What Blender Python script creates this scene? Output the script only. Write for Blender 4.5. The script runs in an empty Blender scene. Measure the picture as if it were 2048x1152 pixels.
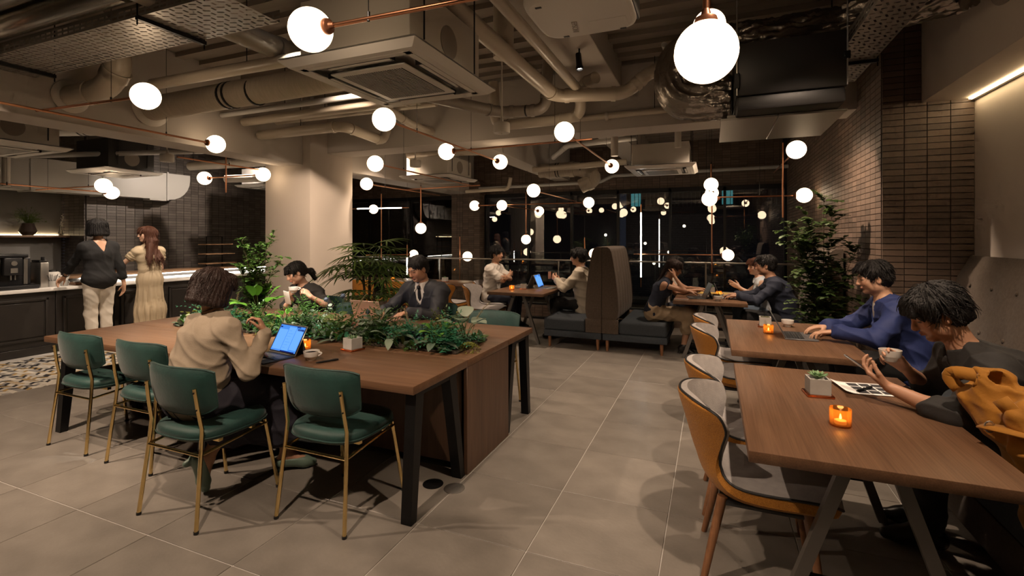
import bpy, bmesh, math, random
import numpy as np
from mathutils import Vector, Matrix, noise as mnoise
random.seed(7); np.random.seed(7)
R = math.radians
scene = bpy.context.scene
COL = scene.collection

# ------------------------------------------------------------------ camera, world, exposure
cam_d = bpy.data.cameras.new('camera'); cam = bpy.data.objects.new('camera', cam_d); COL.objects.link(cam)
cam.location = (0, 0, 1.49); cam.rotation_euler = (R(90), 0, R(22.38))
cam_d.sensor_width = 36; cam_d.lens = 36 * 974 / 2048; cam_d.shift_y = -100 / 2048
cam_d.clip_start = .05; cam_d.clip_end = 200
scene.camera = cam
vs = scene.view_settings
vs.view_transform = 'Standard'; vs.look = 'None'; vs.gamma = 1; vs.use_curve_mapping = False
vs.exposure = 1.52
world = bpy.data.worlds.new('night_sky'); scene.world = world; world.use_nodes = True
bgn = world.node_tree.nodes['Background']; bgn.inputs[0].default_value = (.012, .014, .02, 1); bgn.inputs[1].default_value = .5
scene.cycles.use_adaptive_sampling = True; scene.cycles.adaptive_threshold = .04; scene.cycles.adaptive_min_samples = 12
scene.cycles.max_bounces = 6; scene.cycles.diffuse_bounces = 3; scene.cycles.glossy_bounces = 3
scene.cycles.transparent_max_bounces = 8; scene.cycles.sample_clamp_indirect = 4.0
scene.cycles.caustics_reflective = False; scene.cycles.caustics_refractive = False

# ------------------------------------------------------------------ materials
MATS = {}
def mat(name, col=(.5,.5,.5), rough=.5, metal=0., col2=None, nscale=8., stretch=(1,1,1), bump=0., bscale=None, spec=.5,
        rnd=0., coat=0., sheen=0., emit=None, estr=0., detail=4., ramp=(.35,.7), rot=(0,0,0)):
    m = bpy.data.materials.new(name); m.use_nodes = True; nt = m.node_tree; n = nt.nodes; L = nt.links
    b = n['Principled BSDF']
    b.inputs['Roughness'].default_value = rough; b.inputs['Metallic'].default_value = metal
    b.inputs['Specular IOR Level'].default_value = spec
    if coat: b.inputs['Coat Weight'].default_value = coat
    if sheen: b.inputs['Sheen Weight'].default_value = sheen; b.inputs['Sheen Roughness'].default_value = .4
    b.inputs['Base Color'].default_value = (*col, 1)
    out = None
    if col2 or bump:
        tc = n.new('ShaderNodeTexCoord'); mp = n.new('ShaderNodeMapping'); mp.inputs['Scale'].default_value = stretch
        mp.inputs['Rotation'].default_value = rot
        L.new(tc.outputs['Object'], mp.inputs[0])
    if col2:
        nz = n.new('ShaderNodeTexNoise'); nz.inputs['Scale'].default_value = nscale; nz.inputs['Detail'].default_value = detail
        L.new(mp.outputs[0], nz.inputs['Vector'])
        cr = n.new('ShaderNodeValToRGB'); cr.color_ramp.elements[0].position = ramp[0]; cr.color_ramp.elements[1].position = ramp[1]
        cr.color_ramp.elements[0].color = (*col, 1); cr.color_ramp.elements[1].color = (*col2, 1)
        L.new(nz.outputs[0], cr.inputs[0]); out = cr.outputs[0]
    if rnd:
        oi = n.new('ShaderNodeObjectInfo'); ge = n.new('ShaderNodeNewGeometry')
        ad = n.new('ShaderNodeMath'); ad.operation = 'ADD'; L.new(oi.outputs['Random'], ad.inputs[0]); L.new(ge.outputs['Random Per Island'], ad.inputs[1])
        fr = n.new('ShaderNodeMath'); fr.operation = 'FRACT'; L.new(ad.outputs[0], fr.inputs[0])
        mr = n.new('ShaderNodeMapRange'); mr.inputs[3].default_value = 1 - rnd; mr.inputs[4].default_value = 1 + rnd; L.new(fr.outputs[0], mr.inputs[0])
        hs = n.new('ShaderNodeHueSaturation'); hs.inputs['Color'].default_value = (*col, 1)
        if out: L.new(out, hs.inputs['Color'])
        L.new(mr.outputs[0], hs.inputs['Value']); out = hs.outputs[0]
    if out: L.new(out, b.inputs['Base Color'])
    if bump:
        nb = n.new('ShaderNodeTexNoise'); nb.inputs['Scale'].default_value = bscale or nscale * 3; nb.inputs['Detail'].default_value = 3
        L.new(mp.outputs[0], nb.inputs['Vector'])
        bp = n.new('ShaderNodeBump'); bp.inputs['Strength'].default_value = bump; bp.inputs['Distance'].default_value = .01
        L.new(nb.outputs[0], bp.inputs['Height']); L.new(bp.outputs[0], b.inputs['Normal'])
    if emit:
        b.inputs['Emission Color'].default_value = (*emit, 1); b.inputs['Emission Strength'].default_value = estr
    MATS[name] = m; return m

def wood(name, c1, c2, axis=0, rough=.38, scale=1.):
    """long soft bands plus fine fibres along one axis"""
    st = [9 * scale] * 3; st[axis] = .55 * scale
    m = mat(name, c1, rough, 0, c2, 2.0, tuple(st), .04, 3., detail=8., ramp=(.3, .72)); nt = m.node_tree; n = nt.nodes; L = nt.links
    tc = n.new('ShaderNodeTexCoord'); mp = n.new('ShaderNodeMapping'); sf = [85 * scale] * 3; sf[axis] = 1.6 * scale; mp.inputs['Scale'].default_value = sf; L.new(tc.outputs['Object'], mp.inputs[0])
    nz = n.new('ShaderNodeTexNoise'); nz.inputs['Scale'].default_value = 2.; nz.inputs['Detail'].default_value = 5; nz.inputs['Distortion'].default_value = .4; L.new(mp.outputs[0], nz.inputs['Vector'])
    mr = n.new('ShaderNodeMapRange'); mr.inputs[1].default_value = .32; mr.inputs[2].default_value = .68; mr.inputs[3].default_value = .80; mr.inputs[4].default_value = 1.12; L.new(nz.outputs[0], mr.inputs[0])
    b = n['Principled BSDF']; src = b.inputs['Base Color'].links[0].from_socket; hs = n.new('ShaderNodeHueSaturation'); L.new(src, hs.inputs['Color']); L.new(mr.outputs[0], hs.inputs['Value']); L.new(hs.outputs[0], b.inputs['Base Color'])
    r2 = n.new('ShaderNodeMapRange'); r2.inputs[3].default_value = rough + .12; r2.inputs[4].default_value = rough - .04; L.new(nz.outputs[0], r2.inputs[0]); L.new(r2.outputs[0], b.inputs['Roughness']); return m

def glassy(name, tint=(1,1,1), ior=1.45, rough=0., clear=1.):
    m = bpy.data.materials.new(name); m.use_nodes = True; nt = m.node_tree; n = nt.nodes; n.clear()
    o = n.new('ShaderNodeOutputMaterial'); mx = n.new('ShaderNodeMixShader'); tr = n.new('ShaderNodeBsdfTransparent'); gl = n.new('ShaderNodeBsdfGlossy')
    fr = n.new('ShaderNodeFresnel'); fr.inputs[0].default_value = ior
    tr.inputs[0].default_value = (*tint, 1); gl.inputs['Roughness'].default_value = rough; gl.inputs[0].default_value = (1, 1, 1, 1)
    mu = n.new('ShaderNodeMath'); mu.operation = 'MULTIPLY'; mu.inputs[1].default_value = clear
    nt.links.new(fr.outputs[0], mu.inputs[0]); nt.links.new(mu.outputs[0], mx.inputs[0])
    nt.links.new(tr.outputs[0], mx.inputs[1]); nt.links.new(gl.outputs[0], mx.inputs[2]); nt.links.new(mx.outputs[0], o.inputs[0])
    MATS[name] = m; return m

def emitter(name, col, s):
    m = bpy.data.materials.new(name); m.use_nodes = True; nt = m.node_tree; nt.nodes.clear()
    o = nt.nodes.new('ShaderNodeOutputMaterial'); e = nt.nodes.new('ShaderNodeEmission'); e.inputs[0].default_value = (*col, 1); e.inputs[1].default_value = s
    nt.links.new(e.outputs[0], o.inputs[0]); MATS[name] = m; return m

def leaf_mat(name, c1, c2, rough=.45, trans=.35):
    m = bpy.data.materials.new(name); m.use_nodes = True; nt = m.node_tree; n = nt.nodes; L = nt.links
    b = n['Principled BSDF']; b.inputs['Roughness'].default_value = rough
    ge = n.new('ShaderNodeNewGeometry'); oi = n.new('ShaderNodeObjectInfo')
    ad = n.new('ShaderNodeMath'); ad.operation = 'ADD'; L.new(oi.outputs['Random'], ad.inputs[0]); L.new(ge.outputs['Random Per Island'], ad.inputs[1])
    fr = n.new('ShaderNodeMath'); fr.operation = 'FRACT'; L.new(ad.outputs[0], fr.inputs[0])
    cr = n.new('ShaderNodeValToRGB'); cr.color_ramp.elements[0].color = (*c1, 1); cr.color_ramp.elements[1].color = (*c2, 1); L.new(fr.outputs[0], cr.inputs[0])
    L.new(cr.outputs[0], b.inputs['Base Color'])
    t = n.new('ShaderNodeBsdfTranslucent'); L.new(cr.outputs[0], t.inputs[0])
    mx = n.new('ShaderNodeMixShader'); mx.inputs[0].default_value = trans
    L.new(b.outputs[0], mx.inputs[1]); L.new(t.outputs[0], mx.inputs[2]); L.new(mx.outputs[0], n['Material Output'].inputs[0])
    MATS[name] = m; return m

# ------------------------------------------------------------------ mesh helpers
def fin(name, verts, faces, m, parent=None, smooth=False, loc=None, angle=40):
    me = bpy.data.meshes.new(name); me.from_pydata([tuple(v) for v in verts], [], faces)
    if m is not None:
        for mm in (m if isinstance(m, (list, tuple)) else [m]): me.materials.append(MATS[mm] if isinstance(mm, str) else mm)
    if smooth:
        me.polygons.foreach_set('use_smooth', [True] * len(me.polygons)); me.set_sharp_from_angle(angle=R(angle))
    o = bpy.data.objects.new(name, me); COL.objects.link(o)
    if parent: o.parent = parent
    if loc: o.location = loc
    return o

class MB:
    def __init__(s): s.v = []; s.f = []; s.M = None; s.sm = False
    def add(s, vs, fs):
        k = len(s.v)
        if s.M is not None: vs = [s.M @ Vector(v) for v in vs]
        s.v += [tuple(v) for v in vs]; s.f += [tuple(i + k for i in f) for f in fs]; return s
    def box(s, a, b):
        x0, y0, z0 = (min(a[i], b[i]) for i in range(3)); x1, y1, z1 = (max(a[i], b[i]) for i in range(3))
        return s.add([(x0,y0,z0),(x1,y0,z0),(x1,y1,z0),(x0,y1,z0),(x0,y0,z1),(x1,y0,z1),(x1,y1,z1),(x0,y1,z1)],
                     [(0,3,2,1),(4,5,6,7),(0,1,5,4),(1,2,6,5),(2,3,7,6),(3,0,4,7)])
    def bbox(s, a, b, r=.004, seg=2):   # bevelled box
        bm = bmesh.new(); bmesh.ops.create_cube(bm, size=1)
        c = [(a[i] + b[i]) / 2 for i in range(3)]; d = [abs(b[i] - a[i]) for i in range(3)]
        for v in bm.verts: v.co = Vector((v.co.x * d[0] + c[0], v.co.y * d[1] + c[1], v.co.z * d[2] + c[2]))
        bmesh.ops.bevel(bm, geom=bm.edges[:], offset=min(r, min(d) * .49), segments=seg, affect='EDGES', profile=.5)
        bm.verts.index_update(); vs = [v.co.copy() for v in bm.verts]; fs = [[v.index for v in f.verts] for f in bm.faces]; bm.free(); s.sm = True
        return s.add(vs, fs)
    def cyl(s, p0, p1, r0, r1=None, n=16, caps=True):
        r1 = r0 if r1 is None else r1; p0 = Vector(p0); p1 = Vector(p1); d = (p1 - p0).normalized()
        a = d.orthogonal().normalized(); b = d.cross(a); vs = []; fs = []
        for p, r in ((p0, r0), (p1, r1)):
            for i in range(n):
                t = 2 * math.pi * i / n; vs.append(p + (a * math.cos(t) + b * math.sin(t)) * r)
        for i in range(n): j = (i + 1) % n; fs.append((i, j, n + j, n + i))
        if caps: fs.append(tuple(range(n - 1, -1, -1))); fs.append(tuple(range(n, 2 * n)))
        s.sm = True; return s.add(vs, fs)
    def tube(s, pts, r, n=12, caps=True, closed=False):
        pts = [Vector(p) for p in pts]; m = len(pts); vs = []; fs = []; rr = r if isinstance(r, (list, tuple)) else [r] * m
        pa = None
        for i, p in enumerate(pts):
            if closed: d = pts[(i + 1) % m] - pts[i - 1]
            else: d = (pts[min(i + 1, m - 1)] - pts[max(i - 1, 0)])
            d.normalize()
            if pa is None: a = d.orthogonal().normalized()
            else: a = (pa - d * pa.dot(d)); a = a.normalized() if a.length > 1e-6 else d.orthogonal().normalized()
            pa = a; b = d.cross(a)
            for j in range(n): t = 2 * math.pi * j / n; vs.append(p + (a * math.cos(t) + b * math.sin(t)) * rr[i])
        for i in range(m if closed else m - 1):
            for j in range(n): k = (j + 1) % n; i2 = (i + 1) % m; fs.append((i * n + j, i * n + k, i2 * n + k, i2 * n + j))
        if caps and not closed: fs.append(tuple(range(n - 1, -1, -1))); fs.append(tuple((m - 1) * n + j for j in range(n)))
        s.sm = True; return s.add(vs, fs)
    def lathe(s, prof, n=24, c=(0, 0, 0), axis='z'):
        vs = []; fs = []
        for r, z in prof:
            for i in range(n):
                t = 2 * math.pi * i / n; vs.append((c[0] + r * math.cos(t), c[1] + r * math.sin(t), c[2] + z))
        for k in range(len(prof) - 1):
            for i in range(n): j = (i + 1) % n; fs.append((k * n + i, k * n + j, (k + 1) * n + j, (k + 1) * n + i))
        if prof[0][0] > 1e-5: fs.append(tuple(range(n - 1, -1, -1)))
        if prof[-1][0] > 1e-5: fs.append(tuple((len(prof) - 1) * n + i for i in range(n)))
        s.sm = True; return s.add(vs, fs)
    def sphere(s, c, r, n=24, m=14):
        r = r if isinstance(r, (list, tuple)) else (r, r, r); vs = [(c[0], c[1], c[2] - r[2])]; fs = []
        for k in range(1, m):
            ph = -math.pi / 2 + math.pi * k / m
            for i in range(n): t = 2 * math.pi * i / n; vs.append((c[0] + r[0] * math.cos(ph) * math.cos(t), c[1] + r[1] * math.cos(ph) * math.sin(t), c[2] + r[2] * math.sin(ph)))
        vs.append((c[0], c[1], c[2] + r[2])); T = len(vs) - 1
        for i in range(n): fs.append((0, 1 + (i + 1) % n, 1 + i)); fs.append((T, 1 + (m - 2) * n + i, 1 + (m - 2) * n + (i + 1) % n))
        for k in range(m - 2):
            for i in range(n): j = (i + 1) % n; fs.append((1 + k * n + i, 1 + k * n + j, 1 + (k + 1) * n + j, 1 + (k + 1) * n + i))
        s.sm = True; return s.add(vs, fs)
    def prism(s, poly, z0, z1):   # polygon in xy, extruded in z
        n = len(poly); vs = [(x, y, z0) for x, y in poly] + [(x, y, z1) for x, y in poly]
        return s.add(vs, [tuple(range(n - 1, -1, -1)), tuple(range(n, 2 * n))] + [(i, (i + 1) % n, n + (i + 1) % n, n + i) for i in range(n)])
    def grid(s, P):    # P[i][j] points
        h, w = len(P), len(P[0]); vs = [p for row in P for p in row]
        s.sm = True
        return s.add(vs, [(i * w + j, i * w + j + 1, (i + 1) * w + j + 1, (i + 1) * w + j) for i in range(h - 1) for j in range(w - 1)])
    def build(s, name, m, parent=None, loc=None, smooth=None, angle=40):
        return fin(name, s.v, s.f, m, parent, s.sm if smooth is None else smooth, loc, angle)

def tag(o, label=None, cat=None, group=None, kind=None):
    if label: o['label'] = label
    if cat: o['category'] = cat
    if group: o['group'] = group
    if kind: o['kind'] = kind
    return o
def thing(name, label, cat, loc=(0,0,0), rotz=0., group=None):
    o = bpy.data.objects.new(name, None); o.empty_display_size = .1; COL.objects.link(o); o.location = loc; o.rotation_euler = (0, 0, rotz)
    return tag(o, label, cat, group)
def struct(o): o['kind'] = 'structure'; return o
KIDS = {}
def copy_tree(o, parent=None):
    c = o.copy(); COL.objects.link(c); c.parent = parent
    for ch in o.children: copy_tree(ch, c)
    return c
def dup(o, label, loc, rotz=None):
    c = copy_tree(o); c['label'] = label; c.location = loc
    if rotz is not None: c.rotation_euler = (0, 0, rotz)
    return c
def bez(p0, p1, p2, n=8):
    p0, p1, p2 = Vector(p0), Vector(p1), Vector(p2)
    return [p0 * (1 - t) ** 2 + p1 * 2 * t * (1 - t) + p2 * t * t for t in [i / n for i in range(n + 1)]]
def elbow_path(pts, r, n=6):   # polyline with rounded corners
    pts = [Vector(p) for p in pts]; out = [pts[0]]
    for i in range(1, len(pts) - 1):
        a = pts[i] + (pts[i-1] - pts[i]).normalized() * min(r, (pts[i-1] - pts[i]).length * .48)
        b = pts[i] + (pts[i+1] - pts[i]).normalized() * min(r, (pts[i+1] - pts[i]).length * .48)
        out += bez(a, pts[i], b, n)
    out.append(pts[-1]); return out
# palette
mat('grout', (.50,.48,.45), .8)
mat('stone_tile', (.150,.134,.117), .34, 0, (.262,.236,.207), 3.4, (1,1.5,1), .08, 40., rnd=.12, detail=12., ramp=(.22,.82))
mat('mosaic', (.5,.46,.4), .4)
mat('brick', (.108,.073,.053), .55, 0, (.142,.098,.073), 5., (1,1,1), .2, 60., rnd=.28)
mat('brick_grey', (.105,.088,.078), .42, 0, (.135,.115,.102), 5., (1,1,1), .2, 60., rnd=.28)
mat('brick_joint', (.03,.024,.02), .9)
mat('plaster', (.50,.44,.385), .85, 0, (.55,.485,.42), 1.5, bump=.05, bscale=60.)
mat('plaster_grey', (.23,.22,.21), .8, 0, (.27,.26,.25), 3., bump=.1, bscale=40.)
mat('beam_paint', (.46,.42,.375), .8, 0, (.49,.445,.40), 1.2)
mat('slab', (.24,.20,.17), .85, 0, (.28,.24,.20), 2.)
wood('walnut_x', (.112,.056,.029), (.168,.090,.049), 0); wood('walnut_y', (.112,.056,.029), (.168,.090,.049), 1); wood('walnut_z', (.085,.044,.026), (.13,.07,.042), 2)
wood('leg_wood', (.16,.065,.025), (.26,.12,.055), 2); wood('ledge_wood', (.17,.095,.05), (.25,.15,.085), 1)
wood('shelf_wood', (.3,.17,.09), (.42,.26,.15), 0)
mat('dark_paint', (.022,.019,.017), .42, 0, (.03,.026,.023), 4.)
mat('black_metal', (.012,.012,.013), .4, .6); mat('black_plastic', (.012,.012,.013), .35)
mat('steel', (.42,.40,.37), .35, .9); mat('grey_steel', (.17,.16,.15), .38, .8)
mat('gold', (.83,.62,.28), .16, 1.); mat('copper', (.62,.29,.16), .28, 1.)
mat('copper_socket', (.26,.11,.06), .35, .7); mat('copper_tray', (.72,.22,.09), .2, 1.)
mat('white_top', (.8,.78,.75), .28); mat('white_paint', (.62,.60,.56), .5); mat('offwhite', (.55,.51,.45), .45)
mat('pipe_paint', (.47,.41,.33), .32, 0, (.53,.47,.38), 2.); mat('pipe_grey', (.46,.45,.43), .38)
mat('pipe_dark', (.26,.225,.19), .4)
mat('foil', (.30,.27,.24), .30, .95, bump=.8, bscale=24.); mat('foil_light', (.55,.52,.46), .3, .7, bump=.5, bscale=30.)
mat('canvas_duct', (.40,.35,.28), .75, 0, (.48,.42,.34), 14., (6,.6,.6), .25, 30.)
mat('silver_duct', (.34,.32,.27), .2, .9)
mat('tray_zinc', (.36,.34,.31), .4, .55)
mat('box_black', (.012,.011,.011), .5); mat('galv', (.27,.26,.25), .42, .6, (.33,.32,.31), 5.)
mat('velvet', (.004,.030,.026), .62, 0, (.008,.050,.042), 7., (1,1,1), .12, 60., sheen=.18)
mat('yellow_fabric', (.42,.17,.016), .85, 0, (.27,.10,.007), 210., (1,1,1), .45, 330., sheen=.12)
mat('yellow_felt', (.52,.235,.025), .85, 0, (.58,.28,.04), 9., (1,1,1), .15, 200., sheen=.2)
mat('grey_fabric', (.30,.28,.272), .9, 0, (.35,.325,.315), 30., (1,1,1), .2, 200., sheen=.2)
mat('piping', (.008,.008,.009), .5)
mat('booth_brown', (.072,.052,.038), .92, 0, (.098,.073,.054), 50., (1,1,1), .35, 260., sheen=.1)
mat('booth_navy', (.028,.036,.046), .8, 0, (.038,.048,.06), 60., (1,1,1), .25, 260.)
mat('ceramic', (.76,.73,.69), .18, coat=.4); mat('concrete', (.36,.35,.33), .85, 0, (.43,.42,.40), 12., bump=.1, bscale=40.)
mat('paper', (.8,.79,.77), .8); mat('ink', (.03,.03,.035), .7); mat('card_yellow', (.62,.42,.1), .7)
mat('soil', (.03,.02,.014), .95)
mat('candle_wax', (.8,.6,.35), .5, emit=(1,.45,.12), estr=.12)
emitter('flame', (1, .66, .30), 4.); glassy('amber_glass', (1, .80, .52), 1.45)
glassy('pane', (.72,.74,.76), 2.1); glassy('rail_glass', (.90,.93,.91), 1.4, 0, .8); glassy('clear_glass', (.96,.96,.94), 1.4)
emitter('globe_glow', (1, .72, .46), 2.4); emitter('led_white', (1, .93, .80), 5.); emitter('led_warm', (1, .74, .42), 9.); emitter('strip_white', (1, .93, .82), 14.)
emitter('lens', (1, .93, .82), 6.)
emitter('screen_blue', (.045, .17, .52), .6); emitter('screen_pale', (.085, .23, .60), .7); emitter('screen_dark', (.004, .008, .09), .5)
emitter('screen_white', (.75, .88, 1.), 1.1)
emitter('far_lamp', (1, .8, .55), 3.); emitter('far_teal', (.08,.30,.30), .35)
mat('night_wall', (.045,.045,.055), .8, 0, (.06,.06,.07), 3.)

def amber():
    m = MATS['amber_glass']; nt = m.node_tree; n = nt.nodes; mx = [q for q in n if q.type == 'MIX_SHADER'][0]; out = [q for q in n if q.type == 'OUTPUT_MATERIAL'][0]
    tl = n.new('ShaderNodeBsdfTranslucent'); tl.inputs[0].default_value = (.95, .42, .10, 1); m2 = n.new('ShaderNodeMixShader'); m2.inputs[0].default_value = .22
    nt.links.new(mx.outputs[0], m2.inputs[1]); nt.links.new(tl.outputs[0], m2.inputs[2]); nt.links.new(m2.outputs[0], out.inputs[0])
amber()
# ------------------------------------------------------------------ room shell
XW, YW = 1.33, 10.7          # right brick wall plane, window wall plane
ZS = 3.55                    # slab soffit
LX = -10.0                   # left brick wall plane
# floor: grout bed, stone tiles, mosaic strip
fl = struct(MB().box((-13, -4, -.2), (3.4, YW + .3, -.004)).build('floor', 'grout'))
tb = None; T = .6; x0 = -1.42; y0 = 2.165
def tile_obj(x, y, w=T, d=T):
    global tb
    o = MB().bbox((-w/2 + .0025, -d/2 + .0025, -.02), (w/2 - .0025, d/2 - .0025, 0), .0015, 1).build('tile', 'stone_tile', fl, (x, y, 0), smooth=False); return o
proto = tile_obj(x0 + T/2, y0 + T/2)
for i in range(-8, 6):
    for j in range(-3, 12):
        if i == 0 and j == 0: continue
        x = x0 + T/2 + i * T; y = y0 + T/2 + j * T
        if x > 1.9 and y > 5: continue
        o = proto.copy(); COL.objects.link(o); o.location = (x, y, 0)
        if (i * 7 + j * 3) % 2: o.rotation_euler = (0, 0, math.pi)
tile_far = MB()
for i in range(-8, 6):
    for j in list(range(12, 15)) + [-6, -5, -4]:
        x = x0 + i * T; y = y0 + j * T; tile_far.box((x + .0025, y + .0025, -.02), (x + T - .0025, min(y + T, YW) - .0025, 0))
o = tile_far.build('far_tiles', 'stone_tile', fl); o['kind'] = 'stuff'
# mosaic of small rhombi along the service counter
mcol = []
for nm, c in (('mosaic_white', (.58,.54,.47)), ('mosaic_black', (.03,.03,.035)), ('mosaic_ochre', (.40,.27,.11)), ('mosaic_grey', (.27,.26,.25))): mat(nm, c, .4, rnd=.12); mcol.append(nm)
def rhomb(w, d, k):
    g = .0015; return [(-w/2 + g, -d/2 + g), (0 + g*0, -d/2 + g), (w/2 - g, d/2 - g), (0, d/2 - g)] if k else [(0, -d/2 + g), (w/2 - g, -d/2 + g), (0, d/2 - g), (-w/2 + g, d/2 - g)]
mw, md = .10, .055
pm = {}
rs = random.Random(3); rest = {n: MB() for n in mcol}; cells = []
for i in range(int(1.55 / (mw / 2))):
    for j in range(int(6.4 / md)):
        x = -6.245 - i * mw / 2; y = 1.2 + j * md; k = (j % 2)
        d2 = x * x + y * y; cells.append((d2, x, y, k))
cells.sort()
for n, (d2, x, y, k) in enumerate(cells):
    q = rs.random(); nm = mcol[0] if q < .5 else mcol[1] if q < .68 else mcol[2] if q < .84 else mcol[3]
    vis = 2.2 < y < 4.6
    if vis and len([1]) and pm.get('n', 0) < 300:
        pm['n'] = pm.get('n', 0) + 1
        key = (nm, k)
        if key not in pm:
            pm[key] = MB().prism(rhomb(mw, md, k), -.012, .0015).build('mosaic_tile', nm, fl, (x, y, 0))
        else:
            o = pm[key].copy(); COL.objects.link(o); o.location = (x, y, 0)
    else:
        rest[nm].M = Matrix.Translation((x, y, 0)); rest[nm].prism(rhomb(mw, md, k), -.012, .0015)
for nm in mcol:
    o = rest[nm].build('mosaic_field', nm, fl); o['kind'] = 'stuff'

# ceiling slab with steel deck ribs
cl = struct(MB().box((-13, -4, ZS), (3.4, YW + .3, ZS + .2)).build('ceiling', 'slab'))
for k in range(46):
    y = -1.5 + k * .27
    if k == 0: rp = MB().prism([(-13, -.05), (3.2, -.05), (3.2, .05), (-13, .05)], ZS - .05, ZS + .01).build('deck_rib', 'slab', cl, (0, y, 0))
    else: o = rp.copy(); COL.objects.link(o); o.location = (0, y, 0)

# brick faces: nearest bricks single parts, the rest one field
BW, BH, BT = .152, .0515, .012
def brick_wall(wall, origin, ux, nrm, ncol, nrow, m, near=300, skip=None, w=BW, h=BH, max_near=None):
    """origin lower-left corner, ux direction of rows, nrm outward normal"""
    o = Vector(origin); ux = Vector(ux); nr = Vector(nrm); up = Vector((0, 0, 1)); g = .0028
    def corners(c, r):
        p = o + ux * (c * w) + up * (r * h); return p
    lst = []
    camp = Vector((0, 0, 1.49))
    for c in range(ncol):
        for r in range(nrow):
            p = corners(c, r)
            if skip and skip(p): continue
            lst.append(((p - camp).length, c, r))
    lst.sort()
    def geo(p):
        a = p + ux * g + up * g; b = p + ux * (w - g) + up * g; cc = p + ux * (w - g) + up * (h - g); d = p + ux * g + up * (h - g)
        t = nr * BT; f = ux.cross(up).dot(nr) > 0
        vs = [a, b, cc, d, a + t, b + t, cc + t, d + t]
        fs = [(4,5,6,7), (0,1,5,4), (1,2,6,5), (2,3,7,6), (3,0,4,7)]
        if not f: fs = [tuple(reversed(q)) for q in fs]
        return vs, fs
    fld = MB(); pr = None
    for n, (d, c, r) in enumerate(lst):
        p = corners(c, r)
        if n < near:
            if pr is None:
                vs, fs = geo(Vector((0, 0, 0))); b = MB(); b.add(vs, fs); pr = b.build('brick', m, wall, p)
            else:
                q = pr.copy(); COL.objects.link(q); q.location = p
        else: fld.add(*geo(p))
    if fld.v: q = fld.build('brick_field', m, wall); q['kind'] = 'stuff'

# right side: receding brick wall, brick pier, plastered wall with cove
wr = struct(MB().box((XW + .0, 5.0, 0), (XW + .9, YW, ZS)).build('wall_right', 'brick_joint'))
brick_wall(wr, (XW, 5.0, 0), (0, 1, 0), (-1, 0, 0), 37, 64, 'brick', 300)
wp = struct(MB().box((XW - .005, 4.985, 0), (2.2, 5.0, ZS)).build('wall_pier', 'brick_joint'))
brick_wall(wp, (XW - .012, 4.985, 0), (1, 0, 0), (0, -1, 0), 5, 66, 'brick', 300)
wc = struct(MB().box((1.925, -4, 0), (2.2, 4.985, ZS)).build('wall_east', 'plaster'))
sof = struct(MB().box((1.585, -4, 2.60), (1.925, 4.972, ZS)).build('trim_1', 'plaster'))
struct(MB().box((1.895, -2, 2.585), (1.922, 4.96, 2.60)).build('trim_2', 'white_paint'))
cs = MB().box((1.875, -1.5, 2.588), (1.893, 4.94, 2.599)).build('cove_light_strip', 'led_warm')
tag(cs, 'warm LED cove strip glowing along the top of the right plaster wall', 'light strip')

# window wall
ww = thing('wall_window', None, None); struct(ww)
WTOP, WBOT = 2.52, .12
segs = [(-10.0, -8.05), ]
MB().box((-10.0, YW + .02, WTOP), (XW, YW + .25, ZS)).build('lintel_backing', 'brick_joint', ww)
MB().box((-10.0, YW + .02, -.05), (XW, YW + .25, WBOT)).build('sill_backing', 'brick_joint', ww)
MB().box((-5.86, YW - .28, 0), (-5.12, YW + .2, WTOP + .3)).build('pier_backing', 'brick_joint', ww)
brick_wall(ww, (-10.0, YW + .02, WTOP + .02), (1, 0, 0), (0, -1, 0), 74, 20, 'brick', 250)
brick_wall(ww, (-5.88, YW - .28, 0), (1, 0, 0), (0, -1, 0), 5, 55, 'brick', 275)
brick_wall(ww, (-5.12, YW - .28, 0), (0, 1, 0), (1, 0, 0), 2, 55, 'brick', 0)
# glazing bays
def bay(n, xa, xb, mull):
    w = thing('window_%d' % n, None, None); struct(w)
    f = MB(); t = .05
    f.box((xa, YW - .05, WTOP - .07), (xb, YW + .06, WTOP + .02)).build('window_head', 'black_metal', w)
    MB().box((xa, YW - .05, WBOT - .02), (xb, YW + .06, WBOT + .06)).build('window_sill', 'black_metal', w)
    xs = [xa] + mull + [xb]
    for x in xs: MB().box((x - t/2, YW - .05, WBOT), (x + t/2, YW + .06, WTOP)).build('mullion', 'black_metal', w)
    for a, b in zip(xs[:-1], xs[1:]): MB().box((a + t/2, YW - .004, WBOT + .05), (b - t/2, YW + .004, WTOP - .06)).build('pane', 'pane', w)
bay(1, -9.9, -5.89, [-8.55, -7.23])
bay(2, -5.09, XW - .03, [-3.98, -2.94, -1.90, -.82, .226])

# grey-plastered recess and brick wall behind the service counter
wl = struct(MB().box((LX - .6, 4.96, 0), (LX, YW, ZS)).build('wall_left', 'brick_joint'))
brick_wall(wl, (LX, 4.975, .75), (0, 1, 0), (1, 0, 0), 37, 54, 'brick_grey', 300)
brick_wall(wl, (LX - 5 * BW, 4.96, .75), (1, 0, 0), (0, -1, 0), 5, 54, 'brick_grey', 200)
struct(MB().box((LX - .95, -4, 0), (LX - .70, 4.97, ZS)).build('wall_recess', 'plaster_grey'))
struct(MB().box((-13, -4.2, 0), (3.4, -4, ZS)).build('wall_back', 'plaster_grey'))

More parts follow.
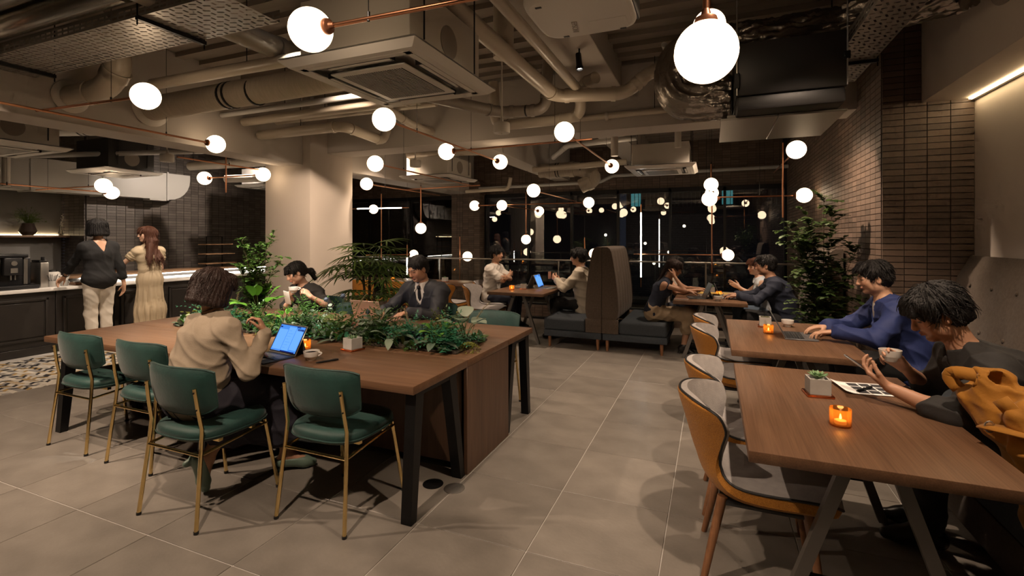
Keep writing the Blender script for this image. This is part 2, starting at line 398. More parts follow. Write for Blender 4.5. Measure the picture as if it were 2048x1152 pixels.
# column and beams
co = struct(MB().bbox((-6.27, 5.40, 0), (-5.38, 6.30, ZS), .012).build('wall_column', 'plaster'))
def beam(n, a, b): return struct(MB().bbox(a, b, .006, 1).build('trim_%d' % n, 'beam_paint'))
beam(3, (-5.94, -3.9, 2.554), (-5.52, 5.40, ZS)); beam(4, (-5.94, 6.30, 2.554), (-5.40, 10.68, ZS))
beam(5, (-5.38, 5.74, 2.764), (XW, 6.16, ZS))
beam(6, (-3.35, 6.16, 2.79), (-2.98, 10.68, ZS)); beam(7, (-1.40, -3.9, 3.24), (-.98, 5.74, ZS)); beam(8, (-1.65, 6.16, 3.04), (-1.25, 10.68, ZS))
# ------------------------------------------------------------------ communal table
TH = .725
ct = thing('communal_table', 'long dark walnut communal table with planted centre and black splayed legs', 'table', (-1.42, 2.12, 0))
W = 3.40
def slab(name, y0, y1, m='walnut_x'):
    return MB().bbox((-W, y0, TH - .045), (0, y1, TH), .004, 2).build(name, m, ct)
slab('table_top', 0, .60); slab('planter_top', .604, 1.262); slab('table_top', 1.266, 1.79)
MB().bbox((-.03, .60, 0), (-.004, 1.27, TH - .046), .003, 1).build('end_panel', 'walnut_z', ct)
MB().bbox((-W + .004, .60, 0), (-W + .03, 1.27, TH - .046), .003, 1).build('end_panel', 'walnut_z', ct)
MB().bbox((-1.72, .10, 0), (-1.69, .62, TH - .05), .003, 1).build('centre_panel', 'walnut_z', ct)
MB().box((-W + .06, .63, .05), (-.06, .66, TH - .05)).build('planter_side', 'walnut_z', ct)
MB().box((-W + .06, 1.21, .05), (-.06, 1.24, TH - .05)).build('planter_side', 'walnut_z', ct)
def leg(x, yt, yb, s=.032):
    b = MB(); t = TH - .046
    vs = [(x - s, yb - s*.8, 0), (x + s, yb - s*.8, 0), (x + s, yb + s*.8, 0), (x - s, yb + s*.8, 0), (x - s, yt - s*1.2, t), (x + s, yt - s*1.2, t), (x + s, yt + s*1.2, t), (x - s, yt + s*1.2, t)]
    b.add(vs, [(0,3,2,1),(4,5,6,7),(0,1,5,4),(1,2,6,5),(2,3,7,6),(3,0,4,7)]); return b.build('leg', 'black_metal', ct)
for x in (-.05, -1.62, -W + .18):
    leg(x, .09, .03); leg(x, .44, .57); leg(x, 1.42, 1.30); leg(x, 1.70, 1.76)
    MB().box((x - .03, .06, TH - .075), (x + .03, .50, TH - .046)).build('leg_bracket', 'black_metal', ct)
    MB().box((x - .03, 1.38, TH - .075), (x + .03, 1.74, TH - .046)).build('leg_bracket', 'black_metal', ct)

# ------------------------------------------------------------------ green velvet chair with brass frame
def superell(t, a, b, p=3.2):
    c, s = math.cos(t), math.sin(t); return (a * math.copysign(abs(c) ** (2 / p), c), b * math.copysign(abs(s) ** (2 / p), s))
def make_green(label, loc, rz):
    t = thing('dining_chair', label, 'chair', loc, rz, 'green velvet chairs around the communal table')
    b = MB(); n = 40; P = []
    for s, z in ((.80, .425), (.95, .427), (1., .445), (1., .468), (.96, .486), (.85, .494), (.6, .500), (.3, .502), (.001, .503)):
        P.append([(superell(2*math.pi*i/n, .235*s, .235*s)[0], superell(2*math.pi*i/n, .235*s, .235*s)[1] + .005, z) for i in range(n + 1)])
    b.grid(P); b.build('seat', 'velvet', t, angle=70)
    MB().tube([(superell(2*math.pi*i/n, .237, .237)[0], superell(2*math.pi*i/n, .237, .237)[1] + .005, .446) for i in range(n)], .004, 6, closed=True).build('seat_piping', 'velvet', t)
    # backrest: curved pad
    def bk(u, v, o):   # u -1..1, v 0..1, o offset front/back
        x = .255 * u * (1 - .05 * (1 - v)); h0 = .565 + .045 * abs(u) ** 5; h1 = .815 - .02 * abs(u) ** 6
        z = h0 + (h1 - h0) * v; y = -.205 + .95 * x * x - .035 * v + o
        return (x, y, z)
    nu, nv = 24, 10; b = MB(); fr, bk_ = [], []
    for i in range(nv + 1):
        v = i / nv; e = math.sin(math.pi * v) ** .35 if 0 < v < 1 else 0
        r1, r2 = [], []
        for j in range(nu + 1):
            u = -1 + 2 * j / nu; eu = (1 - abs(u) ** 14); th = .026 * max(e, .12) * max(eu, .15)
            r1.append(bk(u, v, th)); r2.append(bk(u, v, -th))
        fr.append(r1); bk_.append([p for p in reversed(r2)])
    b.grid(fr); b.grid(bk_)
    # rim strip
    rim = [fr[0][j] for j in range(nu + 1)] + [fr[i][nu] for i in range(1, nv + 1)] + [fr[nv][j] for j in range(nu - 1, -1, -1)] + [fr[i][0] for i in range(nv - 1, 0, -1)]
    rb = [bk_[0][nu - j] for j in range(nu + 1)] + [bk_[i][0] for i in range(1, nv + 1)] + [bk_[nv][nu - j] for j in range(nu - 1, -1, -1)] + [bk_[i][nu] for i in range(nv - 1, 0, -1)]
    m_ = len(rim); b.add(rim + rb, [(i, m_ + i, m_ + (i + 1) % m_, (i + 1) % m_) for i in range(m_)])
    b.build('backrest', 'velvet', t, angle=80)
    MB().tube([((Vector(a) + Vector(c)) / 2) for a, c in zip(rim, rb)], .0055, 6, closed=True).build('back_piping', 'velvet', t)
    for s in (-1, 1):
        MB().tube([(s*.228, -.255, .012), (s*.206, -.213, .40), (s*.200, -.205, .505), (s*.196, -.222, .60), (s*.190, -.238, .72)], .0105, 8).build('rear_leg', 'gold', t)
        MB().tube([(s*.222, .25, .012), (s*.190, .185, .425)], .0105, 8).build('front_leg', 'gold', t)
        MB().tube([(s*.208, -.216, .375), (s*.196, .195, .405)], .008, 8).build('side_rail', 'gold', t)
        MB().cyl((s*.228, -.255, 0), (s*.228, -.255, .014), .0125, n=10).build('foot_cap', 'black_plastic', t); MB().cyl((s*.222, .25, 0), (s*.222, .25, .014), .0125, n=10).build('foot_cap', 'black_plastic', t)
        MB().cyl((s*.194, -.24, .70), (s*.194, -.252, .70), .004, n=8).build('screw', 'black_metal', t); MB().cyl((s*.199, -.222, .61), (s*.199, -.236, .61), .004, n=8).build('screw', 'black_metal', t)
    MB().tube([(-.209, -.217, .372), (.209, -.217, .372)], .008, 8).build('back_rail', 'gold', t)
    MB().tube([(-.192, .185, .405), (.192, .185, .405)], .008, 8).build('front_rail', 'gold', t)
    for y in (-.1, .1): MB().box((-.2, y - .012, .405), (.2, y + .012, .427)).build('seat_support', 'gold', t)
    return t
gc = make_green('empty green velvet chair at the table end closest to the service counter', (-4.19, 2.225, 0), 0)
dup(gc, 'empty green velvet chair directly beside the woman in the beige blouse, nearer the counter', (-3.485, 2.215, 0), 0)
dup(gc, 'green velvet chair that the woman in the beige blouse sits on', (-2.63, 1.915, 0), 0)
dup(gc, 'empty green velvet chair at the aisle corner, beside the white cup and pen', (-1.915, 2.17, 0), 0)
dup(gc, 'green velvet chair behind the planter pushed in next to the suited man, by the aisle', (-1.85, 3.88, 0), math.pi)
dup(gc, 'green velvet chair that the suited man sits on', (-2.66, 4.20, 0), math.pi)
dup(gc, 'green velvet chair behind the planter standing between palm and suited man', (-3.38, 3.84, 0), math.pi)
dup(gc, 'green velvet chair that the woman in black drinking coffee sits on', (-4.12, 4.20, 0), math.pi)

# ------------------------------------------------------------------ ochre shell chair with grey lining
def make_ochre(label, loc, rz, fab='yellow_fabric'):
    t = thing('shell_chair', label, 'chair', loc, rz, 'ochre shell chairs with grey lining')
    prof = [(.275,.440,.235,.0,.075), (.24,.452,.252,.004,.085), (.14,.452,.258,.008,.09), (.02,.442,.252,.012,.09), (-.09,.436,.238,.02,.085), (-.155,.446,.214,.035,.075),
            (-.198,.477,.196,.055,.06), (-.226,.52,.200,.08,.045), (-.250,.575,.226,.115,.04), (-.272,.64,.256,.15,.036), (-.292,.70,.268,.160,.034), (-.308,.745,.262,.155,.032), (-.318,.775,.242,.135,.03), (-.322,.788,.212,.11,.028)]
    # densify
    def interp(k):
        i = min(int(k), len(prof) - 2); f = k - i
        p0, p1, p2, p3 = prof[max(i-1,0)], prof[i], prof[i+1], prof[min(i+2,len(prof)-1)]
        return [.5*((2*b)+(-a+c)*f+(2*a-5*b+4*c-d)*f*f+(-a+3*b-3*c+d)*f**3) for a,b,c,d in zip(p0,p1,p2,p3)]
    N = 34; U = 18; sts = [interp(k * (len(prof) - 1) / N) for k in range(N + 1)]
    inner, outer = [], []
    for k, (y, z, w, lift, th) in enumerate(sts):
        ya, za = sts[max(k-1,0)][:2]; yb, zb = sts[min(k+1,N)][:2]; ty, tz = yb - ya, zb - za; l = math.hypot(ty, tz); ny, nz = -tz / l, ty / l
        ny, nz = (-ny, -nz) if (ny < 0 and z > .5) or (nz < 0 and z < .5) else (ny, nz)
        ri, ro = [], []
        for j in range(U + 1):
            u = -1 + 2 * j / U; a = abs(u)
            L = lift * a ** 2.2; x = w * u; tt = th * (1 - .45 * a ** 6)
            pad = .016 * (1 - a ** 4)
            wr = .006 * math.sin(17 * y + 9 * u + 3*math.sin(8*z)) * (1 - a) * (1 if .47 < z < .76 else .25)
            zd = .055 * a ** 3 * max(0, min(1, (z - .62) / .15))
            ri.append((x * .985, y + ny * (L + pad + wr), z - zd + nz * (L + pad + wr)))
            xo = x * (1.0 if z > .5 else 1 - .10 * (1 - a)); ro.append((xo * 1.01, y + ny * (L - tt), z - zd + nz * (L - tt)))
        inner.append(ri); outer.append(ro[::-1])
    lin = MB().grid(inner); b = MB().grid(outer)
    def rim_of(G, rev):
        g = [r[::-1] for r in G] if rev else G
        return g[0] + [g[i][-1] for i in range(1, N + 1)] + g[N][::-1][1:] + [g[i][0] for i in range(N - 1, 0, -1)]
    A, Bq = rim_of(inner, False), rim_of(outer, True); m_ = len(A)
    mid = [Vector(a).lerp(Vector(c), .14 if a[2] < .5 else .14 + .64 * min(1, (a[2] - .5) / .1)) + (Vector((0, 0, .004)) if a[2] > .5 else Vector((0, 0, 0))) for a, c in zip(A, Bq)]
    lin.add(A + mid, [(i, m_ + i, m_ + (i + 1) % m_, (i + 1) % m_) for i in range(m_)]); lin.build('lining', 'grey_fabric', t, angle=80)
    b.add(mid + Bq, [(i, m_ + i, m_ + (i + 1) % m_, (i + 1) % m_) for i in range(m_)])
    b.build('shell', fab, t, angle=70)
    MB().tube(mid, .006, 6, closed=True).build('piping', 'piping', t)
    MB().bbox((-.17, -.17, .335), (.17, .19, .362), .01).build('under_frame', 'black_plastic', t)
    for sx in (-1, 1):
        for (yt, yb) in ((-.155, -.235), (.165, .215)):
            MB().cyl((sx*.155, yt, .37), (sx*.205, yb, 0), .021, .014, n=12).build('leg', 'leg_wood', t)
    return t
oc = make_ochre('ochre shell chair closest to the camera at the front walnut table', (.195, 2.46, 0), R(-90))
dup(oc, 'second ochre shell chair at the front walnut table, just behind the nearest one', (.195, 3.02, 0), R(-90))
dup(oc, 'ochre shell chair showing its curved back at the near side of the second walnut table', (.18, 4.20, 0), R(-90))
dup(oc, 'ochre shell chair half hidden at the far side of the second walnut table', (.18, 4.78, 0), R(-90))
dup(oc, 'empty ochre shell chair facing the booth at the small table with two laptops', (-3.17, 6.63, 0), R(-83))
dup(oc, 'ochre shell chair that the man in the white T-shirt sits on', (-3.30, 7.22, 0), R(-90))
for lab, x, r in (('ochre shell chair at the railing bar seen over the suited man, its seat beside him', -3.98, -8), ('ochre shell chair at the railing bar between palm and suited man', -4.85, 6), ('ochre shell chair at the railing bar half hidden behind the palm fronds', -5.62, 14)):
    q = dup(oc, lab, (x, 6.92, 0), R(r))

# ------------------------------------------------------------------ walnut tables on steel A-frames
def make_table(label, x0, x1, y0, y1, grp=True):
    t = thing('trestle_table', label, 'table', (x0, y0, 0), 0, 'walnut tables on steel A-frames'); w, d = x1 - x0, y1 - y0
    MB().bbox((0, 0, TH - .042), (w, d, TH), .003, 2).build('table_top', 'walnut_y', t)
    for yy in (.16, d - .16):
        cx_ = w * .5
        f = MB(); s = .018
        for sx in (-1, 1):
            a = Vector((cx_ + sx*.07, yy, TH - .044)); b = Vector((cx_ + sx*.30, yy, 0))
            d_ = (b - a).normalized(); l = Vector((d_.z, 0, -d_.x)) * .021
            vs = [p + l * i + Vector((0, s * j, 0)) for p in (a, b) for i, j in ((-1,-1),(1,-1),(1,1),(-1,1))]
            if sx == 1: g = MB()
            g = MB(); g.add(vs, [(0,1,2,3),(7,6,5,4),(0,4,5,1),(1,5,6,2),(2,6,7,3),(3,7,4,0)]); g.build('leg', 'grey_steel', t)
        MB().box((cx_ - .225, yy - .014, .20), (cx_ + .225, yy + .014, .235)).build('crossbar', 'black_metal', t)
        MB().box((cx_ - .16, yy - .02, TH - .056), (cx_ + .16, yy + .02, TH - .042)).build('mount_plate', 'black_metal', t)
    return t
make_table('large walnut table in front holding the copper candle and succulent pot', .12, .935, 1.945, 3.265)
make_table('walnut table where the man in the blue jacket types on his laptop', .12, .935, 3.655, 5.03)
make_table('small walnut table between the two men with laptops, beside the booth', -2.98, -2.13, 6.30, 7.52)
make_table('walnut table between the two booth benches with four people around it', -.45, .38, 6.26, 7.55)
# bar along the railing
bt = thing('railing_bar', 'long walnut bar table standing along the glass railing', 'table', (-6.6, 7.2, 0))
MB().bbox((0, 0, TH - .05), (3.2, .6, TH), .004).build('table_top', 'walnut_x', bt)
for x in (.02, 1.5, 3.10): MB().bbox((x, .04, 0), (x + .06, .56, TH - .051), .004).build('support_panel', 'walnut_z', bt)

# ------------------------------------------------------------------ booth benches
def make_bench(label, x_rear, sgn, y0, y1, depth=.80, top=1.37):
    """sgn +1: sitter faces +x"""
    t = thing('booth_bench', label, 'bench', (x_rear, y0, 0), 0, 'upholstered booth benches'); w = y1 - y0
    X = lambda a: sgn * a
    MB().bbox((X(.005), .01, .145), (X(depth), w, .235), .012).build('base', 'booth_navy', t)
    MB().bbox((X(.22), .0, .236), (X(depth), w, .40), .03, 3).build('seat_cushion', 'booth_navy', t)
    prof = [(.165,.40), (.20,.44), (.215,.55), (.205,.75), (.18,.98), (.145,1.2), (.125,1.30), (.105,1.345), (.07,top), (.0,top)]
    NY = 60; b = MB(); P = []
    for k, (px, pz) in enumerate(prof):
        row = []
        for j in range(NY + 1):
            y = w * j / NY; ch = abs(math.sin(math.pi * 6 * j / NY)) ** .55; am = .022 * min(1, max(0, (1.36 - pz) * 4)) if .45 < pz else .01
            row.append((X(px - am * (1 - ch)), y, pz))
        P.append(row)
    if sgn > 0: P = [r[::-1] for r in P]
    b.grid(P)
    pl = [(px, pz) for px, pz in prof] + [(0, .24), (.165, .24)]
    for y in (0, w):
        vs = [(X(px), y, pz) for px, pz in pl]; f = tuple(range(len(pl)))
        if (y == 0) == (sgn > 0): f = f[::-1]
        b.add(vs, [f])
    b.add([(0,0,.24),(0,w,.24),(0,w,top),(0,0,top)], [(0,1,2,3)])
    b.build('backrest', 'booth_brown', t, angle=50)
    MB().bbox((X(.001), -.004, .236), (X(.215), .02, .42), .006).build('back_skirt', 'booth_brown', t)
    for yy in (.06, w - .06):
        for xx in (.06, depth - .07):
            MB().cyl((X(xx), yy, .145), (X(xx), yy, 0), .024, .017, n=10).build('leg', 'leg_wood', t)
    return t
make_bench('brown and navy booth bench where the man in the cream shirt sits', -1.352, -1, 6.37, 7.62)
make_bench('brown and navy booth bench where the two women sit', -1.346, 1, 6.37, 7.62, .82)
make_bench('brown booth bench against the brick wall behind the man in navy', 1.29, -1, 6.15, 7.62, .80)
# long banquette along the plaster wall
bq = thing('wall_banquette', 'long brown buttoned banquette along the plaster wall', 'bench', (1.90, 4.95, 0)); Lq = 6.0
MB().bbox((-.75, -Lq, .06), (-.02, 0, .25), .01).build('base', 'booth_brown', bq)
MB().bbox((-.76, -Lq, .251), (-.2, -.002, .44), .03, 3).build('seat_cushion', 'booth_navy', bq)
P = []; btn = []
NY = 90
for k in range(13):
    f = k / 12; z = .44 + .91 * f; x = -.235 + .20 * f - (.02 if 0 < k < 11 else -.005)
    if k == 12: z = 1.352; x = -.01
    row = []
    for j in range(NY + 1):
        y = -Lq * j / NY; d = 0
        for by in [-.20 - .31 * i for i in range(19)]:
            for bz in (1.13, .82): d += .02 * math.exp(-((y - by) ** 2 + (z - bz) ** 2) / .003)
        row.append((x + d, y, z))
    P.append(row)
b = MB().grid([r[::-1] for r in P]); pl = [P[k][0] for k in range(13)] + [(-.005, 0, 1.35), (-.005, 0, .44)]
b.add(pl, [tuple(range(len(pl)))[::-1]]); b.build('backrest', 'booth_brown', bq, angle=60)
for i in range(9):
    for bz in (1.13, .82):
        f = (bz - .44) / .91; MB().sphere((-.235 + .20 * f - .008, -.20 - .31 * i, bz), (.009, .016, .016), 12, 8).build('button', 'booth_brown', bq)
# ------------------------------------------------------------------ copper rod lamps with opal globes
GR = .10
def globe(t, p, d):
    """opal globe at p, copper socket on the side d"""
    p = Vector(p); d = Vector(d).normalized()
    g = MB().sphere((0, 0, 0), GR, 32, 20).build('globe', 'globe_glow', t, tuple(p))
    b = MB(); b.M = d.to_track_quat('Z', 'Y').to_matrix().to_4x4(); b.lathe([(.0, .089), (.036, .091), (.038, .098), (.034, .112), (.018, .118), (.012, .14), (0, .14)], 20)
    b.build('socket', 'copper_socket', t, tuple(p))
def rod(t, a, b, r=.0105): MB().cyl(a, b, r, n=10).build('rod', 'copper', t)
def wire(t, p, top=ZS): MB().cyl(p, (p[0], p[1], top), .0022, n=6, caps=False).build('cable', 'black_plastic', t); MB().cyl((p[0], p[1], p[2] - .012), (p[0], p[1], p[2] + .03), .007, n=8).build('clamp', 'black_metal', t)
def lamp(label): return thing('globe_lamp', label, 'lamp', group='copper rod globe lamps')
def setpos(t, p):
    t.location = p
    for c in t.children: c.location = Vector(c.location) - Vector(p)
    return t

t = lamp('opal globe on a vertical copper rod in front of the foil duct, the largest globe'); globe(t, (-.02,1.72,2.10), (0,0,1)); rod(t, (-.02,1.72,2.22), (-.02,1.72,2.95)); wire(t, (-.02,1.72,2.95))
t = lamp('opal globe peeking out behind the largest globe under the ceiling deck'); globe(t, (-.02,3.39,2.86), (0,.3,1)); rod(t, (-.02,3.43,2.98), (-.02,3.50,3.3)); wire(t, (-.02,3.50,3.3))
t = lamp('large opal globe on a horizontal copper rod beside the big ceiling air conditioner'); globe(t, (-1.75,1.76,2.47), (1,0,0)); rod(t, (-1.63,1.762,2.47), (-.55,1.79,2.47)); wire(t, (-1.42,1.766,2.47)); wire(t, (-.7,1.785,2.47))
t = lamp('two opal globes on crossed copper rods below the perforated cable tray')
globe(t, (-4.03,2.39,2.58), (-1,-.06,0)); rod(t, (-4.15,2.383,2.58), (-5.36,2.31,2.58)); wire(t, (-4.42,2.366,2.58))
globe(t, (-5.24,3.85,2.56), (0,-1,0)); rod(t, (-5.235,3.73,2.56), (-5.19,1.5,2.56)); wire(t, (-5.23,3.3,2.56)); wire(t, (-5.2,2.0,2.56))
t = lamp('pair of overlapping opal globes above the short-haired woman at the counter')
globe(t, (-7.85,4.11,2.22), (-1,0,0)); rod(t, (-7.97,4.11,2.22), (-9.5,4.09,2.22)); wire(t, (-8.2,4.107,2.22)); wire(t, (-9.2,4.095,2.22))
globe(t, (-8.71,4.67,2.20), (.1,-1,0)); rod(t, (-8.70,4.55,2.20), (-8.55,2.6,2.20)); wire(t, (-8.6,3.4,2.20))
t = lamp('two opal globes around a short vertical copper rod left of the column')
globe(t, (-7.23,5.13,2.41), (1,.02,0)); globe(t, (-6.02,5.15,2.41), (-1,0,0)); rod(t, (-7.11,5.13,2.41), (-6.14,5.15,2.41)); rod(t, (-6.74,5.115,2.71), (-6.74,5.115,2.17)); wire(t, (-6.74,5.115,2.71)); rod(t, (-6.02,5.10,2.47), (-5.98,3.9,2.47)); wire(t, (-6.0,4.6,2.47)); wire(t, (-5.985,4.1,2.47))
t = lamp('three opal globes on crossed copper rods under the big air conditioner')
globe(t, (-2.64,3.49,2.52), (0,1,0)); rod(t, (-2.64,3.61,2.52), (-2.66,5.92,2.52)); globe(t, (-2.66,6.04,2.52), (0,-1,0)); globe(t, (-2.99,5.17,2.54), (1,0,0)); rod(t, (-2.87,5.165,2.54), (-1.18,5.10,2.54)); wire(t, (-2.65,5.16,2.53)); wire(t, (-1.6,5.12,2.54)); wire(t, (-2.64,4.0,2.52))
t = lamp('two opal globes on one copper rod receding over the aisle')
globe(t, (-1.37,4.70,2.55), (0,1,0)); rod(t, (-1.37,4.82,2.55), (-1.35,6.97,2.53)); globe(t, (-1.35,7.09,2.53), (0,-1,0)); wire(t, (-1.36,5.3,2.55)); wire(t, (-1.355,6.7,2.53))
t = lamp('two opal globes on receding copper rods beside the column, a third hanging low')
globe(t, (-3.90,4.98,2.42), (0,1,0)); rod(t, (-3.90,5.10,2.42), (-3.95,7.7,2.42)); wire(t, (-3.91,5.6,2.42)); wire(t, (-3.94,7.3,2.42))
globe(t, (-5.20,6.42,2.37), (0,1,0)); rod(t, (-5.20,6.54,2.37), (-5.22,8.74,2.37)); wire(t, (-5.2,6.9,2.37)); rod(t, (-5.21,7.55,2.38), (-3.7,7.55,2.40))
globe(t, (-5.03,7.75,1.67), (0,0,1)); rod(t, (-5.03,7.75,1.79), (-5.03,7.75,2.45)); wire(t, (-5.03,7.75,2.45))
t = lamp('five opal globes on a copper mobile in front of the tall windows')
globe(t, (-2.48,6.87,2.20), (0,1,0)); rod(t, (-2.48,6.99,2.20), (-2.45,9.27,2.20)); wire(t, (-2.47,7.6,2.2)); globe(t, (-2.10,8.80,2.14), (-1,0,0)); rod(t, (-2.22,8.80,2.14), (-4.3,8.76,2.14)); globe(t, (-4.42,8.76,2.14), (1,0,0)); wire(t, (-3.3,8.78,2.14))
globe(t, (-3.76,8.62,2.12), (0,1,0)); rod(t, (-3.76,8.74,2.12), (-3.46,9.80,2.08)); globe(t, (-3.45,9.92,2.07), (0,-1,0)); wire(t, (-3.6,9.3,2.10))
t = lamp('single low opal globe on a long vertical copper rod before the middle window'); globe(t, (-3.63,9.59,1.46), (0,0,1)); rod(t, (-3.63,9.59,1.57), (-3.63,9.59,2.45)); wire(t, (-3.63,9.59,2.45))
t = lamp('horizontal LED tube crossing a vertical copper rod by the palm'); MB().cyl((-6.75,8.04,2.09), (-5.9,8.38,2.11), .012, n=10).build('led_tube', 'led_white', t); rod(t, (-7.0,7.94,2.085), (-6.75,8.04,2.09)); rod(t, (-5.9,8.38,2.11), (-5.77,8.44,2.113)); rod(t, (-6.3,8.24,2.4), (-6.3,8.24,.70)); wire(t, (-6.3,8.24,2.4)); globe(t, (-6.97,8.84,2.13), (-.5,-1,0)); wire(t, (-6.97,8.84,2.22))
t = lamp('vertical LED tube with copper tip rising from the railing bar'); MB().cyl((-5.47,7.95,.78), (-5.47,7.95,1.11), .012, n=10).build('led_tube', 'led_white', t); rod(t, (-5.47,7.95,1.11), (-5.47,7.95,1.36)); wire(t, (-5.47,7.95,1.36))
t = lamp('opal globe behind the head of the suited man'); globe(t, (-6.25,9.34,1.12), (-.6,-.8,0)); rod(t, (-6.33,9.24,1.12), (-6.9,8.5,1.12)); wire(t, (-6.6,8.9,1.12))
t = lamp('opal globe cut by the handrail in front of the brick window pier'); globe(t, (-4.68,8.95,1.11), (-1,0,0)); rod(t, (-4.80,8.95,1.11), (-4.86,8.95,1.11)); rod(t, (-4.86,8.95,1.52), (-4.86,8.95,.5)); wire(t, (-4.86,8.95,1.52))
t = lamp('opal globe partly hidden by the tall booth back'); globe(t, (-2.17,9.54,1.18), (-1,0,0)); rod(t, (-2.29,9.54,1.18), (-2.36,9.54,1.18)); rod(t, (-2.36,9.54,1.50), (-2.36,9.54,.3)); wire(t, (-2.36,9.54,1.5))
t = lamp('long vertical LED tube with copper ends before the dark window')
MB().cyl((-1.20,9.06,1.95), (-1.20,9.06,.78), .013, n=10).build('led_tube', 'led_white', t); rod(t, (-1.20,9.06,1.95), (-1.20,9.06,2.10)); rod(t, (-1.20,9.06,.78), (-1.20,9.06,.60)); wire(t, (-1.20,9.06,2.10))
t = lamp('low opal globe on a horizontal copper rod above the four people'); globe(t, (.25,9.34,1.19), (-1,0,0)); rod(t, (.13,9.34,1.19), (-1.36,9.26,1.19)); wire(t, (-.9,9.28,1.19)); wire(t, (-.1,9.33,1.19))
t = lamp('column of three opal globes on a vertical copper rod with a long side arm')
globe(t, (-.02,7.79,2.28), (0,1,.2)); globe(t, (-.04,7.25,2.03), (1,.3,0)); globe(t, (-.01,8.42,2.21), (0,-1,0)); rod(t, (-.02,7.9,2.6), (-.02,7.9,2.2)); rod(t, (-.008,8.1,2.0), (-.008,8.1,.95)); wire(t, (-.02,7.9,2.6)); wire(t, (-.04,7.25,2.12)); wire(t, (-.008,8.1,2.0))
globe(t, (1.15,7.62,2.07), (-1,.1,0)); rod(t, (1.03,7.63,2.07), (0.05,7.28,2.05)); wire(t, (.6,7.5,2.06))
t = lamp('opal globe with a slanting copper rod next to the right brick wall'); globe(t, (.86,6.2,2.47), (0,1,0)); rod(t, (.86,6.32,2.47), (.85,8.27,2.47)); rod(t, (.80,6.80,2.66), (.80,6.80,1.74)); wire(t, (.80,6.80,2.66)); wire(t, (.855,7.6,2.47))
# more lamps of the same kind hang behind the camera and show only as mirror images in the glass

# ------------------------------------------------------------------ ceiling spotlights
def spot(p, aim, power, ang=60, blend=.5, col=(1, .80, .58), rad=.03, label=None):
    p = Vector(p); a = Vector(aim); d = (a - p).normalized()
    t = thing('ceiling_spotlight', label, 'spotlight', tuple(p), 0, 'black ceiling spotlights')
    b = MB(); b.M = d.to_track_quat('Z', 'Y').to_matrix().to_4x4()
    b.lathe([(0, -.10), (.024, -.10), (.026, -.09), (.03, .02), (.034, .03), (.034, .055), (.029, .055), (.027, .035), (0, .035)], 18); b.build('can', 'black_metal', t)
    b = MB(); b.M = d.to_track_quat('Z', 'Y').to_matrix().to_4x4(); b.lathe([(0, .0365), (.026, .0365), (.026, .0368), (0, .0368)], 18); b.build('lens', 'lens', t)
    MB().cyl((0, 0, 0), (0, 0, ZS - p.z - .03), .008, n=8).build('stem', 'black_metal', t)
    MB().bbox((-.03, -.05, ZS - p.z - .07), (.03, .05, ZS - p.z - .045), .004).build('mount', 'black_metal', t)
    l = bpy.data.lights.new('spot_beam', 'SPOT'); l.energy = power * .8; l.spot_size = R(ang); l.spot_blend = blend; l.color = col; l.shadow_soft_size = rad
    o = bpy.data.objects.new('spot_beam', l); COL.objects.link(o); o.parent = t; o.location = d * .06; o.rotation_euler = d.to_track_quat('-Z', 'Y').to_euler()
    return t
W_ = (1, .75, .55)
spot((-1.14, 2.15, 3.32), (-.95, 2.5, 0), 125, 90, .6, W_, label='black spotlight over the aisle, shining on the bare floor tiles')
spot((-1.14, 4.4, 3.10), (-.8, 4.2, 0), 50, 80, .7, W_, label='black spotlight with bright lens beside the beige ceiling pipe')
spot((.55, 1.55, 3.2), (.50, 2.4, .7), 95, 95, .6, W_, label='black spotlight above the front walnut table')
spot((.62, 3.2, 3.3), (.55, 4.0, .7), 105, 76, .7, W_, label='black spotlight above the walnut table of the blue-jacketed man')
spot((-1.5, .7, 3.0), (-1.9, 1.9, .4), 100, 105, .6, W_, label='black spotlight over the front corner of the communal table')
spot((-4.2, .7, 3.0), (-3.7, 1.8, .3), 140, 110, .6, W_, label='black spotlight over the chairs nearest the counter')
spot((-2.9, 2.68, 3.35), (-3.65, 3.02, .8), 330, 46, .7, (1,.92,.78), label='black spotlight above the bright green end of the planter')
spot((-.98, 2.45, 3.32), (-1.95, 3.05, .8), 190, 46, .7, (1,.90,.74), label='black spotlight above the planter end by the aisle')
spot((-4.4, 1.2, 3.28), (-5.3, 2.6, 0), 110, 100, .6, W_, label='black spotlight over the floor beside the mosaic strip')
spot((-6.6, 3.5, 2.90), (-7.6, 3.9, .9), 80, 92, .7, (1,.80,.62), label='black spotlight above the short-haired woman at the counter')
spot((-6.6, 5.5, 2.90), (-7.9, 5.0, .9), 80, 92, .7, (1,.80,.62), label='black spotlight above the woman in the long dress')
spot((-3.0, 3.62, 3.2), (-5.35, 5.75, 1.4), 260, 50, .9, W_, label='black spotlight washing the square column')
spot((-2.3, 6.5, 3.1), (-2.6, 6.9, .5), 70, 105, .6, W_, label='black spotlight above the small table of the two men')
spot((.35, 6.5, 3.1), (.0, 6.85, .5), 70, 105, .6, W_, label='black spotlight above the table of four')
spot((-4.9, 6.45, 3.1), (-4.8, 7.3, .6), 75, 105, .6, W_, label='black spotlight above the railing bar')
spot((.30, 5.35, 2.75), (1.15, 5.7, 1.2), 85, 100, .8, W_, label='black spotlight grazing the brick wall behind the leafy tree')
spot((-2.7, 3.62, 3.2), (-2.75, 4.1, .9), 60, 70, .7, W_, label='black spotlight above the suited man')
spot((-7.6, 6.4, 2.95), (-9.9, 6.3, 1.2), 80, 100, .8, (1,.82,.66), label='black spotlight washing the dark tiled counter wall')
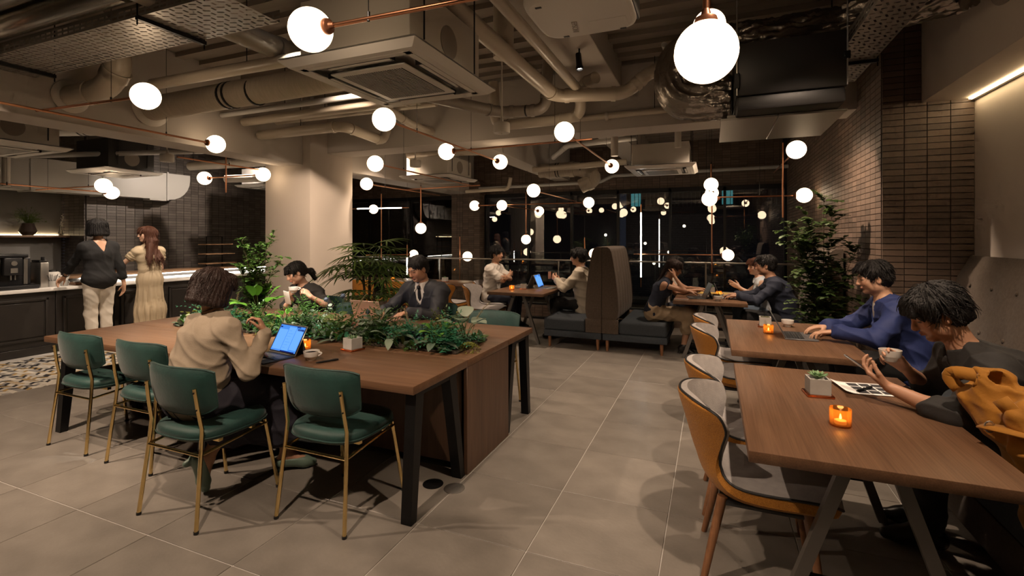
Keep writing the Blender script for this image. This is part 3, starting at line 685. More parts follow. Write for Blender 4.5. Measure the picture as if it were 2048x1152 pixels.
# ------------------------------------------------------------------ exposed services under the slab
def pipe(label, pts, r, m='pipe_paint', er=None, hang=(), flange=(), bands=(), name='ceiling_pipe', cat='pipe', joints=True):
    t = thing(name, label, cat)
    MB().tube(elbow_path(pts, er or r * 2.2), r, 18).build('run', m, t)
    P = [Vector(p) for p in pts]
    if joints:
        for i in range(1, len(P) - 1):
            for q in (P[i-1], P[i+1]):
                d = (q - P[i]); l = d.length; d.normalize(); c = P[i] + d * min((er or r * 2.2) * 1.05, l * .48); MB().cyl(c - d * r * .35, c + d * r * .35, r * 1.12, n=18).build('joint_sleeve', m, t)
    for h in hang: MB().cyl((h[0], h[1], h[2] - r * .2), (h[0], h[1], ZS), .004, n=6, caps=False).build('hanger_rod', 'black_metal', t); MB().tube([(h[0] + 0*r, h[1], h[2])] , r, 6).build('hanger_ring', 'steel', t) if False else None
    for c, d in flange:
        b = MB(); b.M = Matrix.Translation(c) @ Vector(d).to_track_quat('Z', 'Y').to_matrix().to_4x4(); b.lathe([(r, 0), (r * 1.45, 0), (r * 1.5, .01), (r * 1.2, .03), (r, .035)], 24); b.build('flange', 'offwhite', t)
    for c, d in bands:
        b = MB(); b.M = Matrix.Translation(c) @ Vector(d).to_track_quat('Z', 'Y').to_matrix().to_4x4(); b.lathe([(r, -.008), (r * 1.04, -.008), (r * 1.04, .008), (r, .008)], 24); b.build('strap', 'black_plastic', t)
    return t
X_ = (1, 0, 0)
pipe('polished silver duct above the perforated tray, the one closer to the camera', [(-5.52,1.62,3.06), (-3.37,1.62,3.06)], .10, 'silver_duct', hang=[(-4.4,1.62,3.1)])
pipe('polished silver duct running beside the perforated cable tray', [(-5.52,1.86,3.05), (-3.37,1.86,3.05)], .10, 'silver_duct', hang=[(-4.2,1.86,3.1)])
pipe('thick brown-beige pipe crossing over the perforated cable tray', [(-3.27,.4,3.03), (-3.27,3.15,3.03), (-3.27,3.35,3.5)], .088, 'pipe_dark', hang=[(-3.27,1.9,3.1)], bands=[((-3.27,1.75,3.03),(0,1,0))])
pipe('glossy beige pipe running behind the perforated tray toward the air conditioner', [(-4.75,2.88,2.90), (-2.9,2.94,2.92)], .05, 'pipe_paint', hang=[(-3.6,2.92,2.95)])
pipe('fat beige pipe with a white flange bending up from the beam', [(-5.51,2.62,2.80), (-4.95,2.62,2.80), (-4.72,2.62,3.05), (-5.0,2.5,3.45)], .10, 'pipe_paint', flange=[((-5.515,2.62,2.80), X_)])
pipe('wrapped canvas duct with black straps entering the beam', [(-5.51,3.32,2.86), (-2.45,3.34,2.90)], .125, 'canvas_duct', flange=[((-5.515,3.32,2.86), X_)], bands=[((-4.35,3.32,2.87),X_), ((-4.28,3.32,2.87),X_), ((-3.98,3.33,2.87),X_)], hang=[(-3.5,3.33,2.95)])
pipe('thin beige pipe with a tee below the canvas duct', [(-5.50,4.12,2.98), (-3.3,4.16,3.0)], .032, 'pipe_grey', hang=[(-4.5,4.14,3.0)])
pipe('mid-sized beige pipe in the row of pipes left of the air conditioner', [(-5.50,4.42,2.96), (-3.2,4.46,2.98), (-2.9,4.46,2.98)], .052, 'pipe_paint', hang=[(-4.2,4.44,3.0)])
pipe('beige pipe ending in an elbow beside the column', [(-5.50,4.66,2.84), (-4.12,4.66,2.84), (-4.12,5.45,2.80), (-4.12,5.6,3.4)], .062, 'pipe_paint', hang=[(-4.8,4.66,2.9)])
pipe('slim beige pipe tucked above the elbowed pipe', [(-5.50,4.92,3.08), (-3.0,4.95,3.08)], .045, 'pipe_paint')
pipe('beige pipe running into the cross beam above the palm', [(-3.6,4.4,3.12), (-3.55,5.2,2.94), (-3.55,5.74,2.94)], .05, 'pipe_paint')
pipe('dark pipe with couplings under the rear edge of the air conditioner', [(-2.6,3.9,2.86), (-2.15,4.85,2.86), (-1.65,4.95,2.86), (-1.62,4.95,3.4)], .06, 'pipe_dark', bands=[((-2.0,4.88,2.86),X_), ((-1.85,4.91,2.86),X_)])
pipe('long beige pipe curving up between the speaker and the cross beam', [(-2.35,5.15,3.3), (-2.35,5.2,2.80), (-1.45,5.25,2.82), (-1.32,5.2,2.86), (-1.32,5.1,3.12), (-1.1,4.9,3.12)], .06, 'pipe_paint')
pipe('thick glossy beige pipe zigzagging above the aisle', [(-1.62,2.3,3.05), (-1.50,4.80,2.95), (-.80,4.95,2.94), (-.56,4.95,3.14), (-.12,4.95,3.16)], .066, 'pipe_paint', er=.12)
pipe('vertical beige drop pipe meeting the zigzag pipe', [(-1.60,3.70,2.98), (-1.60,3.70,ZS - .01)], .085, 'pipe_paint')
pipe('straight glossy beige pipe running beside the projector', [(-1.30,2.0,3.06), (-1.28,5.0,3.02)], .045, 'pipe_paint')
pipe('slender beige pipe along the foot of the cross beam', [(-2.3,5.66,2.90), (.1,5.66,2.92), (.6,5.66,2.95)], .035, 'pipe_paint', hang=[(-.6,5.66,2.92)], flange=[((-1.15,5.66,2.905),X_)])
pipe('small beige conduit dropping from the deck behind the largest globe', [(-.42,4.75,3.3), (-.36,5.3,3.2), (-.36,5.6,2.95)], .026, 'pipe_grey')
pipe('wide beige pipe along the far beam over the small table', [(-4.6,6.7,2.86), (-2.98,6.9,2.86)], .07, 'pipe_paint', bands=[((-3.9,6.78,2.86),X_), ((-3.8,6.79,2.86),X_)])
pipe('pale pipe spanning the far bay before the second air conditioner', [(-2.4,7.6,2.80), (-2.05,7.2,2.90), (-1.0,7.1,2.92)], .04, 'pipe_grey')
pipe('beige pipe spanning the far bay above the brick lintel', [(-2.9,8.0,2.68), (-1.3,8.1,2.74)], .05, 'pipe_paint')
pipe('canvas duct elbow with black straps in the far bay', [(-2.98,8.6,2.74), (-2.15,8.6,2.74), (-1.9,8.6,2.55), (-2.2,8.6,2.42)], .13, 'canvas_duct', er=.2, bands=[((-2.65,8.6,2.74),X_), ((-2.6,8.6,2.74),X_), ((-2.18,8.6,2.74),X_)])
pipe('thin beige pipe along the top of the tall windows', [(-5.1,10.35,2.66), (-2.2,10.3,2.68), (-1.95,10.3,2.80), (1.3,10.3,2.82)], .035, 'pipe_grey')
pipe('short beige pipe hung below the canvas elbow', [(-4.95,9.4,2.50), (-3.95,9.4,2.52), (-3.9,9.4,2.75)], .04, 'pipe_paint')
pipe('white vertical drain beside the far air conditioner', [(-1.25,6.75,2.62), (-1.25,6.75,3.3)], .05, 'offwhite')
pipe('second white vertical drain above the far air conditioner', [(-.42,6.75,2.68), (-.42,6.75,3.3)], .042, 'offwhite')
for i, z in enumerate((2.96, 3.02, 3.08)):
    pipe(['lowest of three thin conduits above the booth table', 'middle of three thin conduits above the booth table', 'top one of three thin conduits above the booth table'][i], [(-1.2,7.0 + .15*i,z), (1.3,7.0 + .15*i,z)], .016, 'grey_steel', joints=False)
# counter side
pipe('grey pipe along the ceiling above the service counter', [(-8.9,3.6,2.62), (-6.4,4.9,2.74)], .035, 'pipe_grey')
pipe('pale fat pipe over the counter between duct and column', [(-8.4,5.7,2.74), (-6.2,6.0,2.76)], .075, 'offwhite')
pipe('pale fat pipe with elbow above the woman in the long dress', [(-7.0,4.8,3.0), (-6.95,5.2,2.80), (-6.1,5.2,2.82)], .065, 'offwhite')
pipe('pale pipe low over the counter next to the column', [(-8.3,6.3,2.58), (-6.9,6.6,2.58), (-6.6,6.6,2.7)], .07, 'offwhite')
pipe('wrapped white duct above the black fan unit', [(-8.7,3.6,2.98), (-6.6,4.0,2.92)], .11, 'white_paint', bands=[((-7.7,3.79,2.95),(1,.19,0)), ((-7.62,3.806,2.95),(1,.19,0))])
pipe('white drain pipe hanging from the grey duct', [(-9.0,3.55,2.6), (-9.0,3.55,2.2)], .045, 'offwhite')

# perforated cable trays
def tray(label, x0, x1, y0, y1, z, along='x', flange=.085):
    t = thing('cable_tray', label, 'cable tray'); L_ = (x1 - x0) if along == 'x' else (y1 - y0); Wd = (y1 - y0) if along == 'x' else (x1 - x0)
    def P(u, v, w): return (x0 + u, y0 + v, z + w) if along == 'x' else (x0 + v, y0 + u, z + w)
    b = MB(); cu, cv = .062, .042; nu, nv = int(L_ / cu), int(Wd / cv); cu, cv = L_ / nu, Wd / nv
    for i in range(nu):
        for j in range(nv):
            c = Vector(((i + .5) * cu, (j + .5) * cv)); k = (i + j) % 2
            ln, wd = (.022, .0065) if k else (.016, .008); an = R(0 if k else 90) + (R(24) if k else 0)
            ca, sa = math.cos(an), math.sin(an); q = []
            for a, d in ((-1,-1),(1,-1),(1,1),(-1,1)): q.append((c.x + ca*ln*a - sa*wd*d, c.y + sa*ln*a + ca*wd*d))
            o = [(c.x - cu/2, c.y - cv/2), (c.x + cu/2, c.y - cv/2), (c.x + cu/2, c.y + cv/2), (c.x - cu/2, c.y + cv/2)]
            if not k: q = [q[3], q[0], q[1], q[2]]
            b.add([P(*p, 0) for p in o] + [P(*p, 0) for p in q], [(0,1,5,4), (1,2,6,5), (2,3,7,6), (3,0,4,7)])
    b.build('perforated_sheet', 'tray_zinc', t)
    for v, nm in ((0, 'side_flange'), (Wd, 'side_flange')):
        b = MB(); n = int(L_ / .07)
        for i in range(n):
            u0, u1 = i * L_ / n, (i + 1) * L_ / n; f = flange
            for h0, h1 in ((.22, .38), (.55, .71)): pass
            rows = [0, .22*f, .38*f, .55*f, .71*f, f]
            for r in range(5):
                if r in (1, 3):
                    m1 = u0 + (u1 - u0) * .28; b.add([P(u0, v, rows[r]), P(m1, v, rows[r]), P(m1, v, rows[r+1]), P(u0, v, rows[r+1])], [(0,1,2,3)])
                else: b.add([P(u0, v, rows[r]), P(u1, v, rows[r]), P(u1, v, rows[r+1]), P(u0, v, rows[r+1])], [(0,1,2,3)])
        b.build(nm, 'tray_zinc', t)
    for u in (L_ * .3, L_ * .8):
        a = P(u, -.02, -.03); c = P(u, Wd + .02, -.004); MB().box(tuple(min(a[i], c[i]) - .0 for i in range(3)), (max(a[0], c[0]) + (.03 if along == 'x' else 0), max(a[1], c[1]) + (.03 if along == 'y' else 0), max(a[2], c[2]))).build('bracket', 'black_metal', t)
        for v in (-.015, Wd + .015): p = P(u + .012, v, -.06); MB().cyl(p, (p[0], p[1], ZS), .005, n=6, caps=False).build('hanger_rod', 'black_metal', t)
    return t
tray('wide perforated metal cable tray lit by a lamp above the green chairs', -6.4, -2.62, 1.96, 2.37, 2.90)
tray('perforated metal cable tray next to the largest globe and foil duct', .92, 1.20, 2.2, 5.3, 2.92, 'y')
tray('perforated metal cable tray near the top edge above the round pipe bundle', -2.6, -1.7, .9, 1.42, 3.2)

# ceiling cassettes
def cassette(label, x0, x1, y0, y1, z, body=True, m='white_paint', bodym='offwhite', bh=.30):
    t = thing('air_conditioner', label, 'air conditioner', ((x0+x1)/2, (y0+y1)/2, z), 0, 'ceiling cassette air conditioners'); w, d = (x1-x0)/2, (y1-y0)/2
    def ring(o, i, z0, z1, nm, mm):
        b = MB(); A = [(-o[0],-o[1]),(o[0],-o[1]),(o[0],o[1]),(-o[0],o[1])]; B = [(-i[0],-i[1]),(i[0],-i[1]),(i[0],i[1]),(-i[0],i[1])]
        vs = [(x,y,z1) for x,y in A] + [(x,y,z0) for x,y in B]; b.add(vs, [(k,(k+1)%4,4+(k+1)%4,4+k) for k in range(4)]); b.build(nm, mm, t)
    b = MB(); b.add([(-w,-d,.045),(w,-d,.045),(w,d,.045),(-w,d,.045)], [(0,1,2,3)]); ring((w,d),(w-.045,d-.045),0,.035,'panel_rim',m)
    b.build('panel_back', m, t)
    ring((w-.045,d-.045),(w-.09,d-.09),-.001,0,'panel_face',m)
    # slots on four sides, inner frame, grille
    gi = min(w, d) - .24
    for s in (-1, 1):
        MB().box((-gi*.95, s*(d-.155)-.028, -.001), (gi*.95, s*(d-.155)+.028, .03)).build('louver_slot', 'box_black', t)
        MB().bbox((-gi*.93, s*(d-.150)-.012, -.006), (gi*.93, s*(d-.150)+.012, .002), .003, 1).build('louver', m, t)
        MB().box((s*(w-.155)-.028, -gi*.95, -.001), (s*(w-.155)+.028, gi*.95, .03)).build('louver_slot', 'box_black', t)
        MB().bbox((s*(w-.150)-.012, -gi*.93, -.006), (s*(w-.150)+.012, gi*.93, .002), .003, 1).build('louver', m, t)
        MB().box((-w+.08, s*(d-.11)-.022, -.002), (w-.08, s*(d-.11)+.017, .004)).build('face_strip', m, t); MB().box((s*(w-.11)-.022, -d+.08, -.002), (s*(w-.11)+.017, d-.08, .004)).build('face_strip', m, t)
    gx, gy = w - .21, d - .21
    MB().bbox((-gx, -gy, -.014), (gx, gy, -.002), .006, 2).build('grille_frame', m, t)
    b = MB(); n = int(2*(gx-.05)/.016)
    for i in range(n): x = -gx + .05 + (2*gx-.1) * i / n; b.box((x, -gy+.05, -.0165), (x + .007, gy-.05, -.0142))
    o = b.build('grille', 'pipe_grey', t); MB().box((-gx+.05, -gy+.05, -.0146), (gx-.05, gy-.05, -.0141)).build('grille_back', 'box_black', t)
    if body:
        MB().bbox((-w+.09, -d+.09, .046), (w-.09, d-.09, .046 + bh), .004, 1).build('body', bodym, t)
        for s in (-1, 1):
            for q in (-1, 1): MB().cyl((s*(w-.07), q*(d-.2), .1), (s*(w-.07), q*(d-.2), ZS - z), .005, n=6, caps=False).build('hanger_rod', 'black_metal', t)
        b = MB(); b.M = Matrix.Translation((w-.0885, 0, .2)) @ Matrix.Rotation(R(90), 4, 'Y'); b.lathe([(.095,-.001),(.1,-.001),(.1,.0015),(.095,.0015)], 30); b.build('knockout_ring', 'pipe_dark', t)
    return t
cassette('large beige cassette air conditioner hanging over the communal table', -2.38, -1.42, 2.13, 3.15, 2.50, bh=.36)
cassette('small white cassette air conditioner by the beam above the railing bar', -4.72, -3.77, 6.62, 7.60, 2.455, m='white_paint')
cassette('bright white cassette air conditioner over the booth table', -1.14, -.20, 6.86, 7.84, 2.45, m='white_top')
cassette('cassette air conditioner cut off by the frame above the coffee machine', -7.80, -6.62, 2.22, 3.18, 2.45)
cassette('white flat panel unit below the black fan box over the counter', -8.55, -7.62, 4.0, 4.78, 2.42, m='white_top', bodym='box_black', bh=.42)
cassette('small white panel unit beside the column above the counter', -8.35, -7.6, 6.5, 7.25, 2.45, body=True, bodym='galv')
# insulated pipes beside the large unit
ip = thing('insulated_pipe', 'pair of padded cream insulated pipes with orange ends above the large air conditioner', 'pipe', (-1.72, 2.30, 2.93))
for k, (dy, dz, r) in enumerate(((0, .09, .062), (.10, .0, .05))):
    pr = [];
    for i in range(31): u = i / 30 * .34; pr.append((r * (.88 + .12 * abs(math.sin(u / .34 * math.pi * 3)) ** .5), u))
    b = MB(); b.M = Matrix.Translation((-.17, dy, dz)) @ Matrix.Rotation(R(90), 4, 'Y'); b.lathe([(0, 0)] + pr + [(0, .34)], 18); b.build('insulation', 'pipe_paint', ip)
    b = MB(); b.M = Matrix.Translation((.165, dy, dz)) @ Matrix.Rotation(R(90), 4, 'Y'); b.lathe([(0, 0), (r * 1.1, 0), (r * 1.1, .016), (0, .016)], 18); b.build('end_ring', 'copper_tray', ip)
MB().tube(bez((.17, .05, .05), (.30, .05, .06), (.34, .1, .42), 8), .042, 14).build('bend', 'pipe_paint', ip)
# black fan-coil box, linear diffuser, foil ducts
fb = thing('fan_coil_unit', 'matt black fan coil box with latches under the foil duct', 'air unit', (.52, 4.5, 2.56))
MB().bbox((-.36, -.45, .0), (.36, .45, .40), .015, 2).build('casing', 'box_black', fb)
MB().bbox((-.35, -.44, -.11), (.35, .44, -.001), .02, 2).build('plenum', 'box_black', fb)
MB().bbox((-.37, -.475, .05), (-.33, -.452, .17), .005, 1).build('latch', 'black_metal', fb); MB().bbox((.33, -.475, .18), (.37, -.452, .24), .005, 1).build('latch', 'black_metal', fb)
for sx in (-1, 1): MB().cyl((sx*.35, -.47, .0), (sx*.35, -.47, ZS - 2.56), .005, n=6, caps=False).build('hanger_rod', 'steel', fb)
ld = thing('diffuser_panel', 'flat beige metal diffuser panel hung below the black fan coil box', 'panel', (.49, 4.74, 2.43))
MB().bbox((-.43, -.48, 0), (-.02, .48, .018), .003, 1).build('panel_plate', 'tray_zinc', ld); MB().bbox((-.016, -.48, 0), (.43, .48, .018), .003, 1).build('panel_plate', 'tray_zinc', ld)
MB().bbox((-.38, -.43, .022), (.38, .43, .05), .003, 1).build('upper_lip', 'offwhite', ld)
for sx in (-1, 1):
    for sy in (-1, 1): MB().cyl((sx*.3, sy*.3, .05), (sx*.3, sy*.3, .13), .005, n=6).build('spacer', 'steel', ld)
def foil_duct(label, pts, r, seed, er=.25, m='foil'):
    t = thing('foil_duct', label, 'duct'); path = elbow_path(pts, er, 10); fine = []
    for a, b in zip(path[:-1], path[1:]):
        n = max(1, int((b - a).length / .022))
        for i in range(n): fine.append(a.lerp(b, i / n))
    fine.append(path[-1]); n = 84; vs = []; fs = []; pa = None
    for i, p in enumerate(fine):
        d = (fine[min(i+1, len(fine)-1)] - fine[max(i-1, 0)]).normalized()
        a = d.orthogonal().normalized() if pa is None else (pa - d * pa.dot(d)).normalized(); pa = a; b = d.cross(a)
        for j in range(n):
            t_ = 2 * math.pi * j / n
            q1 = mnoise.noise(Vector((i * .10 + seed, math.cos(t_) * 5.5, math.sin(t_) * 5.5))); q2 = mnoise.noise(Vector((i * .55, math.cos(t_) * 3 + seed, math.sin(t_) * 3))); w = .03 * (1 - abs(q1) * 3) * .6 + .034 * (.4 - abs(q2)) + .02 * mnoise.noise(Vector((i * .06, math.cos(t_), seed)))
            vs.append(p + (a * math.cos(t_) + b * math.sin(t_)) * (r + w))
    for i in range(len(fine) - 1):
        for j in range(n): k = (j + 1) % n; fs.append((i*n+j, i*n+k, (i+1)*n+k, (i+1)*n+j))
    fs.append(tuple(range(n-1,-1,-1))); fs.append(tuple((len(fine)-1)*n + j for j in range(n)))
    b = MB(); b.add(vs, fs); b.sm = True; b.build('sleeve', m, t, angle=75); return t
foil_duct('crinkled silver foil duct looping beside the largest globe into the black box', [(1.0,4.75,3.2), (-.32,4.68,3.16), (-.30,4.62,2.72), (.15,4.6,2.70)], .17, 3, .32)
foil_duct('crinkled foil duct stretching above the black box to the plaster soffit', [(.98,4.40,3.12), (1.25,4.1,3.1), (1.45,3.85,3.08)], .14, 9)
rd = thing('wall_duct_collar', 'round dark duct collar entering the plaster soffit', 'duct', (1.585, 3.7, 3.06))
b = MB(); b.M = Matrix.Rotation(R(-90), 4, 'Y'); b.lathe([(.2, 0), (.205, .012), (.15, .02), (.14, .03), (.14, .2), (.13, .2)], 32); b.build('collar', 'pipe_dark', rd)
# projector
pj = thing('projector', 'white ceiling projector mounted upside down above the aisle', 'projector', (-.71, 2.80, 2.79))
b = MB(); n = 48; P = []
for s, z in ((.90, 0), (.97, .008), (1, .03), (1, .12), (.95, .15), (.6, .16), (.001, .16)): P.append([(superell(2*math.pi*i/n, .30*s, .29*s, 5)[0], superell(2*math.pi*i/n, .30*s, .29*s, 5)[1], z) for i in range(n + 1)])
b.grid(P); b.add([P[0][i] for i in range(n)], [tuple(range(n))[::-1]]); b.build('body', 'white_paint', pj, angle=50)
MB().bbox((.285, -.2, .02), (.304, .22, .13), .01).build('vent', 'box_black', pj); 
for sx, sy in ((-.16,.24),(.2,.25),(-.2,-.2),(.2,-.2)): MB().box((sx-.018, sy-.008, -.003), (sx+.018, sy+.008, .004)).build('foot', 'box_black', pj)
MB().cyl((0,0,.16), (0,0,ZS-2.79), .03, n=16).build('mount_pole', 'offwhite', pj); MB().bbox((.02,.08,-.0015), (.24,.22,.002), .001, 1).build('hatch', 'white_paint', pj)
fc = bpy.data.curves.new('brand_lettering', 'FONT'); fc.body = 'EPSON'; fc.size = .05; fc.extrude = .0006; fc.align_x = 'CENTER'
fo = bpy.data.objects.new('brand_lettering', fc); COL.objects.link(fo); bpy.context.view_layer.update()
me = bpy.data.meshes.new_from_object(fo.evaluated_get(bpy.context.evaluated_depsgraph_get())); bpy.data.objects.remove(fo); me.materials.clear(); me.materials.append(MATS['pipe_dark'])
fo = bpy.data.objects.new('brand_lettering', me); COL.objects.link(fo); fo.parent = pj; fo.location = (-.09, .12, -.0012); fo.rotation_euler = (math.pi, 0, R(100))
# pendant speakers
def speaker(label, p):
    t = thing('pendant_speaker', label, 'speaker', p, 0, 'pendant speakers')
    MB().lathe([(0, 0), (.03, 0), (.034, .004), (.078, .004), (.083, .012), (.083, .095), (.078, .105), (.02, .108), (.012, .15), (.012, .16)], 28).build('housing', 'offwhite', t)
    MB().cyl((0,0,.15), (0,0,ZS - p[2]), .009, n=10).build('stem', 'offwhite', t); MB().cyl((0,0,-.006), (0,0,.003), .008, n=10).build('badge', 'steel', t)
speaker('white drum-shaped pendant speaker on a long stem over the aisle', (-1.96, 4.49, 2.54)); speaker('white pendant speaker above the service counter', (-6.72, 4.25, 2.50)); speaker('small white pendant speaker behind the cross beam', (-4.12, 6.20, 2.55))
# grey rectangular duct above the counter wall
gd = thing('rectangular_duct', 'grey painted rectangular duct with a rounded end above the counter wall', 'duct', (-9.58, 3.0, 2.22))
prof = [(-.0, .0), (3.1, .0)] + [(3.1 + .40 * math.sin(a), .40 - .40 * math.cos(a)) for a in [R(15*k) for k in range(1, 7)]] + [(3.5, .5), (0, .5)]
vs = [(0, y, z) for y, z in prof] + [(-.35, y, z) for y, z in prof]; n = len(prof)
b = MB(); b.add(vs, [tuple(range(n)), tuple(range(2*n-1, n-1, -1))] + [((i+1)%n, i, n+i, n+(i+1)%n) for i in range(n)]); b.build('duct_body', 'pipe_grey', gd, smooth=False)
for y in (.4, 1.05, 2.0, 3.05): MB().box((-.37, y, -.02), (.018, y + .03, .52)).build('seam_rib', 'pipe_grey', gd)
MB().bbox((-.2, 2.75, -.03), (.0, 3.05, .001), .004, 1).build('access_panel', 'pipe_grey', gd)
# ------------------------------------------------------------------ service counter
CX = -7.98; CT = .84
SP = [1.595, 2.275, 2.955, 3.635, 4.315, 4.995, 5.675, 6.355, 7.035, 7.715]
plc = ['where the frame cuts it off', 'in front of the coffee machine', 'below the coffee cups', 'beside the woman in white trousers', 'behind the woman in the long dress', 'just past the woman in the long dress', 'below the bright stretch of worktop', 'nearly hidden by the tall feathery shrub', 'next to the square column']
for k, (a, b_) in enumerate(zip(SP[:-1], SP[1:])):
    t = thing('counter_cabinet', 'dark panelled counter cabinet ' + plc[k], 'cabinet', (CX, a, 0), 0, 'dark panelled counter cabinets'); w = b_ - a
    MB().box((-.60, .003, .0), (-.03, w - .003, CT - .041)).build('carcass', 'dark_paint', t)
    MB().bbox((-.03, .002, .0), (.012, w - .002, .10), .004, 1).build('plinth', 'dark_paint', t)
    MB().bbox((-.03, .004, .102), (-.004, w - .004, CT - .042), .003, 1).build('door', 'dark_paint', t)
    z0, z1, y0, y1 = .18, CT - .12, .075, w - .075
    for (p, q) in (((y0, z0), (y1, z0 + .035)), ((y0, z1 - .035), (y1, z1)), ((y0, z0), (y0 + .035, z1)), ((y1 - .035, z0), (y1, z1))):
        MB().bbox((-.004, p[0], p[1]), (.014, q[0], q[1]), .008, 2).build('moulding', 'dark_paint', t)
    MB().bbox((-.005, y0 + .05, z0 + .05), (.004, y1 - .05, z1 - .05), .006, 1).build('door_panel', 'dark_paint', t)
wt = MB().bbox((-8.62, 1.6, CT - .04), (-7.945, 7.72, CT), .004).build('counter_worktop', 'white_top'); tag(wt, 'long white worktop lying over the dark counter cabinets', 'worktop')
bl = thing('back_ledge', 'brown wooden back ledge with a light strip above the white worktop', 'ledge', (-8.62, 1.6, 0))
MB().bbox((-.36, 0, .0), (.0, 6.12, CT + .06), .003, 1).build('ledge_body', 'dark_paint', bl); MB().bbox((-.38, 0, CT + .062), (.05, 6.12, CT + .10), .004).build('ledge_top', 'ledge_wood', bl)
MB().box((.005, 2.6, CT + .050), (.030, 6.1, CT + .060)).build('light_strip', 'strip_white', bl)
# wall shelf with warm strip
sh = thing('wall_shelf', 'thin wooden wall shelf with a warm light strip on the grey wall', 'shelf', (-10.70, 2.2, 1.50))
MB().bbox((.0, 0, 0), (.30, 2.74, .035), .003, 1).build('board', 'ledge_wood', sh); MB().box((.004, 0, .037), (.02, 2.7, .046)).build('light_strip', 'led_warm', sh)
# three-tier display rack
tr = thing('display_rack', 'three-tier wooden display rack on black uprights at the back of the counter', 'rack', (-8.80, 6.20, CT + .10))
for k, z in enumerate((.06, .24, .42)): MB().bbox((-.12, 0, z), (.12, .62 - .04*k, z + .018), .003, 1).build('shelf_board', 'shelf_wood', tr)
for y in (.14, .46): MB().box((-.1, y, 0), (-.085, y + .015, .58)).build('upright', 'black_metal', tr)
MB().box((-.1, .14, .565), (-.085, .475, .58)).build('crossbar', 'black_metal', tr)
# coffee machine
cm = thing('coffee_machine', 'black and chrome automatic coffee machine on the white worktop', 'coffee machine', (-8.26, 3.28, CT))
MB().bbox((-.2, -.2, 0), (.22, .22, .05), .012).build('base', 'black_plastic', cm); MB().bbox((-.2, -.19, .05), (.08, .19, .40), .015).build('body', 'black_plastic', cm)
MB().bbox((-.18, -.17, .40), (.12, .15, .445), .012).build('bean_hopper', 'black_plastic', cm)
MB().bbox((.08, -.10, .18), (.15, .08, .40), .012).build('brew_head', 'black_plastic', cm)
for y in (-.15, -.17, .12, .14): MB().cyl((.085, y, .06), (.085, y, .38), .012, n=12).build('chrome_column', 'steel', cm)
MB().bbox((.152, -.04, .21), (.156, .03, .27), .002, 1).build('spout_frame', 'steel', cm); MB().cyl((.15, -.005, .33), (.157, -.005, .33), .03, n=20).build('emblem', 'steel', cm)
for y in (-.025, .015): MB().cyl((.12, y, .12), (.12, y, .19), .008, n=10).build('spout', 'steel', cm)
gr = thing('milk_cooler', 'narrow chrome milk unit beside the coffee machine', 'machine', (-8.25, 3.58, CT)); MB().bbox((-.12,-.045,0), (.14,.045,.33), .012).build('body', 'steel', gr); MB().bbox((-.1,-.04,.331), (.1,.04,.36), .01).build('lid', 'black_plastic', gr); MB().cyl((.09,0,.36),(.09,0,.40),.02,n=14).build('knob','black_plastic',gr)
# carafe, cups, sticks, tray
cf = thing('carafe', 'white insulated carafe with a black lid behind the cups', 'carafe', (-8.42, 3.80, CT)); MB().lathe([(.0,0),(.075,0),(.08,.01),(.085,.14),(.08,.17),(.06,.185),(0,.185)], 24).build('body', 'ceramic', cf); MB().lathe([(0,.186),(.05,.186),(.045,.205),(0,.21)], 20).build('lid', 'black_plastic', cf); MB().tube(bez((-.02,-.08,.16),(-.03,-.15,.12),(-.02,-.08,.05),8), .008, 8).build('handle', 'ceramic', cf)
def counter_cup(label, p, fill):
    t = thing('counter_mug', label, 'mug', p); MB().lathe([(0,0),(.035,0),(.038,.004),(.04,.08),(.037,.08),(.035,.008),(0,.008)], 24).build('cup', 'concrete', t); MB().tube(bez((.0,.038,.065),(0,.075,.05),(0,.038,.02),8), .005, 8).build('handle', 'concrete', t)
    return t
t = counter_cup('grey mug holding black stirring sticks', (-8.12, 3.66, CT), 0)
for i in range(9): a = i * .7; MB().cyl((.012*math.cos(a), .012*math.sin(a), .01), (.05*math.cos(a), .06*math.sin(a), .15 + .01*(i % 3)), .0035, n=6).build('stirring_stick', 'black_plastic', t)
t = counter_cup('grey mug stuffed with white paper sugar packets', (-8.14, 3.80, CT), 1)
for i in range(8): a = i * .8; b = MB(); b.M = Matrix.Translation((.018*math.cos(a), .018*math.sin(a), .05)) @ Matrix.Rotation(a, 4, 'Z') @ Matrix.Rotation(R(22), 4, 'Y'); b.bbox((-.002,-.02,0), (.002,.02,.095), .001, 1); b.build('sugar_packet', 'paper', t)
tz = thing('serving_tray', 'small wooden serving tray with white creamers', 'tray', (-8.14, 3.99, CT)); MB().bbox((-.09,-.1,0),(.09,.1,.012),.003,1).build('tray_base','leg_wood',tz)
for s in (-1, 1): MB().bbox((-.09, s*.1-.005, .012),(.09, s*.1+.005, .04),.002,1).build('tray_side','leg_wood',tz); MB().bbox((s*.09-.005,-.1,.012),(s*.09+.005,.1,.04),.002,1).build('tray_side','leg_wood',tz)
for i in range(8): MB().lathe([(0,0),(.014,0),(.018,.022),(0,.024)],10,(-.055+.037*(i%4), -.05+.07*(i//4), .0125 + .012)).build('creamer','paper',tz)
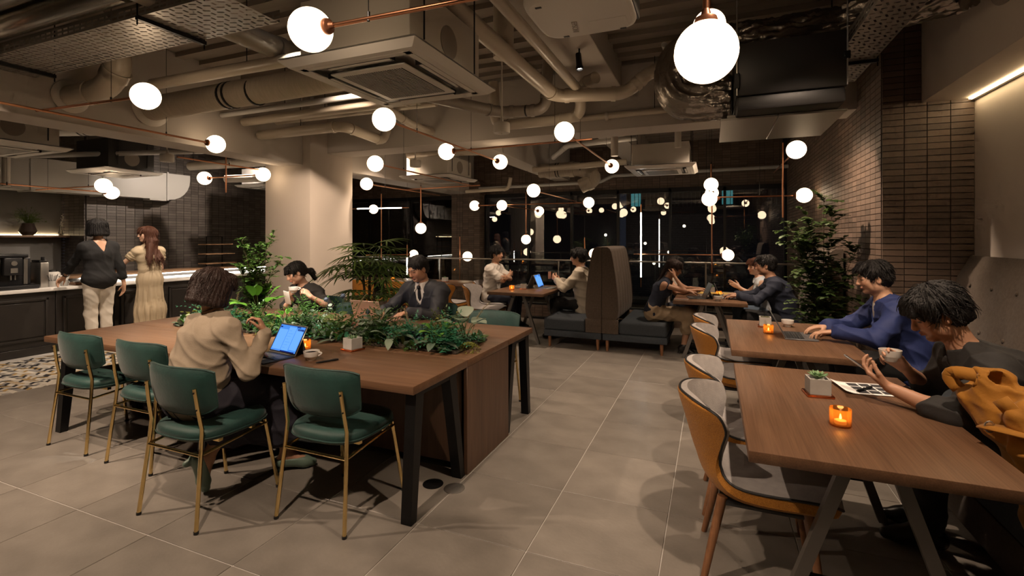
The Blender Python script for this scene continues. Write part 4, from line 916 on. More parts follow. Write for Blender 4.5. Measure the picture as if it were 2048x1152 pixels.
# shelf objects
def vase(label, p, prof, m, nm='glass_vase'):
    t = thing(nm, label, 'vase', p); MB().lathe(prof, 24).build('vessel', m, t); return t
mat('smoke_glass', (.05,.035,.028), .12, 0, spec=.6); 
v1 = vase('faceted dark glass vase with feathery green plant on the shelf', (-10.52, 4.42, 1.536), [(0,0),(.07,0),(.12,.06),(.075,.2),(.07,.2),(.11,.06),(.06,.012),(0,.012)], 'smoke_glass')
leaf_mat('asparagus', (.05,.09,.012), (.11,.16,.02), .5)
b = MB(); rs = random.Random(5)
for i in range(90):
    a = rs.random()*6.28; el = rs.uniform(.05, 1.3); l = rs.uniform(.12, .36); d = Vector((math.cos(a)*math.cos(el)*.55, math.sin(a)*math.cos(el), math.sin(el))); p0 = Vector((0,0,.17)); p2 = p0 + d*l - Vector((0,0,.06*l)); pts = bez(p0, p0 + Vector((d.x,d.y,d.z+.5))*l*.5, p2, 5)
    b.tube(pts, .0012, 3, caps=False)
    for q in range(16):
        t_ = rs.uniform(.3, 1); c = pts[min(5, int(t_*5))]; e = Vector((rs.uniform(-1,1), rs.uniform(-1,1), rs.uniform(-.3,1)))*.035; n_ = e.orthogonal().normalized()*.0022; b.add([c - n_, c + n_, c + e], [(0,1,2)])
o = b.build('foliage', 'asparagus', v1, smooth=False); o['kind'] = 'stuff'
v2 = vase('slender clear bud vase with dried white twig on the shelf end', (-10.52, 4.86, 1.536), [(0,0),(.03,0),(.034,.03),(.014,.12),(.014,.17),(.011,.17),(.011,.12),(.03,.03),(0,.01)], 'clear_glass', 'bud_vase')
b = MB(); b.tube(bez((0,0,.02),(0,.01,.2),(.01,.03,.38),8), .002, 5)
for i in range(16): t_ = .4 + .6*i/16; c = bez((0,0,.02),(0,.01,.2),(.01,.03,.38),16)[int(t_*15)]; b.sphere((c.x, c.y + rs.uniform(-.02,.02), c.z + .01), .007, 6, 4)
b.build('twig', 'paper', v2)
gl2 = vase('square clear glass tumbler glowing on the shelf', (-10.52, 3.98, 1.536), [(0,0),(.045,0),(.05,.1),(.046,.1),(.042,.006),(0,.006)], 'clear_glass', 'shelf_tumbler'); gl2['category'] = 'glass'
rg = tag(MB().tube([(.0,.045*math.cos(i*math.pi/10),.05+.045*math.sin(i*math.pi/10)) for i in range(20)], .009, 8, closed=True).build('shelf_ornament', 'black_metal', None, (-10.52, 3.84, 1.536)), 'small dark ring ornament at the cropped shelf end', 'ornament')

# ------------------------------------------------------------------ railing, floor boxes, neighbouring building
RY = 8.55
gu = struct(MB().box((-7.6, RY - .05, 0), (XW - .015, RY + .05, .26)).build('wall_upstand', 'brick_joint'))
brick_wall(gu, (-7.6, RY - .05, .0), (1, 0, 0), (0, -1, 0), 58, 5, 'brick', 290)
rl = thing('glass_railing', 'clear glass railing with slim steel handrail before the windows', 'railing', (-7.6, RY, 0))
xs = [0, 1.25, 2.5, 3.75, 5.0, 6.25, 7.5, 8.88]
for a, b_ in zip(xs[:-1], xs[1:]): MB().box((a + .02, -.005, .275), (b_ - .02, .005, 1.06)).build('glass_panel', 'rail_glass', rl)
for x in xs: MB().bbox((x - .012, -.012, .26), (x + .012, .012, 1.07), .003, 1).build('post', 'steel', rl)
MB().bbox((-.02, -.028, 1.07), (8.9, .028, 1.098), .008, 2).build('handrail', 'steel', rl)
MB().box((0, -.02, .26), (8.9, .02, .282)).build('shoe', 'black_metal', rl)
def floor_box(label, x, y, m):
    t = thing('floor_box', label, 'floor box', (x, y, 0), 0, 'round floor outlet covers'); MB().lathe([(0,.0005),(.052,.0005),(.052,.0035),(.05,.004),(0,.004)], 32).build('cover', m, t); MB().lathe([(.052,.0005),(.062,.0005),(.062,.003),(.053,.0045)], 32).build('ring', 'steel' if m != 'black_metal' else 'black_metal', t); MB().box((-.035,.012,.004),(.035,.03,.0048)).build('flap', m, t)
floor_box('round dark floor outlet cover below the table end', -1.565, 2.545, 'black_metal'); floor_box('round steel floor outlet cover at the table foot by the aisle', -1.42, 2.548, 'steel')
floor_box('round floor outlet cover near the last green chair', -4.83, 2.545, 'grey_steel'); floor_box('second floor outlet cover beside the last green chair', -4.64, 2.56, 'steel')
nb = thing('neighbour_building', 'dark brick building with teal-lit windows across the street', 'building', (0, 18, 0))
def brickmat():
    m = bpy.data.materials.new('far_brick'); m.use_nodes = True; nt = m.node_tree; b = nt.nodes['Principled BSDF']; br = nt.nodes.new('ShaderNodeTexBrick'); tc = nt.nodes.new('ShaderNodeTexCoord'); mp = nt.nodes.new('ShaderNodeMapping'); mp.inputs['Rotation'].default_value = (R(90), 0, 0)
    br.inputs['Scale'].default_value = 3.; br.inputs[1].default_value = (.10,.095,.10,1); br.inputs[2].default_value = (.13,.12,.125,1); br.inputs[3].default_value = (.03,.03,.035,1)
    nt.links.new(tc.outputs['Object'], mp.inputs[0]); nt.links.new(mp.outputs[0], br.inputs[0]); nt.links.new(br.outputs[0], b.inputs[0]); b.inputs['Roughness'].default_value = .8; MATS['far_brick'] = m
brickmat()
MB().box((-12, 0, -4), (-3.2, .4, 7)).build('facade', 'night_wall', nb); MB().box((-3.0, .5, -4), (7, 1, 2.35)).build('brick_storey', 'far_brick', nb); MB().box((-3.0, .6, 2.35), (7, 1, 7)).build('upper_storey', 'night_wall', nb)
for i in range(6):
    x = -2.9 + i * 1.55; w = MB().box((x, .45, 2.6), (x + 1.35, .58, 3.6)).build('window_recess', 'black_plastic', nb)
    if i in (0, 2, 4): MB().box((x + .1, .435, 2.66), (x + .45, .445, 3.54)).build('window_blind', 'far_teal', w)
    for q in range(9): MB().box((x + .08 + q * .14, .42, 2.62), (x + .10 + q * .14, .44, 3.58)).build('bar', 'grey_steel', w)
for i, (x, z) in enumerate(((-2.2,1.3),(-1.4,1.0),(-.9,1.9),(-1.9,.6),(.3,.9),(-3.6,1.6))): MB().sphere((x, -.3, z), .05, 10, 8).build('facade_lamp', 'far_lamp', nb)
# ------------------------------------------------------------------ implicit-surface bodies
class SDF:
    def __init__(s): s.p = []; s.lo = np.full(3, 9e9); s.hi = np.full(3, -9e9)
    def _b(s, pts, r, op):
        pts = np.array([tuple(q) for q in pts], float); lo = pts.min(0) - r; hi = pts.max(0) + r
        if op == 'u': s.lo = np.minimum(s.lo, lo); s.hi = np.maximum(s.hi, hi)
        return lo, hi
    def cap(s, a, b, ra, rb=None, k=.02, op='u', flat=None):
        rb = ra if rb is None else rb; a = np.array(tuple(a), float); b = np.array(tuple(b), float)
        ext = max(ra, rb)
        if flat is not None: ext = ext / min(1, flat[1])
        lo, hi = s._b((a, b), ext, op)
        def f(X, Y, Z):
            x, y, z = X - a[0], Y - a[1], Z - a[2]; d = b - a
            if flat is not None:
                n, q = np.array(tuple(flat[0]), float), flat[1]; w = (x * n[0] + y * n[1] + z * n[2]) * (q - 1); x, y, z = x + w * n[0], y + w * n[1], z + w * n[2]; d = d + n * (d @ n) * (q - 1)
            t = np.clip((x * d[0] + y * d[1] + z * d[2]) / max(d @ d, 1e-9), 0, 1)
            return np.sqrt((x - t * d[0]) ** 2 + (y - t * d[1]) ** 2 + (z - t * d[2]) ** 2) - (ra + (rb - ra) * t)
        s.p.append((op, f, lo, hi, k)); return s
    def ell(s, c, r, k=.02, op='u', M=None):
        c = np.array(tuple(c), float); r = np.array(r if hasattr(r, '__len__') else (r, r, r), float); lo, hi = s._b((c,), r.max(), op)
        def f(X, Y, Z):
            x, y, z = X - c[0], Y - c[1], Z - c[2]
            if M is not None: x, y, z = M[0][0]*x + M[1][0]*y + M[2][0]*z, M[0][1]*x + M[1][1]*y + M[2][1]*z, M[0][2]*x + M[1][2]*y + M[2][2]*z
            k0 = np.sqrt((x/r[0])**2 + (y/r[1])**2 + (z/r[2])**2); k1 = np.sqrt((x/r[0]**2)**2 + (y/r[1]**2)**2 + (z/r[2]**2)**2) + 1e-9
            return k0 * (k0 - 1) / k1
        s.p.append((op, f, lo, hi, k)); return s
    def plane(s, c, n, k=.004):   # keep the side opposite to n
        c = np.array(tuple(c), float); n = np.array(tuple(n), float); n /= np.linalg.norm(n)
        s.p.append(('i', lambda X, Y, Z: (X - c[0]) * n[0] + (Y - c[1]) * n[1] + (Z - c[2]) * n[2], None, None, k)); return s
    def mesh(s, h):
        lo = s.lo - 3 * h; hi = s.hi + 3 * h; n = np.ceil((hi - lo) / h).astype(int) + 1
        ax = [(lo[i] + h * np.arange(n[i])).astype(np.float32) for i in range(3)]
        D = np.full(n, .5, np.float32)
        for op, f, l, u, k in s.p:
            if op == 'i':
                D = np.maximum(D, f(ax[0][:, None, None], ax[1][None, :, None], ax[2][None, None, :]).astype(np.float32)); continue
            i0 = np.maximum(((l - k - 2*h - lo) / h).astype(int), 0); i1 = np.minimum(((u + k + 2*h - lo) / h).astype(int) + 2, n)
            if (i1 <= i0).any(): continue
            sl = tuple(slice(a, b) for a, b in zip(i0, i1))
            v = f(ax[0][sl[0]][:, None, None], ax[1][sl[1]][None, :, None], ax[2][sl[2]][None, None, :]).astype(np.float32); d = D[sl]
            if op == 's':
                hh = np.clip(.5 - .5 * (d + v) / k, 0, 1); D[sl] = d * (1 - hh) - v * hh + k * hh * (1 - hh)
            else:
                hh = np.clip(.5 + .5 * (d - v) / k, 0, 1); D[sl] = d * (1 - hh) + v * hh - k * hh * (1 - hh)
        S = D < 0
        c = [S[a:n[0]-1+a, b:n[1]-1+b, e:n[2]-1+e] for a in (0,1) for b in (0,1) for e in (0,1)]
        cnt = sum(q.astype(np.int8) for q in c); act = (cnt > 0) & (cnt < 8); idx = np.argwhere(act)
        vid = np.full(act.shape, -1, np.int32); vid[act] = np.arange(len(idx))
        offs = np.array([(a, b, e) for a in (0,1) for b in (0,1) for e in (0,1)])
        val = np.stack([D[idx[:,0]+o[0], idx[:,1]+o[1], idx[:,2]+o[2]] for o in offs], 1)
        acc = np.zeros((len(idx), 3)); w = np.zeros(len(idx))
        for i in range(8):
            for j in range(i + 1, 8):
                if np.abs(offs[i] - offs[j]).sum() == 1:
                    m = (val[:, i] < 0) != (val[:, j] < 0); t = val[m, i] / (val[m, i] - val[m, j]); acc[m] += offs[i] + (offs[j] - offs[i]) * t[:, None]; w[m] += 1
        V = lo + h * (idx + acc / w[:, None]); F = []
        for a in range(3):
            b, e = (a + 1) % 3, (a + 2) % 3; s0 = [slice(None)] * 3; s1 = [slice(None)] * 3; s0[a] = slice(0, -1); s1[a] = slice(1, None)
            A, B = S[tuple(s0)], S[tuple(s1)]; E = np.argwhere(A != B); E = E[(E[:, b] > 0) & (E[:, e] > 0)]
            if not len(E): continue
            db = np.zeros(3, int); db[b] = 1; de = np.zeros(3, int); de[e] = 1
            g = lambda q: vid[q[:,0], q[:,1], q[:,2]]
            quad = np.stack([g(E - db - de), g(E - de), g(E), g(E - db)], 1); fl = ~A[E[:,0], E[:,1], E[:,2]]; quad[fl] = quad[fl][:, ::-1]; F.append(quad)
        return V, np.concatenate(F)
def qmesh(name, V, F, m, parent=None, smooth=2, attr=None):
    for it in range(smooth):   # light relaxation
        acc = np.zeros_like(V); cn = np.zeros(len(V))
        for a, b in ((0,1),(1,2),(2,3),(3,0)):
            np.add.at(acc, F[:, a], V[F[:, b]]); np.add.at(cn, F[:, a], 1); np.add.at(acc, F[:, b], V[F[:, a]]); np.add.at(cn, F[:, b], 1)
        V = V * .5 + .5 * acc / np.maximum(cn, 1)[:, None]
    me = bpy.data.meshes.new(name); nv, nf = len(V), len(F)
    me.vertices.add(nv); me.vertices.foreach_set('co', V.astype(np.float32).ravel()); me.loops.add(nf * 4); me.loops.foreach_set('vertex_index', F.astype(np.int32).ravel())
    me.polygons.add(nf); me.polygons.foreach_set('loop_start', np.arange(0, nf * 4, 4, dtype=np.int32)); me.polygons.foreach_set('use_smooth', np.ones(nf, bool))
    me.update(calc_edges=True); me.validate()
    for mm in (m if isinstance(m, (list, tuple)) else [m]): me.materials.append(MATS[mm])
    if attr is not None:
        at = me.color_attributes.new('fc', 'FLOAT_COLOR', 'POINT'); at.data.foreach_set('color', np.concatenate([attr, np.ones((nv, 1))], 1).astype(np.float32).ravel())
    o = bpy.data.objects.new(name, me); COL.objects.link(o); o.parent = parent; return o
def nrmls(V, F):
    fn = np.cross(V[F[:,2]] - V[F[:,0]], V[F[:,3]] - V[F[:,1]]); N = np.zeros_like(V)
    for i in range(4): np.add.at(N, F[:, i], fn)
    return N / np.maximum(np.linalg.norm(N, axis=1), 1e-9)[:, None]
def folds(V, F, amp, fr=9., seed=0.):
    N = nrmls(V, F); x, y, z = V.T; w1 = np.sin(6*x + 4*z + seed) + np.sin(5*y - 7*z + 2*seed); w2 = np.sin(9*x - 5*y + 3*seed)
    a = np.sin(fr*(x*1.1 + z*1.0 + .5*y) + 2.4*w1); b = np.sin(fr*1.7*(z - .6*y + .3*x) + 2.0*w2 + seed); c = np.sin(fr*2.9*(z*.7 + x - y*.4) + 1.5*w1 - w2)
    r = (1 - np.abs(a)) ** 2 * 1.5 + (1 - np.abs(b)) ** 2 * 1.1 + .35 * c - .9
    return V + N * (amp * r)[:, None]

def skin_mat(name, c, lip):
    m = bpy.data.materials.new(name); m.use_nodes = True; nt = m.node_tree; n = nt.nodes; L = nt.links; b = n['Principled BSDF']
    at = n.new('ShaderNodeVertexColor'); at.layer_name = 'fc'; sp = n.new('ShaderNodeSeparateColor'); L.new(at.outputs[0], sp.inputs[0]); prev = None
    for ch, col in ((2, (c[0]*1.05, c[1]*.72, c[2]*.66)), (0, lip), (1, (.012,.009,.008))):
        mx = n.new('ShaderNodeMix'); mx.data_type = 'RGBA'; L.new(sp.outputs[ch], mx.inputs[0])
        if prev: L.new(prev, mx.inputs[6])
        else: mx.inputs[6].default_value = (*c, 1)
        mx.inputs[7].default_value = (*col, 1); prev = mx.outputs[2]
    L.new(prev, b.inputs['Base Color']); b.inputs['Roughness'].default_value = .5
    b.inputs['Subsurface Weight'].default_value = .08; b.inputs['Subsurface Radius'].default_value = (.01,.004,.002); MATS[name] = m
skin_mat('skin', (.52,.30,.195), (.42,.13,.10)); skin_mat('skin_tan', (.42,.225,.14), (.36,.12,.09)); skin_mat('skin_pale', (.60,.37,.26), (.52,.13,.11))
mat('hair_black', (.006,.005,.005), .55, spec=.35, bump=.5, bscale=160.); mat('hair_brown', (.022,.010,.007), .52, spec=.35, bump=.5, bscale=160.); mat('hair_auburn', (.075,.026,.013), .52, spec=.35, bump=.5, bscale=160.)
mat('cloth_black', (.009,.009,.010), .85, bump=.1, bscale=90.); mat('cloth_charcoal', (.020,.019,.019), .8, bump=.1, bscale=90.); mat('cloth_suit', (.017,.019,.026), .62, bump=.08, bscale=120.); mat('cloth_white', (.62,.58,.53), .85, bump=.1, bscale=90.)
mat('cloth_cream', (.50,.44,.35), .85, bump=.1, bscale=90.); mat('cloth_beige', (.27,.215,.155), .85, 0, (.31,.25,.185), 20., bump=.12, bscale=160.); mat('cloth_blue', (.013,.026,.115), .75, bump=.1, bscale=120.); mat('cloth_navy', (.012,.017,.035), .8, bump=.1, bscale=120.)
mat('cloth_skirt', (.012,.011,.020), .8, bump=.1, bscale=120.); mat('cloth_dress', (.50,.40,.27), .7, bump=.08, bscale=120.); mat('cloth_khaki', (.34,.25,.16), .8, bump=.1, bscale=120.); mat('cloth_denim', (.10,.14,.20), .85, bump=.15, bscale=150.); mat('cloth_paleblue', (.50,.55,.60), .8)
mat('cloth_trouser', (.68,.62,.54), .8, bump=.08, bscale=120.); mat('shoe_green', (.13,.19,.15), .45); mat('shoe_black', (.010,.009,.009), .35); mat('tie', (.008,.008,.012), .5); mat('mustard', (.36,.15,.012), .8, bump=.1, bscale=120., sheen=.2)

def vec(*a): return np.array(a if len(a) > 1 else a[0], float)
def unit(v): return v / max(np.linalg.norm(v), 1e-9)
def rotm(yaw=0, pitch=0, roll=0):   # head frame: pitch forward-down positive
    y, p, r = R(yaw), -R(pitch), R(roll)
    Rz = np.array([[math.cos(y), -math.sin(y), 0], [math.sin(y), math.cos(y), 0], [0, 0, 1]]); Rx = np.array([[1,0,0],[0,math.cos(p),-math.sin(p)],[0,math.sin(p),math.cos(p)]]); Ry = np.array([[math.cos(r),0,math.sin(r)],[0,1,0],[-math.sin(r),0,math.cos(r)]])
    return Rz @ Rx @ Ry
def ik(sh, wr, l1, l2, hint):
    d = wr - sh; L = min(np.linalg.norm(d), (l1 + l2) * .995); d = unit(d); wr = sh + d * L
    a = (l1*l1 - l2*l2 + L*L) / (2*L); hgt = math.sqrt(max(l1*l1 - a*a, 0)); h = hint - d * (hint @ d); return sh + d * a + unit(h) * hgt, wr

def hand(S, wr, fd, n, side, curl=(20,25,20), thumb=(.55,.6,.5), sc=1., spread=.0, k=.008):
    """fd finger direction, n palm normal, side +1 if the thumb lies along fd x n"""
    fd = unit(fd); n = unit(n - fd * (n @ fd)); l = np.cross(fd, n) * side; r = .0088 * sc
    kn = []
    for i, (u, v) in enumerate(((.086,.029),(.091,.010),(.087,-.010),(.079,-.028))):
        kp = wr + (fd * u + l * v) * sc; kn.append(kp); S.cap(wr + l * v * .45 * sc, kp, .0145*sc, .0105*sc, .014)
    for i, ls in enumerate(((.040,.024,.020),(.044,.028,.021),(.041,.026,.020),(.032,.020,.018))):
        p = kn[i]; a = 0; sp = l * spread * (1.5 - i) / 1.5
        for j in range(3):
            a += R(curl[j] * (1 + .12 * (i - 1))); q = p + unit(fd * math.cos(a) + n * math.sin(a) + sp) * ls[j] * sc; S.cap(p, q, r * (1 - .07*j), r * (1 - .07*(j+1)), .005); p = q
    b = wr + (fd * .022 + l * .020 + n * .006) * sc; d1 = unit(fd * thumb[0] + l * thumb[1] + n * thumb[2] * .6); p1 = b + d1 * .042 * sc; d2 = unit(fd * (thumb[0] + .35) + l * thumb[1] * .4 + n * thumb[2]); p2 = p1 + d2 * .032 * sc; p3 = p2 + unit(d2 + n * .2) * .024 * sc
    S.cap(b, p1, .0135*sc, .0105*sc, .012); S.cap(p1, p2, .0105*sc, .0092*sc, .004); S.cap(p2, p3, .0092*sc, .008*sc, .004)

def head_sdf(S, c, H, s, fem):
    def P(x, y, z): return c + H @ (vec(x, y, z) * s)
    E = lambda p, r, k=.02, op='u': S.ell(P(*p), vec(r) * s, k * s, op, H)
    E((0,-.014,.034), (.073,.091,.077)); E((0,.028,-.028), (.057 if not fem else .053,.060,.083), .03); E((0,.066,-.088), (.024,.020,.018), .025)
    for q in (-1, 1):
        E((q*.036,.056,-.022), (.028,.026,.032), .025); E((q*.046,.012,-.062), (.018,.038,.026), .03)
        E((q*.0725,-.008,-.012), (.009,.019,.031), .006); E((q*.080,-.002,-.010), (.006,.009,.017), .004, 's')
        E((q*.030,.094,.007), (.019,.013,.011), .012, 's'); E((q*.030,.076,.005), (.0135,.0125,.0115), .004)
        E((q*.010,.100,-.030), (.0085,.010,.008), .008)
    E((0,.083,.026), (.046,.012,.009), .018)
    S.cap(P(0,.088,.014), P(0,.108,-.024), .0075*s, .0105*s, .012*s)
    E((0,.0905,-.053), (.021,.010,.0048), .006); E((0,.0885,-.0625), (.018,.010,.0055), .006); E((0,.101,-.0578), (.022,.008,.0018), .003, 's')
    E((0,.080,-.074), (.014,.008,.006), .01, 's')
def face_attr(V, c, H, s):
    q = ((V - c) @ H) / s; x, y, z = np.abs(q[:,0]), q[:,1], q[:,2]; f = (y > .06)
    lip = np.clip(1.3 - np.sqrt((x/.022)**2 + ((z + .058)/.0115)**2) * 1.0, 0, 1) * f * np.clip((.9 - np.sqrt((x/.028)**2 + ((z+.058)/.014)**2)) * 6 + .5, 0, 1)
    bz = .030 - .25 * (x - .03) ** 2 / .03; brow = np.clip(1.6 - np.abs(z - bz) / .0045, 0, 1) * ((x > .012) & (x < .05)) * f
    ez = .004 - 6 * (x - .030) ** 2; eye = np.clip(1.5 - np.abs(z - ez) / .0038, 0, 1) * ((x > .016) & (x < .046)) * f
    ck = np.exp(-((x - .04)**2 + (z + .028)**2) / .0006) * f * .35 + np.exp(-(x**2 + (z + .02)**2 + (y - .11)**2) / .0003) * .25
    return np.stack([lip, np.maximum(brow * .85, eye), np.clip(ck, 0, 1)], 1)

def hair_sdf(c, H, s, style, J=None):
    S = SDF()
    def P(x, y, z): return c + H @ (vec(x, y, z) * s)
    E = lambda p, r, k=.015, op='u': S.ell(P(*p), vec(r) * s, k * s, op, H)
    C = lambda a, b, ra, rb=None, k=.02, op='u': S.cap(P(*a), P(*b), ra*s, None if rb is None else rb*s, k*s, op)
    vol = {'short': .012, 'mop': .024, 'crop': .007}.get(style, .013)
    E((0,-.018,.042), (.076+vol, .094+vol, .079+vol))
    if style in ('short', 'mop', 'crop'):
        E((0,-.045,-.01), (.074+vol*.6, .066+vol*.6, .075))
        if style == 'mop':
            for x in (-.055,-.03,-.005,.02,.045): C((x,.058,.088), (x*1.15+.006,.097,.044), .024, .012, .02)
            for q in (-1, 1): C((q*.072,.03,.06), (q*.080,.035,.026), .026, .012); C((q*.07,-.02,.05), (q*.084,-.03,-.02), .03, .014); C((q*.04,-.09,.03), (q*.05,-.1,-.05), .03, .014)
        elif style == 'short':
            for x in (-.045,-.02,.01,.04): C((x,.045,.098), (x*1.2,.088,.072), .024, .014, .02)
            for q in (-1, 1): C((q*.072,.022,.05), (q*.076,.030,.012), .016, .008)
        E((0,.125,-.045), (.085,.075,.085), .012, 's'); E((0,.07,-.10), (.12,.09,.06), .02, 's')
        if style != 'mop': E((0,.138,.020 if style == 'short' else .034), (.068,.064,.064), .010, 's')
        for q in (-1, 1): E((q*.085,.004,-.02), (.03,.032,.036), .01, 's')
        S.plane(P(0,0,-.075), H @ vec(0,.25,-1))
    elif style == 'bob':
        for i in range(15):
            a = R(-128 + 256 * i / 14) ; x, y = math.sin(a), -math.cos(a)
            C((x*.07, y*.085-.01, .05), (x*.093, y*.098-.005, -.085 + .012*(y > .3)), .028, .022, .03)
        for x in (-.05,-.03,-.01,.01,.03,.05): C((x,.055,.09), (x*1.1,.096,.032), .022, .010, .02)
        E((0,.085,-.07), (.062,.075,.10), .012, 's')
    elif style in ('long', 'longw'):
        for i in range(13):
            a = R(-110 + 220 * i / 12); x, y = math.sin(a), -math.cos(a); ln = .34 + .05*math.sin(i*2.1)
            C((x*.07, y*.085-.01, .05), (x*.085, y*.09-.01, -.09), .028, .024, .03); e_ = J['n'] - J['fw']*(.135 + .012*math.sin(i*2.3))*s + J['fx']*math.sin(R(-150 + 300*i/12))*.115*s - J['up']*(ln - .12)*s; S.cap(P(x*.085, y*.09-.01, -.09), e_, .026*s, .012*s, .03*s)
        for x in (-.05,-.03,-.01,.01,.03,.05): C((x,.055,.09), (x*1.25,.094,.040 - abs(x)*.5), .022, .010, .02)
        E((0,.085,-.07), (.06,.075,.10), .012, 's')
    elif style in ('pony', 'lowpony', 'tied'):
        E((0,-.05,.0), (.072,.058,.07)); E((0,-.095,-.015), (.03,.03,.03), .02)
        if style == 'pony': C((0,-.10,-.015), (.02,-.155,-.05), .026, .032, .02); C((.02,-.155,-.05), (.035,-.165,-.15), .032, .02, .02)
        if style == 'lowpony': C((0,-.10,-.03), (0,-.115,-.22), .026, .014, .02)
        for x in (-.05,-.03,-.01,.01,.03,.05): C((x,.055,.09), (x*1.15,.097,.034 if style != 'tied' else .06), .020, .009, .02)
        for q in (-1, 1): C((q*.068,.035,.045), (q*.072,.05,-.02), .012, .006)
        E((0,.125,-.045), (.075,.075,.085), .012, 's')
        for q in (-1, 1): E((q*.085,.004,-.02), (.028,.03,.036), .01, 's')
        S.plane(P(0,0,-.07), H @ vec(0,.3,-1)) if style == 'tied' else None
    return S
def strands(V, F, c, H, s, amp, fr=30):
    q = ((V - c) @ H) / s; th = np.arctan2(q[:,0], -(q[:,1] + .03)); rad = np.arccos(np.clip(q[:,2] / np.maximum(np.linalg.norm(q, axis=1), 1e-6), -1, 1))
    w = np.sin(th * fr + .9*np.sin(rad*2.2 + th*2)) * .55 + np.sin(th * fr * 1.9 + .7*np.sin(rad*3.1) + 1) * .45 + .5*np.sin(th*9 + rad*1.5)
    return V + nrmls(V, F) * (amp * s * w * np.clip(rad*1.2, .05, 1))[:, None]

def locks(V, F, c, H, s, style, m, parent, seed):
    """loose tapered locks growing over the hair surface"""
    rg = np.random.RandomState(seed); N = nrmls(V, F); q = ((V - c) @ H) / s; n, L0, lift = {'short': (620,.045,.32), 'mop': (760,.050,.30), 'crop': (420,.022,.35), 'bob': (560,.05,.0), 'long': (620,.12,.05), 'longw': (620,.12,.05)}.get(style, (420,.06,.06))
    ok = np.where((q[:,2] > (-.02 if style in ('short','mop','crop') else -.3)))[0]; pick = ok[rg.randint(0, len(ok), n)]; b = MB(); vs = []; fs = []
    if style == 'bob': ok = np.where((q[:,2] > -.045) & ~((q[:,1] > .05) & (q[:,2] < .06)))[0]; pick = ok[rg.randint(0, len(ok), n)]
    elif style not in ('mop', 'short', 'crop'): ok = np.where(~((q[:,1] > .045) & (q[:,2] < .075) & (q[:,2] > -.1)))[0]; pick = ok[rg.randint(0, len(ok), n)]
    elif style in ('mop', 'short', 'crop'): ok = np.where((q[:,2] > -.01) & ~((q[:,1] > .055) & (q[:,2] < (.075 if style != 'mop' else .072))))[0]; pick = ok[rg.randint(0, len(ok), n)]
    dn = H @ vec(0,0,-1)
    for i in pick:
        p = V[i].copy(); nn = N[i]; x, y, z = q[i]; fl = H @ vec(x, (y + .03) * (1.5 if y > 0 else 1), 0); fl = unit(fl) * .8 + dn * .7 + (H @ vec(.35, 0, 0)) * (1 if y > .02 else .2); t = unit(fl - nn * (fl @ nn)); l = L0 * rg.uniform(.55, 1.25) * s; w = rg.uniform(.0025, .005) * s; lf = lift * rg.uniform(.2, 1.3); sd = np.cross(t, nn); k0 = len(vs); sway = rg.uniform(-.35, .35)
        for k in range(5):
            ww = w * (1 - k / 4.15); vs += [tuple(p - sd * ww), tuple(p + nn * ww * .5 + nn * .001), tuple(p + sd * ww)]; t2 = unit(t + nn * (lf - .22 * k) + dn * .16 * k + sd * sway * .3); p = p + t2 * l / 4
        for k in range(4):
            for j in range(2): a_ = k0 + 3*k + j; fs.append((a_, a_ + 1, a_ + 4, a_ + 3))
    b.add(vs, fs); b.sm = True; o = b.build('hair_locks', m, parent, angle=80); o['kind'] = 'stuff'

